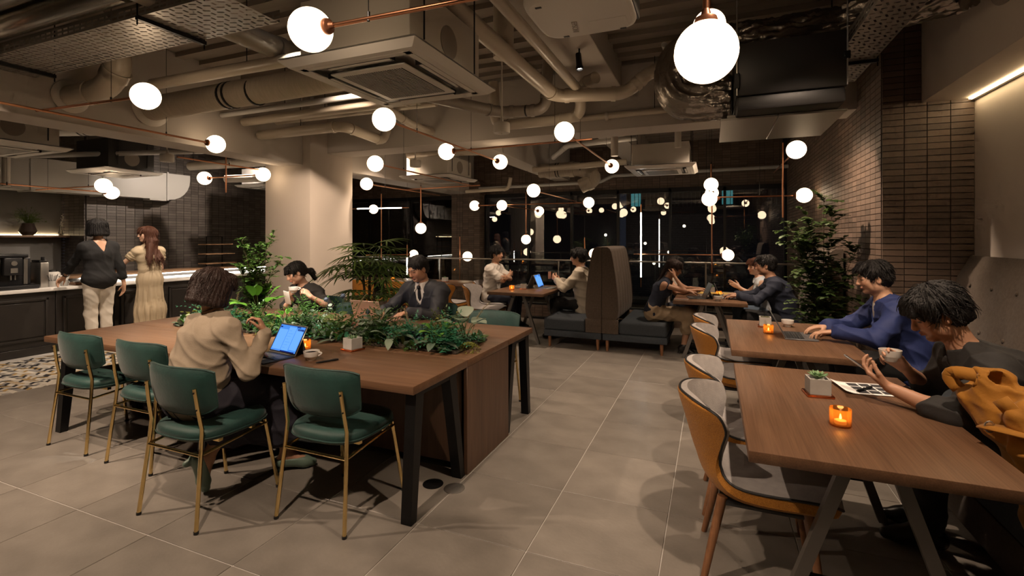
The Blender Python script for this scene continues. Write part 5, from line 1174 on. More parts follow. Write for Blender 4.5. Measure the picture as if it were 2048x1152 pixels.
PEOPLE = {}
def person(label, pos, rz, s=1., fem=False, seat=.46, lean=8, curve=8, head=(0,0,0), head_off=(0,0,0), shoulder_roll=0, twist=0, hands=None, knees=None, feet=None, standing=False,
           skin='skin', hair=('short','hair_black'), h=.008, outfit=(), hand_sc=None, neck_len=.0, cat='person', legs=.86, hair_amp=.004, wide=1.):
    """local frame: +y is where the sitter faces, +x the sitter's right. World points for hands/feet are given in world coords."""
    t = thing('person', label, cat, (pos[0], pos[1], 0), rz)
    ca, sa = math.cos(-rz), math.sin(-rz)
    def W(p): x, y = p[0] - pos[0], p[1] - pos[1]; return vec(x*ca - y*sa, x*sa + y*ca, p[2])
    def Wd(d): return vec(d[0]*ca - d[1]*sa, d[0]*sa + d[1]*ca, d[2])
    J = {}
    J['p'] = vec(0, 0, (seat + .095*s) if not standing else .93*s)
    a1, a2 = R(lean), R(lean + curve); tw = R(twist)
    J['w'] = J['p'] + vec(0, math.sin(a1), math.cos(a1)) * .16*s
    J['c'] = J['w'] + vec(0, math.sin((a1+a2)/2), math.cos((a1+a2)/2)) * .17*s
    J['n'] = J['c'] + vec(0, math.sin(a2), math.cos(a2)) * .165*s
    fx = vec(math.cos(tw), math.sin(tw), 0); up = vec(0, math.sin(a2), math.cos(a2)); fw = np.cross(up, fx)
    sw = (.175 if not fem else .155) * s * wide
    sd_ = (.078 if fem else .070)*s; J['sr'] = J['n'] + fx * sw - up * sd_; J['sl'] = J['n'] - fx * sw - up * sd_
    H = rotm(head[0], head[1], head[2]); nk = .112 + neck_len
    J['h'] = J['n'] + vec(0, math.sin(a2) * .75, 1 - .2*abs(math.sin(a2))) * nk * s + H @ vec(0, .015, .062) * s + vec(head_off)
    hp = .088 * s
    J['hr'] = J['p'] + vec(hp, .0, -.02); J['hl'] = J['p'] + vec(-hp, 0, -.02)
    for q, sg in (('r', 1), ('l', -1)):
        if standing:
            J['k'+q] = vec(sg*.085*s, .02, .50*s); J['a'+q] = vec(sg*.075*s, -.01, .09*s)
        else:
            J['k'+q] = J['h'+q] + vec(sg*.03, .43*s, -.0 + .02*s); J['a'+q] = J['k'+q] + vec(0, -.02, -.41*s); J['a'+q][2] = max(J['a'+q][2], .085)
        if knees and knees.get(q) is not None: J['k'+q] = W(knees[q])
        if feet and feet.get(q) is not None: J['a'+q] = W(feet[q])
        hd = (hands or {}).get(q)
        if hd: el, wr = ik(J['s'+q], W(hd['wr']), .275*s, .245*s, Wd(hd.get('hint', (0,0,-1)))); J['e'+q], J['v'+q] = el, wr
        else: J['e'+q] = J['s'+q] + vec(sg*.05, .0, -.27*s); J['v'+q] = J['e'+q] + vec(0, .12, -.2)*s
    J['s'] = s; J['fx'], J['fw'], J['up'], J['H'] = fx, fw, up, H; J['fem'] = fem; J['standing'] = standing; J['W'] = W; J['Wd'] = Wd
    # ---- body
    S = SDF(); torso(S, J, 0.); S.cap(J['n'] - up*.03*s, J['h'] + H @ vec(0,-.02,-.05)*s, (.058 if not fem else .050)*s, (.054 if not fem else .046)*s, .03)
    for q, sg in (('r', 1), ('l', -1)):
        sh, el, wr = J['s'+q], J['e'+q], J['v'+q]; am = .85 if fem else 1.
        S.ell(sh, .055*s*am, .04); S.cap(sh, el, .046*s*am, .037*s*am, .02); S.cap(el, el + (wr-el)*.35, .037*s*am, .038*s*am, .02); S.cap(el + (wr-el)*.3, wr, .038*s*am, .0245*s*am, .015)
        hd = (hands or {}).get(q) or {}; fd = Wd(hd['fd']) if 'fd' in hd else unit(wr - el); n = Wd(hd['n']) if 'n' in hd else vec(-sg, 0, -.2)
        hand(S, wr, fd, n, sg, hd.get('curl', (22,28,20)), hd.get('thumb', (.6,.6,.4)), hand_sc or (.93 if fem else 1.0)*s, hd.get('spread', .05))
        if legs:
            g = s*legs; S.cap(J['h'+q], J['k'+q], .082*g, .056*g, .04); S.cap(J['k'+q], J['a'+q], .055*g, .037*g, .02); kk, aa = J['k'+q], J['a'+q]; S.ell(kk + (aa-kk)*.32 + vec(0,-.018,0)*legs, (.046*g,.046*g,.09*g), .03); foot(S, J, q, feet)
    head_sdf(S, J['h'], H, s, fem)
    V, F = S.mesh(h); o = qmesh('body', V, F, skin, t, 1, face_attr(V, J['h'], H, s))
    # ---- hair
    V, F = hair_sdf(J['h'], H, s, hair[0], J).mesh(max(h*.9, .0045)); V = strands(V, F, J['h'], H, s, hair_amp); ho = qmesh('hair', V, F, hair[1], t, 0); locks(V, F, J['h'], H, s, hair[0], hair[1], ho, len(label))
    for it in outfit: it(t, J, h)
    J['t'] = t; return t, J
def foot(S, J, q, feet, r=0., k=.02):
    s = J['s']; a = J['a'+q]; fd = unit(J['Wd']((feet or {}).get('d'+q)) if (feet or {}).get('d'+q) is not None else vec(.12 if q == 'r' else -.12, 1, 0))
    dn = vec(0,0,-1) - fd * (vec(0,0,-1) @ fd); dn = unit(dn); heel = a - fd*.03*s + dn*.045*s; ball = a + fd*.115*s + dn*.058*s; toe = a + fd*.165*s + dn*.064*s
    S.cap(a, heel, .036*s + r, .034*s + r, k); S.cap(a + fd*.01, ball, .036*s + r, .026*s + r, k); S.cap(ball, toe, .028*s + r, .019*s + r, k); S.cap(heel, ball, .03*s + r, .027*s + r, k)
def torso(S, J, t, hips=True, upto=None):
    s, up, fx, fw, f = J['s'], J['up'], J['fx'], J['fw'], J['fem']
    if hips: S.cap(J['p'] - fx*.055*s, J['p'] + fx*.055*s, (.100 if f else .106)*s + t, None, .05)
    S.cap(J['p'] + vec(0,0,.03), J['w'], (.098 if f else .108)*s + t, (.085 if f else .102)*s + t, .06, flat=(fx, .72))
    S.cap(J['w'], J['c'], (.085 if f else .102)*s + t, (.098 if f else .112)*s + t, .06, flat=(fx, .70))
    S.cap(J['c'], J['c'] + (J['n']-J['c'])*.62, (.098 if f else .112)*s + t, (.075 if f else .085)*s + t, .06, flat=(fx, .62))
    S.cap(J['sr'], J['sl'], (.050 if f else .058)*s + t, None, .05)
    for k in ('sr', 'sl'): S.cap(J['n'] - up*.01*s, J[k] + up*.0, .045*s + t*.6, .045*s + t, .04)
    if f:
        for g in (-1, 1): S.ell(J['c'] + fx*g*.062*s + fw*.075*s + up*.02*s, (.058*s + t,.050*s + t,.055*s + t), .04)
# ---- clothing makers
def top(m, t=.012, sleeve='long', hem=.0, amp=.004, neck='crew', name='shirt', loose=0., h=None, vcut=None, cutback=None, sl=1., open_f=None, cuff=True):
    def go(T, J, hh):
        S = SDF(); s, up, fw, fx = J['s'], J['up'], J['fw'], J['fx']; torso(S, J, t, hips=hem > 0)
        if hem > 0: S.cap(J['p'] - fx*.05*s + vec(0,0,.05 - hem), J['p'] + fx*.05*s + vec(0,0,.05 - hem), .112*s + t + loose, None, .05)
        if loose: S.cap(J['w'] - fx*.05, J['w'] + fx*.05, .10*s + t + loose, None, .06); S.cap(J['w'] - fw*.03, J['c'] - fw*.03, .10*s + t + loose*.8, None, .05, flat=(fx, .75))
        fr = {'long': 1., 'short': .0, 'three': .55, 'cap': 0, 'none': 0, 'rolled': .25}[sleeve]
        am = .85 if J['fem'] else 1.
        for q in 'rl':
            sh, el, wr = J['s'+q], J['e'+q], J['v'+q]
            if sleeve == 'none': S.ell(sh, .05*s*am + t*.5, .04); continue
            S.ell(sh, .056*s*am + t, .04)
            if sleeve in ('short', 'cap'): S.cap(sh, sh + (el-sh)*(.72 if sleeve == 'short' else .35)*sl, .050*s*am + t, .048*s*am + t + (.012 if sleeve == 'short' else .004), .03)
            else:
                S.cap(sh, el, .049*s*am + t + loose*.4, .041*s*am + t + loose*.3, .03); e2 = el + (wr - el) * min(fr, .93); S.cap(el, e2, .041*s*am + t + loose*.3, (.030*s*am + (.041-.030)*s*am*(1-fr)) + t, .02)
                if cuff: S.cap(e2 - unit(wr-el)*.035, e2, .031*s*am + (.011*s*(1-fr)) + t + .004, None, .008)
        if neck == 'none' or sleeve == 'none':
            for q in 'rl':
                pass
        # neck opening
        nb = J['n'] + up*.045*s
        S.cap(J['n'] + up*.02*s, J['n'] + up*.12*s + fw*.01, (.060 if not J['fem'] else .055)*s, .075*s, .01, 's')
        if vcut: S.cap(J['n'] + fw*.07*s + up*.02*s, J['c'] + fw*(.12*s + t) - up*vcut*s, vcut_r(vcut), .006, .012, 's')
        if cutback: S.cap(J['n'] - fw*.06*s + up*.03*s, J['c'] - fw*(.11*s) + up*.04*s, cutback*s, .01, .012, 's')
        if sleeve == 'none':
            for q, sg in (('r', 1), ('l', -1)): S.cap(J['s'+q] + fx*sg*.058*s + up*.03, J['s'+q] + fx*sg*.075*s - up*.10*s, .040*s, .05*s, .015, 's')
        V, F = S.mesh(h or hh*1.15); V = folds(V, F, amp, 15., t*100); qmesh(name, V, F, m, T, 1)
    return go
def vcut_r(v): return .058
def collar(m, t=.014, hgt=.05, name='collar', gap=.5):
    def go(T, J, hh):
        S = SDF(); s, up, fw, fx = J['s'], J['up'], J['fw'], J['fx']; d = unit(J['h'] + J['H'] @ vec(0,-.02,-.06)*s - J['n']); r = (.060 if not J['fem'] else .053)*s
        a = J['n'] - up*.005*s; S.cap(a, a + d*hgt*s, r + t + .004, r + t*.55, .01)
        for g in (-1, 1): S.cap(a + fw*.062*s + fx*g*.02*s + d*.03*s, a + fw*(.095*s) + fx*g*.055*s - up*.025*s, .010, .007, .02)
        S.cap(a - d*.05, a + d*(hgt + .05)*s, r*.98, r*.95, .004, 's'); S.cap(a + fw*.06*s - d*.05, a + fw*.10*s + d*.12*s, .012*gap*2, .03*gap*2, .01, 's'); S.plane(a + d*hgt*s*.85, d)
        V, F = S.mesh(.005); qmesh(name, V, F, m, T, 1)
    return go
def trousers(m, t=.010, to=.93, amp=.004, name='trousers', waist=.05):
    def go(T, J, hh):
        S = SDF(); s, fx = J['s'], J['fx']; hr = .101 if J['fem'] else .108; S.cap(J['p'] - fx*.055*s, J['p'] + fx*.055*s, hr*s + t, None, .05); S.cap(J['p'], J['p'] + (J['w'] - J['p'])*(waist/.16*2), (hr-.006)*s + t, (hr-.016)*s + t, .05, flat=(fx, .74))
        for q in 'rl':
            a = J['k'+q] + (J['a'+q] - J['k'+q]) * to; S.cap(J['h'+q], J['k'+q], .085*s + t, .060*s + t, .035); S.cap(J['k'+q], a, .060*s + t, .045*s + t, .025)
        V, F = S.mesh(hh*1.25); V = folds(V, F, amp, 13., 2.); qmesh(name, V, F, m, T, 1)
    return go
def shoes(m, feet=None, t=.008, heel=0., name='shoe', low=False):
    def go(T, J, hh):
        for q in 'rl':
            S = SDF(); foot(S, J, q, feet, t)
            if low: fd = unit(J['Wd'](feet['d'+q])) if feet and feet.get('d'+q) is not None else vec(0,1,0); dn = unit(vec(0,0,-1) - fd*(vec(0,0,-1) @ fd)); S.plane(J['a'+q] + dn*.022, -dn); S.cap(J['a'+q] + fd*.06 - dn*.005, J['a'+q] - fd*.01 - dn*.03, .03, .035, .01, 's')
            if heel: fd = unit(J['Wd'](feet['d'+q])) if feet and feet.get('d'+q) is not None else vec(0,1,0); dn = unit(vec(0,0,-1) - fd*(vec(0,0,-1) @ fd)); S.cap(J['a'+q] - fd*.035 + dn*.06, J['a'+q] - fd*.035 + dn*(.07+heel), .022, .02, .008)
            V, F = S.mesh(.006); qmesh(name, V, F, m, T, 1)
    return go
def glasses(m='black_plastic'):
    def go(T, J, hh):
        H, c, s = J['H'], J['h'], J['s']; b = MB()
        for q in (-1, 1):
            b.tube([tuple(c + H @ vec(q*.031 + .021*math.cos(a), .098, .004 + .016*math.sin(a))*s) for a in [i*math.pi/8 for i in range(16)]], .0022, 6, closed=True); b.tube([tuple(c + H @ vec(q*.052,.096,.01)*s), tuple(c + H @ vec(q*.076,.0,.008)*s)], .0022, 6)
        b.tube([tuple(c + H @ vec(-.01,.1,.008)*s), tuple(c + H @ vec(.01,.1,.008)*s)], .0022, 6); b.build('spectacles', m, T)
    return go
# ------------------------------------------------------------------ the people
DN = (0, 0, -1)
def skirt(m, low=.55, t=.015, amp=0.0081, name='skirt', flare=.0):
    def go(T, J, hh):
        S = SDF(); s, fx = J['s'], J['fx']; S.cap(J['p'] - fx*.055*s, J['p'] + fx*.055*s, .115*s + t, None, .05); S.cap(J['p'], J['w'], .105*s + t, .09*s + t, .05, flat=(fx, .74))
        ends = {}
        for q in 'rl':
            a = J['k'+q] + (J['a'+q] - J['k'+q]) * low; ends[q] = a; S.cap(J['h'+q], J['k'+q], .09*s + t, .07*s + t, .05); S.cap(J['k'+q], a, .07*s + t, .065*s + t + flare, .05)
        S.cap((J['hr']+J['hl'])/2 + vec(0,.1,-.0), (J['kr']+J['kl'])/2, .085*s, .07*s, .05); S.cap(J['kr'], J['kl'], .066*s + t, None, .05); S.cap((J['kr']+J['kl'])/2, (ends['r']+ends['l'])/2, .06*s, .055*s, .06); S.cap(ends['r'], ends['l'], .055*s + t + flare, None, .05)
        V, F = S.mesh(hh*1.25); V = folds(V, F, amp, 16., 4.); qmesh(name, V, F, m, T, 1)
    return go
def long_skirt(m, z0=.10, r1=.17, name='dress_skirt'):
    def go(T, J, hh):
        S = SDF(); s = J['s']; fx = J['fx']; w = J['w']; S.cap(w + vec(0,0,.03), J['p'], .085*s + .012, .115*s + .012, .05, flat=(fx, .78)); S.cap(J['p'], vec(J['p'][0], J['p'][1], .45), .125*s, .15, .06, flat=(fx, .82)); S.cap(vec(0, J['p'][1], .45), vec(0, .0, z0), .15, r1, .06, flat=(fx, .85)); S.plane((0,0,z0 - .02), (0,0,-1))
        V, F = S.mesh(hh*1.2); N = nrmls(V, F); th = np.arctan2(V[:,0], V[:,1]); k = np.clip((J['w'][2] - V[:,2]) / .5, 0, 1); V = V + N * ((.010*np.sin(th*13 + 2*np.sin(V[:,2]*6)) + .006*np.sin(th*29)) * k)[:, None]; qmesh(name, V, F, m, T, 1)
    return go
def belt(m, z=.0):
    def go(T, J, hh):
        S = SDF(); c = J['w'] + vec(0,0,z); S.cap(c - vec(0,0,.018), c + vec(0,0,.018), .092*J['s'] + .012, None, .01, flat=(J['fx'], .74)); S.plane(c + vec(0,0,.02), (0,0,1)); S.plane(c - vec(0,0,.02), (0,0,-1)); V, F = S.mesh(.008); qmesh('waistband', V, F, m, T, 1)
    return go
def ruffle(m):
    def go(T, J, hh):
        for q in 'rl':
            S = SDF(); sh, el = J['s'+q], J['e'+q]; S.cap(sh, sh + (el - sh)*.38, .056*J['s'], .072*J['s'], .03); S.ell(sh + (el-sh)*.05, .062*J['s'], .03); V, F = S.mesh(.008); V = folds(V, F, .009, 40., 1.); qmesh('ruffle_sleeve', V, F, m, T, 1)
    return go
def tie_strip(m='tie'):
    def go(T, J, hh):
        s, up, fw = J['s'], J['up'], J['fw']; b = MB(); P = []
        a = J['n'] + fw*.078*s + up*.012*s; e = J['c'] + fw*(.125*s) - up*.10*s
        for i in range(9):
            f = i / 8; c = a + (e - a)*f + fw*.018*s*math.sin(math.pi*f); w = (.013 + .022*f)*s; P.append([tuple(c - J['fx']*w), tuple(c + fw*.006), tuple(c + J['fx']*w)])
        b.grid(P); o = b.build('necktie', m, T); md = o.modifiers.new('thick', 'SOLIDIFY'); md.thickness = .008
        S = SDF(); S.cap(a + up*.004, a - up*.03*s, .019*s, .012*s, .01); V, F = S.mesh(.005); qmesh('tie_knot', V, F, m, T, 1)
    return go
def lapels(m):
    def go(T, J, hh):
        s, up, fw, fx = J['s'], J['up'], J['fw'], J['fx']
        for g in (-1, 1):
            a = J['n'] + fx*g*.066*s + fw*.035*s + up*.035*s; c = J['n'] + fx*g*.088*s + fw*.100*s - up*.085*s; e = J['c'] + fx*g*.02*s + fw*(.152*s) - up*.07*s; n = (J['n'] + fx*g*.125*s + fw*.078*s - up*.03*s)
            b = MB(); i1 = J['n'] + fx*g*.05*s + fw*.088*s - up*.03*s; b.add([tuple(a), tuple(n), tuple(c + fx*g*.035*s), tuple(e + fw*.006), tuple(i1)], [(0,1,2,3,4) if g < 0 else (4,3,2,1,0)]); o = b.build('lapel', m, T); md = o.modifiers.new('thick', 'SOLIDIFY'); md.thickness = .007; md.offset = 0
    return go
def choker(m='black_plastic'):
    def go(T, J, hh):
        d = unit(J['h'] + J['H'] @ vec(0,-.02,-.05)*J['s'] - J['n']); c = J['n'] + d*.05; a = unit(np.cross(d, vec(1,.1,0))); b_ = np.cross(d, a); MB().tube([tuple(c + (a*math.cos(i*math.pi/12) + b_*math.sin(i*math.pi/12))*.056) for i in range(24)], .003, 6, closed=True).build('choker', m, T)
    return go
def seam_back(m):
    def go(T, J, hh):
        pass
    return go
def wristband(m='black_plastic', q='l'):
    def go(T, J, hh):
        w, e = J['v'+q], J['e'+q]; d = unit(w - e); c = w - d*.03; a = unit(np.cross(d, vec(0,0,1))); b_ = np.cross(d, a); MB().tube([tuple(c + (a*math.cos(i*math.pi/8) + b_*math.sin(i*math.pi/8))*.031*J['s']) for i in range(16)], .006, 6, closed=True).build('wristband', m, T)
    return go

# two women standing at the counter
person('woman standing at the counter in black top and white trousers, back turned', (-7.46, 3.86), R(90), 1.015, True, standing=True, lean=2, curve=2, head=(4,6,0), hair=('bob','hair_black'), h=.009, skin='skin',
       hands={'l': dict(wr=(-7.90,3.66,.925), hint=(.3,-.6,-.4), fd=(-.35,-.5,-.6), n=(.5,-.2,-.7), curl=(25,35,20)), 'r': dict(wr=(-7.40,4.12,.845), hint=(.5,.4,0), fd=(-.1,.0,-1), n=(0,-1,0), curl=(15,22,15))},
       outfit=[top('cloth_black', .016, 'three', hem=.05, name='top', cutback=.08, amp=.003), trousers('cloth_trouser', .009, .97, amp=0.0041), shoes('shoe_black'), wristband()])
person('woman with long auburn hair in a cream dress leaning on the counter', (-7.52, 4.52), R(90), .965, True, standing=True, lean=3, curve=3, head=(72,2,0), hair=('longw','hair_auburn'), h=.009, skin='skin_pale',
       hands={'l': dict(wr=(-7.86,4.12,.91), hint=(.6,-.5,-.2), fd=(-.8,-.2,-.25), n=(0,.1,-1)), 'r': dict(wr=(-7.78,4.66,.90), hint=(.6,.4,-.2), fd=(-.9,.1,-.2), n=(0,0,-1))},
       outfit=[top('cloth_dress', .012, 'cap', hem=.0, name='dress_bodice', amp=0.0054), ruffle('cloth_dress'), long_skirt('cloth_dress'), belt('cloth_dress'), shoes('shoe_black')])
# woman in the beige blouse
ft3 = {'l': (-2.74,1.96,.20), 'r': (-2.53,2.34,.105), 'dl': (.10,.30,-.95), 'dr': (.75,.65,-.06)}
person('woman in beige blouse seated at the communal table, seen from behind at a tablet laptop', (-2.725, 1.89), 0, .97, True, legs=1., seat=.475, lean=8, curve=12, twist=-10, head=(-14,20,0), head_off=(-.03,-.06,.0), hair=('bob','hair_brown'), h=.0065, skin='skin_tan', wide=1.12,
       hands={'r': dict(wr=(-2.44,2.10,.935), hint=(.55,-.1,-1), fd=(-.35,-.15,.9), n=(-.7,-.6,0), curl=(50,55,35)), 'l': dict(wr=(-2.72,2.17,.785), hint=(-.8,-.3,-.5), fd=(.62,.75,-.12), n=(0,0,-1), curl=(12,22,18))},
       knees={'r': (-2.53,2.28,.575), 'l': (-2.76,2.26,.56)}, feet=ft3,
       outfit=[top('cloth_beige', .013, 'long', hem=.06, amp=.0065, name='blouse', loose=.014), skirt('cloth_skirt', .62, .018, .009, flare=.03), shoes('shoe_green', ft3, .007, .03, low=True), choker()])
# woman in black with cup, and the suited man, behind the planter
person('woman in black drinking from a white cup while looking at her phone', (-4.12, 4.26), R(180), .96, True, lean=20, curve=16, head=(-28,24,8), hair=('pony','hair_black'), h=.0075, skin='skin_pale',
       hands={'r': dict(wr=(-4.03,3.80,.85), hint=(-.8,.2,-.6), fd=(.2,-.6,.75), n=(.6,.7,.4), curl=(35,45,30)), 'l': dict(wr=(-3.81,3.83,.89), hint=(.8,.2,-.7), fd=(-.55,-.45,.7), n=(-.85,.1,-.3), curl=(38,45,25))},
       outfit=[top('cloth_charcoal', .014, 'short', hem=.08, name='t_shirt', amp=0.0068, sl=1.25), trousers('cloth_black'), shoes('shoe_black')])
person('man in dark suit and tie working at a pink laptop', (-2.66, 4.32), R(180), 1.03, False, lean=14, curve=14, head=(-14,24,0), hair=('crop','hair_black'), h=.0065, skin='skin_tan',
       hands={'r': dict(wr=(-2.92,3.83,.80), hint=(-.7,.3,-.6), fd=(.1,-1,-.1), n=(0,0,-1)), 'l': dict(wr=(-2.62,3.82,.80), hint=(.7,.3,-.6), fd=(-.3,-.9,-.1), n=(0,0,-1))},
       outfit=[top('cloth_white', .008, 'long', name='dress_shirt', amp=0.0027), top('cloth_suit', .022, 'long', hem=.10, name='suit_jacket', amp=0.0054, vcut=.12, cuff=False), collar('cloth_white', .012, .055, gap=.4), tie_strip(), lapels('cloth_suit'), trousers('cloth_suit'), shoes('shoe_black')])
# two men at the small table
person('man in white T-shirt with folded arms at the small table', (-3.34, 7.2), R(-90), 1.02, False, lean=6, curve=6, head=(-12,0,0), hair=('mop','hair_black'), h=.009,
       hands={'r': dict(wr=(-3.03,7.26,.90), hint=(.3,-1,-.6), fd=(.1,1,.1), n=(-1,0,0), curl=(30,30,20)), 'l': dict(wr=(-2.99,7.08,.86), hint=(.3,1,-.6), fd=(.0,-1,.1), n=(-1,0,0), curl=(30,30,20))},
       outfit=[top('cloth_white', .014, 'short', hem=.08, name='t_shirt', amp=0.0068), trousers('cloth_navy'), shoes('shoe_black')])
person('man in cream shirt and glasses with open laptop on the booth bench', (-1.74, 7.1), R(90), 1.04, False, seat=.42, lean=6, curve=6, head=(6,2,0), hair=('mop','hair_black'), h=.009,
       hands={'r': dict(wr=(-2.16,7.22,.84), hint=(.2,.9,-.8), fd=(-.9,-.3,.2), n=(-.2,-.6,.5), curl=(30,40,25)), 'l': dict(wr=(-2.16,6.98,.86), hint=(.3,-.9,-.8), fd=(-.7,.4,.5), n=(.0,.9,.2), curl=(35,40,25))},
       outfit=[top('cloth_cream', .018, 'long', hem=.12, name='linen_shirt', amp=0.0108, loose=.022), collar('cloth_cream', .014, .04), trousers('cloth_black'), shoes('shoe_black'), glasses()])
# four around the booth table
person('woman in dark sleeveless top and khaki skirt resting her chin on her hand', (-.72, 6.72), R(-90), .95, True, legs=1., seat=.42, lean=14, curve=16, head=(10,22,0), hair=('lowpony','hair_brown'), h=.009, skin='skin_tan',
       hands={'r': dict(wr=(-.46,6.63,1.0), hint=(.75,-.2,-1), fd=(-.1,.3,.9), n=(-.8,.5,.1), curl=(50,60,40)), 'l': dict(wr=(-.28,6.90,.775), hint=(0,.8,-.6), fd=(.95,.1,-.1), n=(0,0,-1))},
       knees={'r': (-.28,6.66,.50), 'l': (-.27,6.82,.50)}, feet={'r': (-.34,6.64,.10), 'l': (-.22,6.86,.10), 'dr': (1,-.1,-.25), 'dl': (1,.1,-.25)},
       outfit=[top('cloth_navy', .012, 'none', hem=.05, name='sleeveless_top', amp=0.0054), skirt('cloth_khaki', .45, .012, .008), shoes('shoe_black', {'dr': (1,-.1,-.25), 'dl': (1,.1,-.25)}, .006, .04)])
person('woman with long dark wavy hair in a white top beside the window', (-.68, 7.30), R(-90), .96, True, seat=.42, lean=12, curve=10, head=(-38,12,0), hair=('long','hair_black'), h=.009, skin='skin',
       hands={'r': dict(wr=(-.20,7.12,.78), hint=(.2,-.8,-.6), fd=(.9,.3,0), n=(0,0,-1)), 'l': dict(wr=(-.18,7.34,.78), hint=(.2,.8,-.6), fd=(.9,-.3,0), n=(0,0,-1))},
       outfit=[top('cloth_white', .012, 'none', hem=.05, name='sleeveless_top'), trousers('cloth_navy'), shoes('shoe_black')])
person('short-haired woman in a pale sleeveless blouse gesturing with both hands', (.72, 7.28), R(90), .94, True, seat=.42, lean=14, curve=8, head=(26,4,0), hair=('pony','hair_auburn'), h=.009, skin='skin_pale',
       hands={'l': dict(wr=(.33,7.02,.84), hint=(.3,-.8,-.7), fd=(-.8,.2,.4), n=(.2,.8,.1), curl=(10,12,10)), 'r': dict(wr=(.32,7.22,.84), hint=(.3,.8,-.7), fd=(-.8,-.2,.4), n=(.2,-.8,.1), curl=(10,12,10))},
       outfit=[top('cloth_paleblue', .012, 'none', hem=.06, name='sleeveless_blouse'), collar('cloth_paleblue', .012, .03), trousers('cloth_denim'), shoes('shoe_black')])
person('man in navy shirt leaning over the booth table, nearest of the four', (.84, 6.70), R(90), 1.02, False, seat=.42, lean=16, curve=10, head=(-4,6,0), hair=('short','hair_black'), h=.009, skin='skin_tan',
       hands={'l': dict(wr=(.30,6.62,.775), hint=(.3,-.9,-.6), fd=(-.95,.1,-.05), n=(0,0,-1), curl=(15,25,20)), 'r': dict(wr=(.28,6.82,.775), hint=(.3,.9,-.6), fd=(-.95,-.1,-.05), n=(0,0,-1), curl=(15,25,20))},
       outfit=[top('cloth_navy', .016, 'long', hem=.10, name='shirt', amp=0.0081, loose=.01), collar('cloth_navy', .014, .035), trousers('cloth_black'), shoes('shoe_black')])
# man in blue jacket
person('man in blue jacket typing on a laptop at the second walnut table', (1.36, 4.42), R(90), 1.03, False, seat=.45, lean=14, curve=12, head=(2,12,0), hair=('short','hair_black'), h=.006, skin='skin',
       hands={'l': dict(wr=(.84,4.22,.80), hint=(.3,-.9,-.5), fd=(-.96,.16,-.12), n=(0,0,-1), curl=(12,26,22)), 'r': dict(wr=(.83,4.46,.80), hint=(.3,.9,-.5), fd=(-.96,-.14,-.12), n=(0,0,-1), curl=(12,26,22))},
       outfit=[top('cloth_white', .006, 'none', name='undershirt', amp=0.0014), top('cloth_blue', .022, 'long', hem=.10, name='jacket', amp=0.0081, vcut=.10, loose=.006), lapels('cloth_blue'), collar('cloth_blue', .022, .03, 'jacket_collar', 1.2), trousers('cloth_black'), shoes('shoe_black')])
# man in black shirt
ft13 = {'r': (1.02,3.12,.10), 'l': (.96,2.92,.10), 'dr': (-1,.12,0), 'dl': (-1,.05,0)}
person('man in black shirt bending over his phone and coffee, closest to the camera', (1.345, 2.87), R(90), 1.02, False, seat=.45, lean=23, curve=20, head=(0,28,0), head_off=(0,0,.02), hair=('mop','hair_black'), h=.005, skin='skin_tan', hair_amp=.0045,
       hands={'l': dict(wr=(.755,2.74,.80), hint=(.2,-.75,-.5), fd=(-.72,.50,.48), n=(.45,.2,.85), curl=(28,34,28), thumb=(.7,.5,.55)), 'r': dict(wr=(.905,3.06,.83), hint=(.3,.8,-.8), fd=(-.75,-.12,.62), n=(-.35,-.92,-.1), curl=(30,42,30), thumb=(.8,.4,.6))},
       knees={'r': (.94,3.04,.55), 'l': (.93,2.80,.55)}, feet=ft13,
       outfit=[top('cloth_charcoal', .018, 'rolled', hem=.10, name='shirt', amp=.008, loose=.010), collar('cloth_charcoal', .016, .045), trousers('cloth_black', .014), shoes('shoe_black', ft13)])
# ------------------------------------------------------------------ plants
leaf_mat('fern_green', (.035,.10,.02), (.08,.18,.035)); leaf_mat('bright_green', (.10,.30,.03), (.20,.45,.06), .35); leaf_mat('blue_green', (.03,.17,.09), (.06,.27,.15)); leaf_mat('deep_green', (.02,.065,.015), (.045,.115,.025))
leaf_mat('sage', (.14,.20,.15), (.24,.30,.23)); leaf_mat('silver_leaf', (.22,.30,.22), (.38,.44,.34)); leaf_mat('lime_moss', (.20,.24,.04), (.34,.33,.08)); leaf_mat('olive_leaf', (.06,.09,.02), (.10,.13,.03)); leaf_mat('pampas', (.42,.34,.22), (.55,.46,.32), .8); leaf_mat('palm_green', (.04,.085,.014), (.09,.15,.025)); leaf_mat('nandina', (.035,.085,.014), (.08,.15,.025)); leaf_mat('tree_leaf', (.035,.070,.018), (.085,.135,.038)); leaf_mat('succulent', (.13,.25,.11), (.20,.34,.16), .5, .1); leaf_mat('thistle', (.08,.11,.17), (.12,.15,.22)); leaf_mat('dry_pink', (.30,.16,.12), (.4,.22,.16)); leaf_mat('olive_moss', (.05,.06,.012), (.09,.09,.02))
mat('stem_brown', (.06,.038,.02), .8); mat('stem_green', (.05,.08,.02), .6); mat('pot_dark', (.02,.018,.017), .6)
rp_ = random.Random(11)
def rv(a=-1, b=1): return rp_.uniform(a, b)
def blade(b, p, d, up, L, w, droop=.3, n=5, fold=.15, tip=1.):
    """one leaf blade along d"""
    p = Vector(p); d = Vector(d).normalized(); up = Vector(up); sd = d.cross(up); sd = sd.normalized() if sd.length > 1e-4 else d.orthogonal().normalized(); nn = sd.cross(d).normalized(); P = []
    for i in range(n + 1):
        f = i / n; c = p + d * (L * f) - Vector((0, 0, 1)) * (droop * L * f * f); ww = w * (math.sin(math.pi * min(1, f * .92 + .06)) ** .8) * (1 if f < 1 else .02); P.append([c - sd * ww + nn * fold * ww, c, c + sd * ww + nn * fold * ww])
    b.grid(P)
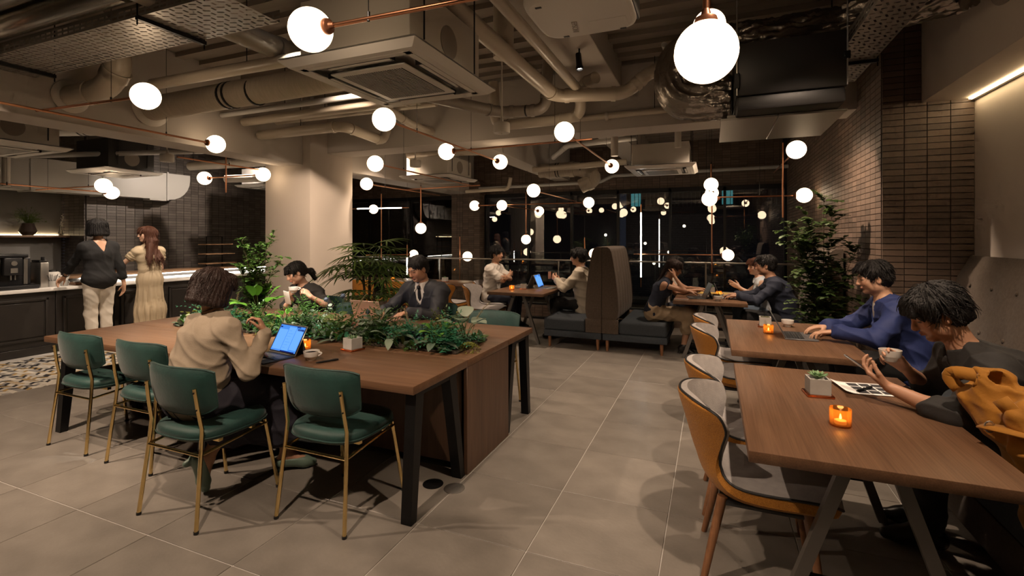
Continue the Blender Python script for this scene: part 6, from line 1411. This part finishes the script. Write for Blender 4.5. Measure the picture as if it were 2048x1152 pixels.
def round_leaf(b, c, nrm, r, n=8):
    nrm = Vector(nrm).normalized(); a = nrm.orthogonal().normalized(); e = nrm.cross(a); c = Vector(c); vs = [c - nrm * r * .12] + [c + (a * math.cos(2*math.pi*i/n) + e * math.sin(2*math.pi*i/n) * .85) * r for i in range(n)]
    b.add(vs, [(0, 1 + i, 1 + (i + 1) % n) for i in range(n)]); b.sm = True
def rdir(el0=.1, el1=1.2): a = rp_.random() * 6.283; e = rp_.uniform(el0, el1); return Vector((math.cos(a) * math.cos(e), math.sin(a) * math.cos(e), math.sin(e)))
UP = Vector((0, 0, 1))
PZ = TH
def stuff(o): o['kind'] = 'stuff'; return o
# each clump in the trough is a plant of its own
def clump_fern(label, x, y, m, n=26, L=.17, name='fern_plant'):
    n = int(n * 1.35); L *= 1.5
    t = thing(name, label, 'plant', (x, y, PZ)); b = MB()
    for i in range(n):
        d = rdir(.2, 1.35); l = L * rv(.6, 1.1); pts = bez((0,0,.02), tuple(d * l * .6 + UP * l * .25), tuple(d * l - UP * .02), 7)
        for k, p in enumerate(pts[1:], 1):
            dd = (pts[k] - pts[k-1]).normalized(); sd = dd.cross(UP); sd = sd.normalized() if sd.length > .01 else Vector((1,0,0)); sz = .030 * (1 - .08 * k) * (L / .17)
            for s in (-1, 1): blade(b, p, sd * s + dd * .6 + UP * .1, UP, sz, sz * .20, .2, 3)
        blade(b, pts[-1], d, UP, .03, .006, .2, 3)
    stuff(b.build('foliage', m, t, angle=60)); return t
def clump_grass(label, x, y, m, n=30, L=.2, w=.006, name='grass_tuft', el=(.6, 1.5)):
    t = thing(name, label, 'plant', (x, y, PZ)); b = MB()
    for i in range(n): d = rdir(*el); blade(b, (rv()*.025, rv()*.025, 0), d, UP, L * rv(.6, 1.1), w, .35, 5)
    stuff(b.build('foliage', m, t, angle=60)); return t
def clump_big(label, x, y, m, n=7, L=.13, w=.035, name='broad_leaf_plant', z=.03, el=(.1, 1.1), stem=.10, droop=.35, lab=None):
    t = thing(name, label, 'plant', (x, y, PZ)); sb = MB(); L *= 1.15; w *= 1.2; z += .03
    for i in range(n):
        a = 6.283 * i / n + rv(-.3, .3); e = rp_.uniform(*el); d = Vector((math.cos(a)*math.cos(e), math.sin(a)*math.cos(e), math.sin(e))); p = d * stem + UP * z
        sb.tube(bez((0,0,0), tuple(d * stem * .4 + UP * z), tuple(p), 5), .0028, 5); b = MB(); blade(b, (0,0,0), d + UP * .15, UP, L * rv(.75, 1.15), w * rv(.8, 1.1), droop, 7, .22); b.build('leaf', m, t, tuple(p), angle=80)
    sb.build('stems', 'stem_green', t); return t
def clump_round(label, x, y, m, n=5, per=9, L=.2, r=.018, name='eucalyptus_sprig', el=(.3, 1.3)):
    t = thing(name, label, 'plant', (x, y, PZ)); b = MB(); sb = MB()
    for i in range(n):
        d = rdir(*el); pts = bez((0,0,0), tuple(d * L * .5 + UP * .04), tuple(d * L * rv(.7, 1.1)), 8); sb.tube(pts, .0018, 4)
        for k in range(per):
            p = pts[2 + (k * 6) // per]; o = Vector((rv(), rv(), rv(-.3, 1))) * r * 1.1; round_leaf(b, p + o, (rv(), rv(), 1), r * rv(.7, 1.1))
    stuff(b.build('foliage', m, t, angle=80)); sb.build('stems', 'stem_brown', t); return t
def plume(label, x, y, h, lean):
    t = thing('pampas_plume', label, 'plant', (x, y, PZ)); top_ = Vector(lean) * h; pts = bez((0,0,0), (0,0,h*.6), tuple(top_ + UP * h), 10); MB().tube(pts, .0016, 5).build('stem', 'stem_green', t); b = MB()
    for k in range(5, 11):
        for q in range(26): d = (pts[min(k+1,10)] - pts[k-1]).normalized(); e = Vector((rv(), rv(), rv())) * .55 + d; blade(b, pts[k].lerp(pts[k-1], rp_.random()), e, UP, .035 * (1 - .06*(k-5)), .0012, .1, 2)
    stuff(b.build('plume_head', 'pampas', t)); return t
def moss(label, x, y, m, r=.07):
    t = thing('moss_cushion', label, 'plant', (x, y, PZ)); b = MB()
    for i in range(330):
        d = rdir(.0, 1.5); p = Vector((d.x * r, d.y * r, d.z * r * .7)); blade(b, p, d + Vector((rv(), rv(), rv())) * .8, UP, .018, .004, .1, 2)
    stuff(b.build('foliage', m, t)); return t
# bed of low greenery filling the trough
bed = thing('planter_bed', 'low mixed greenery and moss filling the long trough on the communal table', 'plant', (-3.05, 3.05, PZ)); MB().bbox((-1.32, -.24, .0), (1.50, .24, .018), .008).build('soil_bed', 'soil', bed)
lay = {m: MB() for m in ('deep_green', 'fern_green', 'blue_green', 'olive_moss', 'sage')}
for i in range(1900):
    x = rv(-1.30, 1.48); y = rv(-.25, .25); m = rp_.choice(list(lay)); h = rv(.05, .15); d = rdir(.2, 1.3); blade(lay[m], (x, y, .01), d, UP, h, h * rv(.09, .2), .3, 3)
for m, b in lay.items(): stuff(b.build('foliage', m, bed, angle=60))
clump_big('bright green broad-leaved plant rising at the lit end of the trough', -3.62, 3.05, 'bright_green', 11, .15, .042, 'broad_leaf_plant', .12, (.2, 1.2), .14, .3)
for lab, x, y, m, n, L in (('blue-green fern at the far trough end near the beige blouse', -4.12, 2.98, 'blue_green', 30, .19), ('lit green fern behind the tablet laptop', -3.78, 2.90, 'blue_green', 28, .18), ('mid-green fern in front of the tall feathery shrub', -3.42, 2.90, 'fern_green', 28, .18),
                           ('dark fern hanging over the trough edge behind the candle', -2.95, 2.88, 'deep_green', 30, .19), ('dark fern in the middle of the trough', -2.62, 3.0, 'fern_green', 30, .19), ('green fern behind the concrete pot', -2.30, 2.96, 'deep_green', 28, .18), ('blue-green fern near the pointed silver leaves', -2.0, 2.98, 'blue_green', 26, .17), ('curly blue-green fern at the aisle end of the trough', -1.67, 2.93, 'blue_green', 34, .19), ('green fern at the back of the trough by the suited man', -2.45, 3.2, 'fern_green', 28, .2), ('soft fern at the back near the woman in black', -3.2, 3.2, 'fern_green', 28, .2), ('yellowish fern beside the green moss cushion', -1.85, 3.12, 'olive_leaf', 26, .17)):
    clump_fern(lab, x, y, m, n, L)
for lab, x, y, m, n, L, w in (('upright striped green blades rising in front of the suited man', -1.98, 3.16, 'fern_green', 16, .25, .013), ('spiky dark grass tuft left of the pink laptop', -2.62, 3.18, 'deep_green', 22, .22, .008), ('fine pale grass at the lit end of the trough', -3.95, 3.1, 'lime_moss', 34, .2, .003), ('loose dry grass hanging over the bed centre', -2.78, 2.92, 'olive_leaf', 30, .17, .003)):
    clump_grass(lab, x, y, m, n, L, w)
for lab, x, y, m, n, L, w, z, el, st in (('pointed silver-green leaves lying over the front edge of the trough', -2.12, 2.88, 'silver_leaf', 6, .13, .026, .03, (-.2, .5), .06), ('large pale green anthurium-like leaves at the aisle end', -1.60, 3.02, 'silver_leaf', 6, .13, .045, .10, (.2, 1.1), .09), ('glossy green leaves beside the curly fern', -1.78, 2.95, 'bright_green', 6, .12, .03, .05, (.1, .9), .07), ('greyish leaves drooping toward the aisle corner', -1.74, 2.86, 'sage', 5, .11, .026, .03, (-.2, .4), .05), ('rounded dark leaves in the middle of the trough', -2.38, 3.08, 'sage', 6, .11, .034, .08, (.2, 1.1), .08), ('bright leaves next to the white phone', -3.32, 3.05, 'bright_green', 6, .09, .025, .05, (.2, 1.1), .06), ('olive heart-shaped leaves behind the candle', -2.78, 3.08, 'olive_leaf', 7, .10, .03, .05, (.1, 1.), .07), ('pale drooping leaves near the far trough end', -4.02, 2.88, 'silver_leaf', 6, .12, .02, .03, (-.2, .6), .06)):
    clump_big(lab, x, y, m, n, L, w, 'leafy_plant', z, el, st, .4)
for lab, x, y, m, n, L, r in (('blue-grey eucalyptus sprig below the white cup of the woman in black', -3.02, 3.12, 'sage', 6, .24, .02), ('eucalyptus sprig with round grey leaves behind the concrete pot', -2.38, 2.86, 'sage', 5, .2, .024), ('small-leaved grey sprig beside the silver leaves', -1.92, 3.0, 'thistle', 6, .17, .016), ('pale round-leaved sprig at the beige blouse', -4.28, 2.98, 'lime_moss', 7, .17, .015), ('rusty dried flower sprig in the trough centre', -2.55, 2.92, 'dry_pink', 6, .16, .012), ('yellow-green flowering sprig above the suited man\'s hands', -1.80, 3.2, 'lime_moss', 5, .26, .010)):
    clump_round(lab, x, y, m, n, 10, L, r)
for lab, x, y, h, ln in (('feathery pampas plume leaning at the aisle end of the trough', -1.62, 3.16, .30, (.45,.1,0)), ('second pampas plume at the aisle end, shorter and upright', -1.70, 3.2, .24, (.25,.1,0)), ('pampas plume leaning behind the trough centre', -2.72, 3.2, .30, (.4,0,0)), ('pampas plume at the lit end by the beige blouse', -4.0, 3.12, .27, (.2,0,0)), ('drooping cream plume in front of the woman in black', -3.30, 3.16, .2, (.35,-.2,0)), ('pampas plume behind the pink-laptop edge', -2.2, 3.22, .2, (-.2,0,0))):
    plume(lab, x, y, h, ln)
for lab, x, y, m, r in (('lime moss cushion spilling over the trough corner', -1.52, 2.93, 'lime_moss', .07), ('olive moss cushion at the trough front edge', -1.90, 2.84, 'olive_moss', .07), ('dark moss cushion behind the pen', -2.22, 2.83, 'olive_moss', .06), ('yellow-green moss between bright leaves', -3.45, 3.0, 'lime_moss', .06)):
    moss(lab, x, y, m, r)
for k, (x, y, z) in enumerate(((-2.98,3.16,.24), (-2.84,3.2,.27), (-2.52,3.12,.17))):
    t = thing('thistle_flower', ['blue thistle head below the coffee cup', 'second blue thistle head beside the pampas plume', 'low blue thistle head near the pink laptop'][k], 'flower', (x, y, PZ)); MB().tube([(0,0,0), (.005,0,z)], .002, 5).build('stem', 'stem_green', t); b = MB().sphere((.005,0,z+.012), .019, 12, 8)
    for i in range(60): d = rdir(-.6, 1.5); blade(b, Vector((.005,0,z+.012)) + d*.017, d, UP, .012, .0012, 0, 2)
    b.build('flower_head', 'thistle', t)
# feathery shrub standing in the trough
def shrub(label, x, y, z0, h, spread, m, n_st, per, leaf, name, seed, stem_m='stem_brown', lean=(0,0), pot=None, first=.25, rnd_leaf=False, wleaf=.34):
    rr = random.Random(seed); t = thing(name, label, 'plant', (x, y, z0)); sb = MB(); b = MB(); tips = []
    for i in range(n_st):
        a = 6.283 * i / n_st + rr.uniform(-.5, .5); rad = spread * rr.uniform(.35, 1); hh = h * rr.uniform(.65, 1.0)
        e = Vector((math.cos(a) * rad + lean[0], math.sin(a) * rad + lean[1], hh)); pts = bez((rr.uniform(-.02,.02), rr.uniform(-.02,.02), 0), (e.x * .15, e.y * .15, hh * .6), tuple(e), 12); sb.tube(pts, [.006 * (1 - .07 * k) for k in range(13)], 6)
        for k in range(int(12 * first), 13):
            for q in range(per):
                aa = rr.uniform(0, 6.283); el = rr.uniform(-.1, 1.1); d = Vector((math.cos(aa)*math.cos(el), math.sin(aa)*math.cos(el), math.sin(el))); l = rr.uniform(.6, 1.) * h * .17 * (1.25 - k / 14); p = pts[k].lerp(pts[k-1], rr.random()); tp = bez(p, p + d * l * .5 + UP * l * .15, p + d * l, 5); sb.tube(tp, .0014, 3, caps=False)
                for g in range(1, 6):
                    dd = (tp[g] - tp[g-1]).normalized(); sd = dd.cross(UP); sd = sd.normalized() if sd.length > .05 else Vector((1,0,0))
                    for s in (-1, 1):
                        ld = sd * s * rr.uniform(.6, 1) + dd * .7 + UP * rr.uniform(-.3, .4)
                        blade(b, tp[g], ld, UP, leaf * rr.uniform(.7, 1.15), leaf * wleaf, .25, 3, .1)
    sb.build('branches', stem_m, t); stuff(b.build('foliage', m, t, angle=70))
    if pot: MB().lathe(pot, 28).build('pot', 'pot_dark', t)
    return t
shrub('tall feathery green shrub rising from the trough before the column', -3.70, 3.08, PZ, .82, .30, 'nandina', 8, 3, .045, 'feathery_shrub', 21, first=.30, wleaf=.24, lean=(.02,0))
shrub('tall leafy evergreen tree in the corner by the brick wall', 1.0, 5.55, .0, 1.98, .34, 'tree_leaf', 10, 4, .058, 'leafy_tree', 8, first=.36, pot=[(0,0),(.15,0),(.19,.34),(.17,.34),(.15,.28),(0,.28)], wleaf=.42, lean=(-.06,.05))
# lady palm behind the trough
lp = thing('lady_palm', 'tall lady palm with fan leaves standing behind the suited man', 'plant', (-4.02, 5.02, 0)); MB().lathe([(0,0),(.17,0),(.2,.36),(.18,.36),(.165,.3),(0,.3)], 28).build('pot', 'pot_dark', lp)
rr = random.Random(4); canes = []
for i in range(6):
    a = i * 1.05; e = Vector((math.cos(a) * .10, math.sin(a) * .08, rr.uniform(1.0, 1.45))); b = MB(); b.tube(bez((math.cos(a)*.06, math.sin(a)*.06, .28), (math.cos(a)*.06, math.sin(a)*.06, .8), tuple(e), 8), .011, 8); b.build('cane', 'stem_brown', lp); canes.append(e)
def fan_leaf(p, d, size, nl):
    b = MB(); st = Vector(p); d = Vector(d).normalized(); hub = st + d * size * .9 - UP * .04 * size; b.tube(bez(st, st + d * size * .5 + UP * .1 * size, hub, 6), .003, 5)
    sd = d.cross(UP).normalized(); dn = (d - UP * .55).normalized(); nn = sd.cross(dn)
    for k in range(nl):
        f = -1 + 2 * k / (nl - 1); ang = f * R(118); ld = dn * math.cos(ang) + sd * math.sin(ang) + nn * .12 * abs(f); blade(b, hub, ld, nn, size * (1.0 - .22 * abs(f)) * .92, .012, .30, 6, .3)
    return b.build('fan_frond', 'palm_green', lp, angle=70)
for i in range(48):
    c = canes[i % 6]; z = .55 + (i // 6) * .13 + rr.uniform(-.05, .05); a = i * 2.4 + rr.uniform(-.3, .3); el = rr.uniform(.1, .9)
    fan_leaf((c.x * z / 1.4, c.y * z / 1.4, min(z, c.z)), (math.cos(a) * math.cos(el), math.sin(a) * math.cos(el), math.sin(el)), rr.uniform(.30, .42), rr.randint(11, 15))
# small succulents in concrete pots
def succ(label, x, y, z, kind, s=1.):
    t = thing('succulent_pot', label, 'plant', (x, y, z), R(rv(-12, 12)), 'concrete pots on copper trays'); h = .085 * s; w = .045 * s
    MB().bbox((-.058*s, -.058*s, .0), (.058*s, .058*s, .012*s), .004).build('copper_saucer', 'copper_tray', t)
    b = MB(); z0 = .0125*s; b.add([(-w,-w,z0),(w,-w,z0),(w,w,z0),(-w,w,z0),(-w,-w,h),(w,-w,h),(w,w,h),(-w,w,h),(-w*.84,-w*.84,h),(w*.84,-w*.84,h),(w*.84,w*.84,h),(-w*.84,w*.84,h),(-w*.84,-w*.84,h-.015),(w*.84,-w*.84,h-.015),(w*.84,w*.84,h-.015),(-w*.84,w*.84,h-.015)],
        [(0,3,2,1),(0,1,5,4),(1,2,6,5),(2,3,7,6),(3,0,4,7),(4,5,9,8),(5,6,10,9),(6,7,11,10),(7,4,8,11),(8,9,13,12),(9,10,14,13),(10,11,15,14),(11,8,12,15),(12,13,14,15)]); b.build('pot', 'concrete', t)
    if kind == 'rosette':
        for ring, (n, el, L) in enumerate(((5, 1.25, .03), (7, .9, .042), (9, .5, .05))):
            for i in range(n): a = 6.283*i/n + ring*.4; d = Vector((math.cos(a)*math.cos(el), math.sin(a)*math.cos(el), math.sin(el))); b = MB(); blade(b, (0,0,0), d, UP, L*s, .009*s, -.1, 4, .35); o = b.build('leaf', 'succulent', t, (0,0,h-.006)); md = o.modifiers.new('fleshy', 'SOLIDIFY'); md.thickness = .003
    elif kind == 'spiky':
        b = MB()
        for i in range(40): blade(b, (rv()*.02*s, rv()*.02*s, h-.012), rdir(.7, 1.5), UP, .04*s*rv(.6,1.1), .003, .05, 3)
        stuff(b.build('foliage', 'succulent', t))
    else:
        b = MB()
        for i in range(50): p = Vector((rv()*.03*s, rv()*.03*s, h - .008)); b.sphere(p + UP*.004, .007*s, 6, 4)
        stuff(b.build('foliage', 'olive_moss', t))
    return t
succ('concrete pot with rosette succulent on the front walnut table', .475, 2.765, TH, 'rosette'); succ('concrete pot with spiky succulent on the communal table beside the white cup', -2.275, 2.665, TH, 'spiky'); succ('concrete pot with dark low succulent beside the open laptop of the blue-jacketed man', .42, 4.72, TH, 'low'); succ('concrete pot on the railing bar behind the suited man', -4.32, 7.42, TH, 'spiky', .9); succ('concrete pot with green rosette on the booth table', -.02, 7.28, TH, 'rosette'); succ('small copper-trayed pot between the two laptops on the small table', -2.62, 6.82, TH, 'low', .9)
# ------------------------------------------------------------------ things on the tables
def cup(label, p, rz=0, hdir=0):
    t = thing('coffee_cup', label, 'cup', p, rz, 'white coffee cups')
    MB().lathe([(0,0),(.026,0),(.028,.004),(.034,.018),(.044,.024),(.046,.028),(.049,.058),(.0465,.058),(.043,.030),(.03,.012),(0,.009)], 32).build('cup_body', 'ceramic', t)
    MB().tube(bez((.046,0,.050), (.085,0,.048), (.044,0,.027), 10), .0055, 10).build('handle', 'ceramic', t); MB().lathe([(0,.046),(.0455,.046)], 28).build('coffee', 'soil', t); return t
def candle(label, x, y, s=1.):
    t = thing('candle_holder', label, 'candle', (x, y, TH), 0, 'amber glass candle holders')
    MB().lathe([(0,0),(.034*s,0),(.037*s,.004),(.037*s,.068*s),(.0355*s,.069*s),(.034*s,.068*s),(.034*s,.008),(0,.006)], 32).build('amber_glass', 'amber_glass', t)
    MB().lathe([(0,.0085),(.02*s,.0085),(.02*s,.022*s),(0,.0225*s)], 20).build('wax', 'candle_wax', t); MB().lathe([(0,.024*s),(.0045*s,.03*s),(.003*s,.04*s),(0,.048*s)], 10).build('flame', 'flame', t)
    l = bpy.data.lights.new('candle_glow', 'POINT'); l.energy = .07; l.color = (1,.5,.16); l.shadow_soft_size = .012; o = bpy.data.objects.new('candle_glow', l); COL.objects.link(o); o.parent = t; o.location = (0,0,.058*s)
candle('lit amber glass candle on the front walnut table', .482, 2.345, 1.05); candle('lit amber candle next to the tablet laptop on the communal table', -2.575, 2.54); candle('lit amber candle on the table of the blue-jacketed man', .415, 4.40); candle('lit amber candle on the small table of the two men', -2.73, 6.62); candle('lit amber candle on the railing bar', -5.40, 7.40, .9); candle('amber candle on the booth table beside the yellow pads', .08, 7.0, .9)
cup('white coffee cup on the communal table beside the candle', (-2.325, 2.345, TH), R(18)); cup('white coffee cup behind the laptop of the blue-jacketed man', (.60, 4.80, TH), R(60)); cup('white coffee cup on the booth table edge', (.06, 6.42, TH), R(20))
cup('white coffee cup raised by the man in black shirt', (.835, 3.02, .865), R(70)); cup('white coffee cup raised by the woman in black', (-3.94, 3.735, .935), R(30))
mat('grey_plastic', (.10,.10,.105), .4); mat('pink_alu', (.62,.40,.33), .32, .6); mat('silver_alu', (.5,.49,.48), .32, .8); mat('keyboard', (.02,.021,.024), .5)
def laptop(label, p, rz, m, ang=108, w=.31, d=.21, screen='blue', h=None, kick=False, logo=None):
    """local: user sits at -y, screen hinged at +y"""
    t = thing('laptop', label, 'laptop', p, rz); h = h or d
    MB().bbox((-w/2, -d/2, 0), (w/2, d/2, .011 if not kick else .006), .003, 1).build('base', m if not kick else 'keyboard', t)
    zt = .0115 if not kick else .0065
    MB().box((-w/2+.012, -.02, zt), (w/2-.012, d/2-.014, zt + .0008)).build('keyboard_deck', 'keyboard', t)
    for r in range(5):
        for c in range(13):
            if r == 0 and c == 0: kp = MB().bbox((-.0085, -.0068, 0), (.0085, .0068, .0022), .001, 1).build('key', 'grey_plastic' if m != 'grey_plastic' else 'keyboard', t, (-w/2 + .024, -.012, zt + .0008)); st = (w - .048) / 12; kr = (d/2 - .014 - .0) / 5.2
            else: o = kp.copy(); COL.objects.link(o); o.location = (-w/2 + .024 + c * st, -.010 + r * kr, zt + .0008)
    MB().box((-.05, -d/2 + .012, zt), (.05, -.03, zt + .0006)).build('trackpad', m if m != 'keyboard' else 'grey_plastic', t)
    Q = Matrix.Translation((0, d/2 - (.006 if not kick else .0), zt)) @ Matrix.Rotation(R(90 - ang), 4, 'X')
    b = MB(); b.M = Q; b.bbox((-w/2, -.003, .0), (w/2, .003, h), .002, 1); b.build('lid', m, t)
    b = MB(); b.M = Q; b.box((-w/2+.004, -.0036, .005), (w/2-.004, -.0031, h - .004)); b.build('bezel', 'black_plastic', t)
    b = MB(); b.M = Q; b.box((-w/2+.012, -.0042, .014), (w/2-.012, -.0037, h - .011)); b.build('screen', {'blue': 'screen_blue', 'white': 'screen_white', 'off': 'black_plastic'}[screen], t)
    def patch(x0, z0, x1, z1, mm, nm='screen_window'):
        b = MB(); b.M = Q; b.box((x0*w, -.0046, z0*h), (x1*w, -.0043, z1*h)); b.build(nm, mm, t)
    if screen == 'blue':
        patch(-.10, .12, .16, .90, 'screen_pale'); patch(-.44, .12, -.12, .80, 'screen_pale'); patch(.18, .16, .44, .84, 'screen_pale'); patch(.22, .80, .45, .86, 'screen_dark', 'screen_banner'); patch(-.45, .85, -.37, .89, 'screen_dark', 'screen_banner'); patch(.16, .90, .30, .935, 'screen_dark', 'screen_banner'); patch(-.1, .065, .42, .10, 'screen_dark', 'taskbar')
        for k in range(7): 
            b = MB(); b.M = Q; zz = (.2 + .095*k)*h; b.box((-.07*w, -.0050, zz), ((.02 + .1*((k*7) % 3)/2)*w, -.0047, zz + .008*h)); b.build('text_line', 'screen_blue', t)
    if kick:
        b = MB(); b.M = Q; b.add([(-w/2,.003,h*.55),(w/2,.003,h*.55),(w/2,.11,.0),(-w/2,.11,.0),(-w/2,.006,h*.55),(w/2,.006,h*.55),(w/2,.113,.0),(-w/2,.113,.0)], [(0,1,2,3),(7,6,5,4),(0,4,5,1),(1,5,6,2),(2,6,7,3),(3,7,4,0)]); b.build('kickstand', 'grey_plastic', t)
    if logo:
        b = MB(); b.M = Q; b.box((-.008, .0031, h*.5-.012), (.008, .0038, h*.5+.0)); b.build('emblem', 'black_plastic', t)
    return t
laptop('tablet laptop with glowing blue screen in front of the woman in beige', (-2.63, 2.275, TH), R(-10), 'silver_alu', 118, .29, .21, 'blue', .20, True)
laptop('rose-pink laptop in front of the suited man', (-2.84, 3.64, TH), R(180), 'pink_alu', 108, .31, .21, 'blue', logo=True)
laptop('dark open laptop of the blue-jacketed man', (.62, 4.33, TH), R(88), 'grey_plastic', 118, .32, .22, 'off', .215)
laptop('laptop with glowing blue screen facing the man in cream shirt', (-2.33, 7.08, TH), R(92), 'silver_alu', 112, .30, .21, 'blue')
laptop('slim laptop standing back to back on the small table', (-2.68, 7.0, TH), R(-88), 'grey_plastic', 112, .30, .20, 'off')
laptop('tablet laptop open in front of the woman in dark sleeveless top', (-.20, 6.66, TH), R(-80), 'grey_plastic', 114, .29, .20, 'off', .2, True)
laptop('small tablet laptop open before the man in navy shirt', (.18, 6.78, TH), R(92), 'grey_plastic', 112, .28, .19, 'off', .18)
def phone(label, p, yv, zv, m='silver_alu'):
    t = thing('smartphone', label, 'phone', p); y = Vector(yv).normalized(); z = Vector(zv); z = (z - y * z.dot(y)).normalized(); x = y.cross(z); t.rotation_euler = Matrix((x, y, z)).transposed().to_euler(); MB().bbox((-.036,-.073,-.004), (.036,.073,.004), .004, 2).build('case', m, t); MB().bbox((-.033,-.069,.0038), (.033,.069,.0046), .0004, 1).build('display', 'black_plastic', t); return t
phone('silver smartphone held by the man in black shirt', (.66, 2.83, .872), (-.80,.15,.55), (.55,.0,.80)); phone('white smartphone held by the woman in black', (-3.99, 3.70, .885), (.15,-.35,.9), (.0,.9,.3), 'ceramic')
pn = thing('pen', 'black pen lying beside the white cup on the communal table', 'pen', (-2.20, 2.345, TH + .0062), R(62)); b = MB(); b.M = Matrix.Rotation(R(90), 4, 'Y'); b.lathe([(0,-.07),(.003,-.065),(.006,-.05),(.006,.068),(.004,.07),(0,.07)], 12); b.build('barrel', 'black_plastic', pn); b = MB(); b.bbox((.02,-.0015,.005), (.06,.0015,.008), .0005, 1); b.build('clip', 'grey_steel', pn)
ps = thing('printed_sheet', 'white contact sheet of small photos under the arm of the man in black', 'paper', (.74, 2.96, TH + .001), R(8))
P = [[(-.15 + .30*i/10, -.105 + .21*j/6, .002 + .012*max(0, (2 - i)/2)**2) for j in range(7)] for i in range(11)]; o = MB().grid(P).build('sheet', 'paper', ps); md = o.modifiers.new('thick', 'SOLIDIFY'); md.thickness = .001
for i in range(4):
    for j in range(3): MB().box((-.085 + .055*i, -.085 + .06*j, .0032), (-.038 + .055*i, -.035 + .06*j, .0036)).build('photo_print', 'ink', ps)
ps2 = thing('loose_pen', 'black pen lying on the contact sheet', 'pen', (.70, 2.92, TH + .011), R(50)); b = MB(); b.M = Matrix.Rotation(R(90), 4, 'Y'); b.lathe([(0,-.07),(.003,-.065),(.0058,-.05),(.0058,.068),(0,.07)], 12); b.build('barrel', 'black_plastic', ps2); MB().bbox((.02,-.0015,.005), (.06,.0015,.0075), .0005, 1).build('clip', 'grey_steel', ps2)
def pad(label, p, rz, m, w=.21, d=.29, h=.02):
    t = thing('notepad', label, 'notepad', p, rz); MB().bbox((-w/2,-d/2,.0), (w/2,d/2,h*.8), .002, 1).build('pages', 'paper', t); MB().bbox((-w/2,-d/2,h*.8), (w/2,d/2,h), .001, 1).build('cover', m, t); return t
pad('yellow notepad on the booth table, the thicker one', (-.02, 6.98, TH), R(80), 'card_yellow', h=.035); pad('thin yellow notepad on the booth table by the gesturing woman', (.22, 7.12, TH), R(70), 'card_yellow'); pad('small red notebook at the corner of the booth table', (-.36, 6.42, TH), R(84), 'dry_pink', .1, .16, .012)
pad('open grey folder on the small table', (-2.80, 7.28, TH), R(10), 'grey_plastic', .21, .29, .008)
tg = thing('water_glass', 'clear water glass on the railing bar beside the candle', 'glass', (-5.62, 7.36, TH)); MB().lathe([(0,0),(.03,0),(.036,.11),(.034,.11),(.028,.006),(0,.006)], 24).build('tumbler', 'clear_glass', tg); MB().lathe([(0,.007),(.0285,.007),(.033,.085),(0,.085)], 24).build('water', 'clear_glass', tg)
wb = thing('paper_card', 'pink card held up by the man in cream shirt', 'card', (-2.27, 7.0, .93), R(70)); o = MB().bbox((-.035,-.001,-.055), (.035,.001,.055), .0008, 1).build('card', 'pink_alu', wb)
# mustard coat lying over the banquette edge and table corner
cb = thing('mustard_backpack', 'mustard yellow cloth backpack with straps on the bench beside the man in black', 'backpack', (1.065, 2.37, -.035))
S = SDF()
for a, b, ra, rb in (((.10,.02,.52),(.02,.04,.84),.11,.115), ((-.03,.06,.84),(-.06,.10,.95),.10,.075), ((.12,-.02,.50),(.08,.0,.86),.11,.10), ((-.04,.10,.80),(-.09,.13,.88),.065,.065), ((.05,.0,.9),(.10,.06,.92),.075,.06), ((.0,-.08,.74),(-.03,-.06,.88),.065,.06)): S.cap(a, b, ra, rb, .03)
S.cap((-.17,.16,.95), (.0,.02,.99), .035, .03, .015, 's'); S.cap((.02,-.05,1.0), (.14,.12,.98), .03, .03, .015, 's')
V, F = S.mesh(.007); V = folds(V, F, .011, 11., 3.); V = folds(V, F, .0035, 24., 1.); qmesh('bag_body', V, F, 'mustard', cb, 1)
def ribbon(pts, w, nrm, name, m='mustard', th=.006):
    pts = [Vector(p) for p in pts]; P = []
    for i, p in enumerate(pts): d = (pts[min(i+1, len(pts)-1)] - pts[max(i-1,0)]).normalized(); sd = d.cross(Vector(nrm)); sd = sd.normalized() if sd.length > .01 else Vector((0,0,1)); P.append([p - sd*w/2, p + sd*w/2])
    o = MB().grid(P).build(name, m, cb); md = o.modifiers.new('thick', 'SOLIDIFY'); md.thickness = th; md.offset = 0; return o
ribbon(bez((-.15,.12,.92), (-.22,.16,1.0), (-.10,.08,.985), 10), .05, (0,-1,.3), 'carry_loop'); ribbon(bez((-.14,-.03,.83), (-.02,-.22,.86), (.12,-.06,.80), 10), .055, (0,-.3,1), 'strap'); ribbon(bez((-.10,-.06,.94), (.0,-.13,.80), (.08,-.10,.60), 12), .05, (-.6,-1,0), 'strap')
ribbon([(.02 + .085*math.cos(a), -.16 + .02*math.cos(a), .40 + .10*math.sin(a)) for a in [i*2*math.pi/16 for i in range(17)]], .045, (0,-.4,1), 'strap_loop'); ribbon(bez((.06,-.13,.62), (.05,-.18,.55), (.04,-.16,.47), 8), .055, (-1,-.6,0), 'strap')
MB().tube([(-.125 + .014*math.cos(a), -.05, .832 + .02*math.sin(a)) for a in [i*math.pi/6 for i in range(12)]], .003, 6, closed=True).build('buckle', 'steel', cb); MB().tube([(.10 + .02*math.cos(a), -.10, .79 + .016*math.sin(a)) for a in [i*math.pi/6 for i in range(12)]], .003, 6, closed=True).build('buckle', 'steel', cb)
# ------------------------------------------------------------------ put every thing's empty at the thing's own base
bpy.context.view_layer.update()
for o in list(COL.objects):
    if o.type == 'EMPTY' and o.parent is None and o.children and tuple(o.location) == (0, 0, 0):
        pts = [Vector(c.location) + (c.matrix_local.to_3x3() @ Vector(v)) for c in o.children for v in c.bound_box]
        lo = Vector([min(p[i] for p in pts) for i in range(3)]); hi = Vector([max(p[i] for p in pts) for i in range(3)]); b = Vector(((lo.x + hi.x) / 2, (lo.y + hi.y) / 2, lo.z))
        o.location = b
        for c in o.children: c.location = Vector(c.location) - b
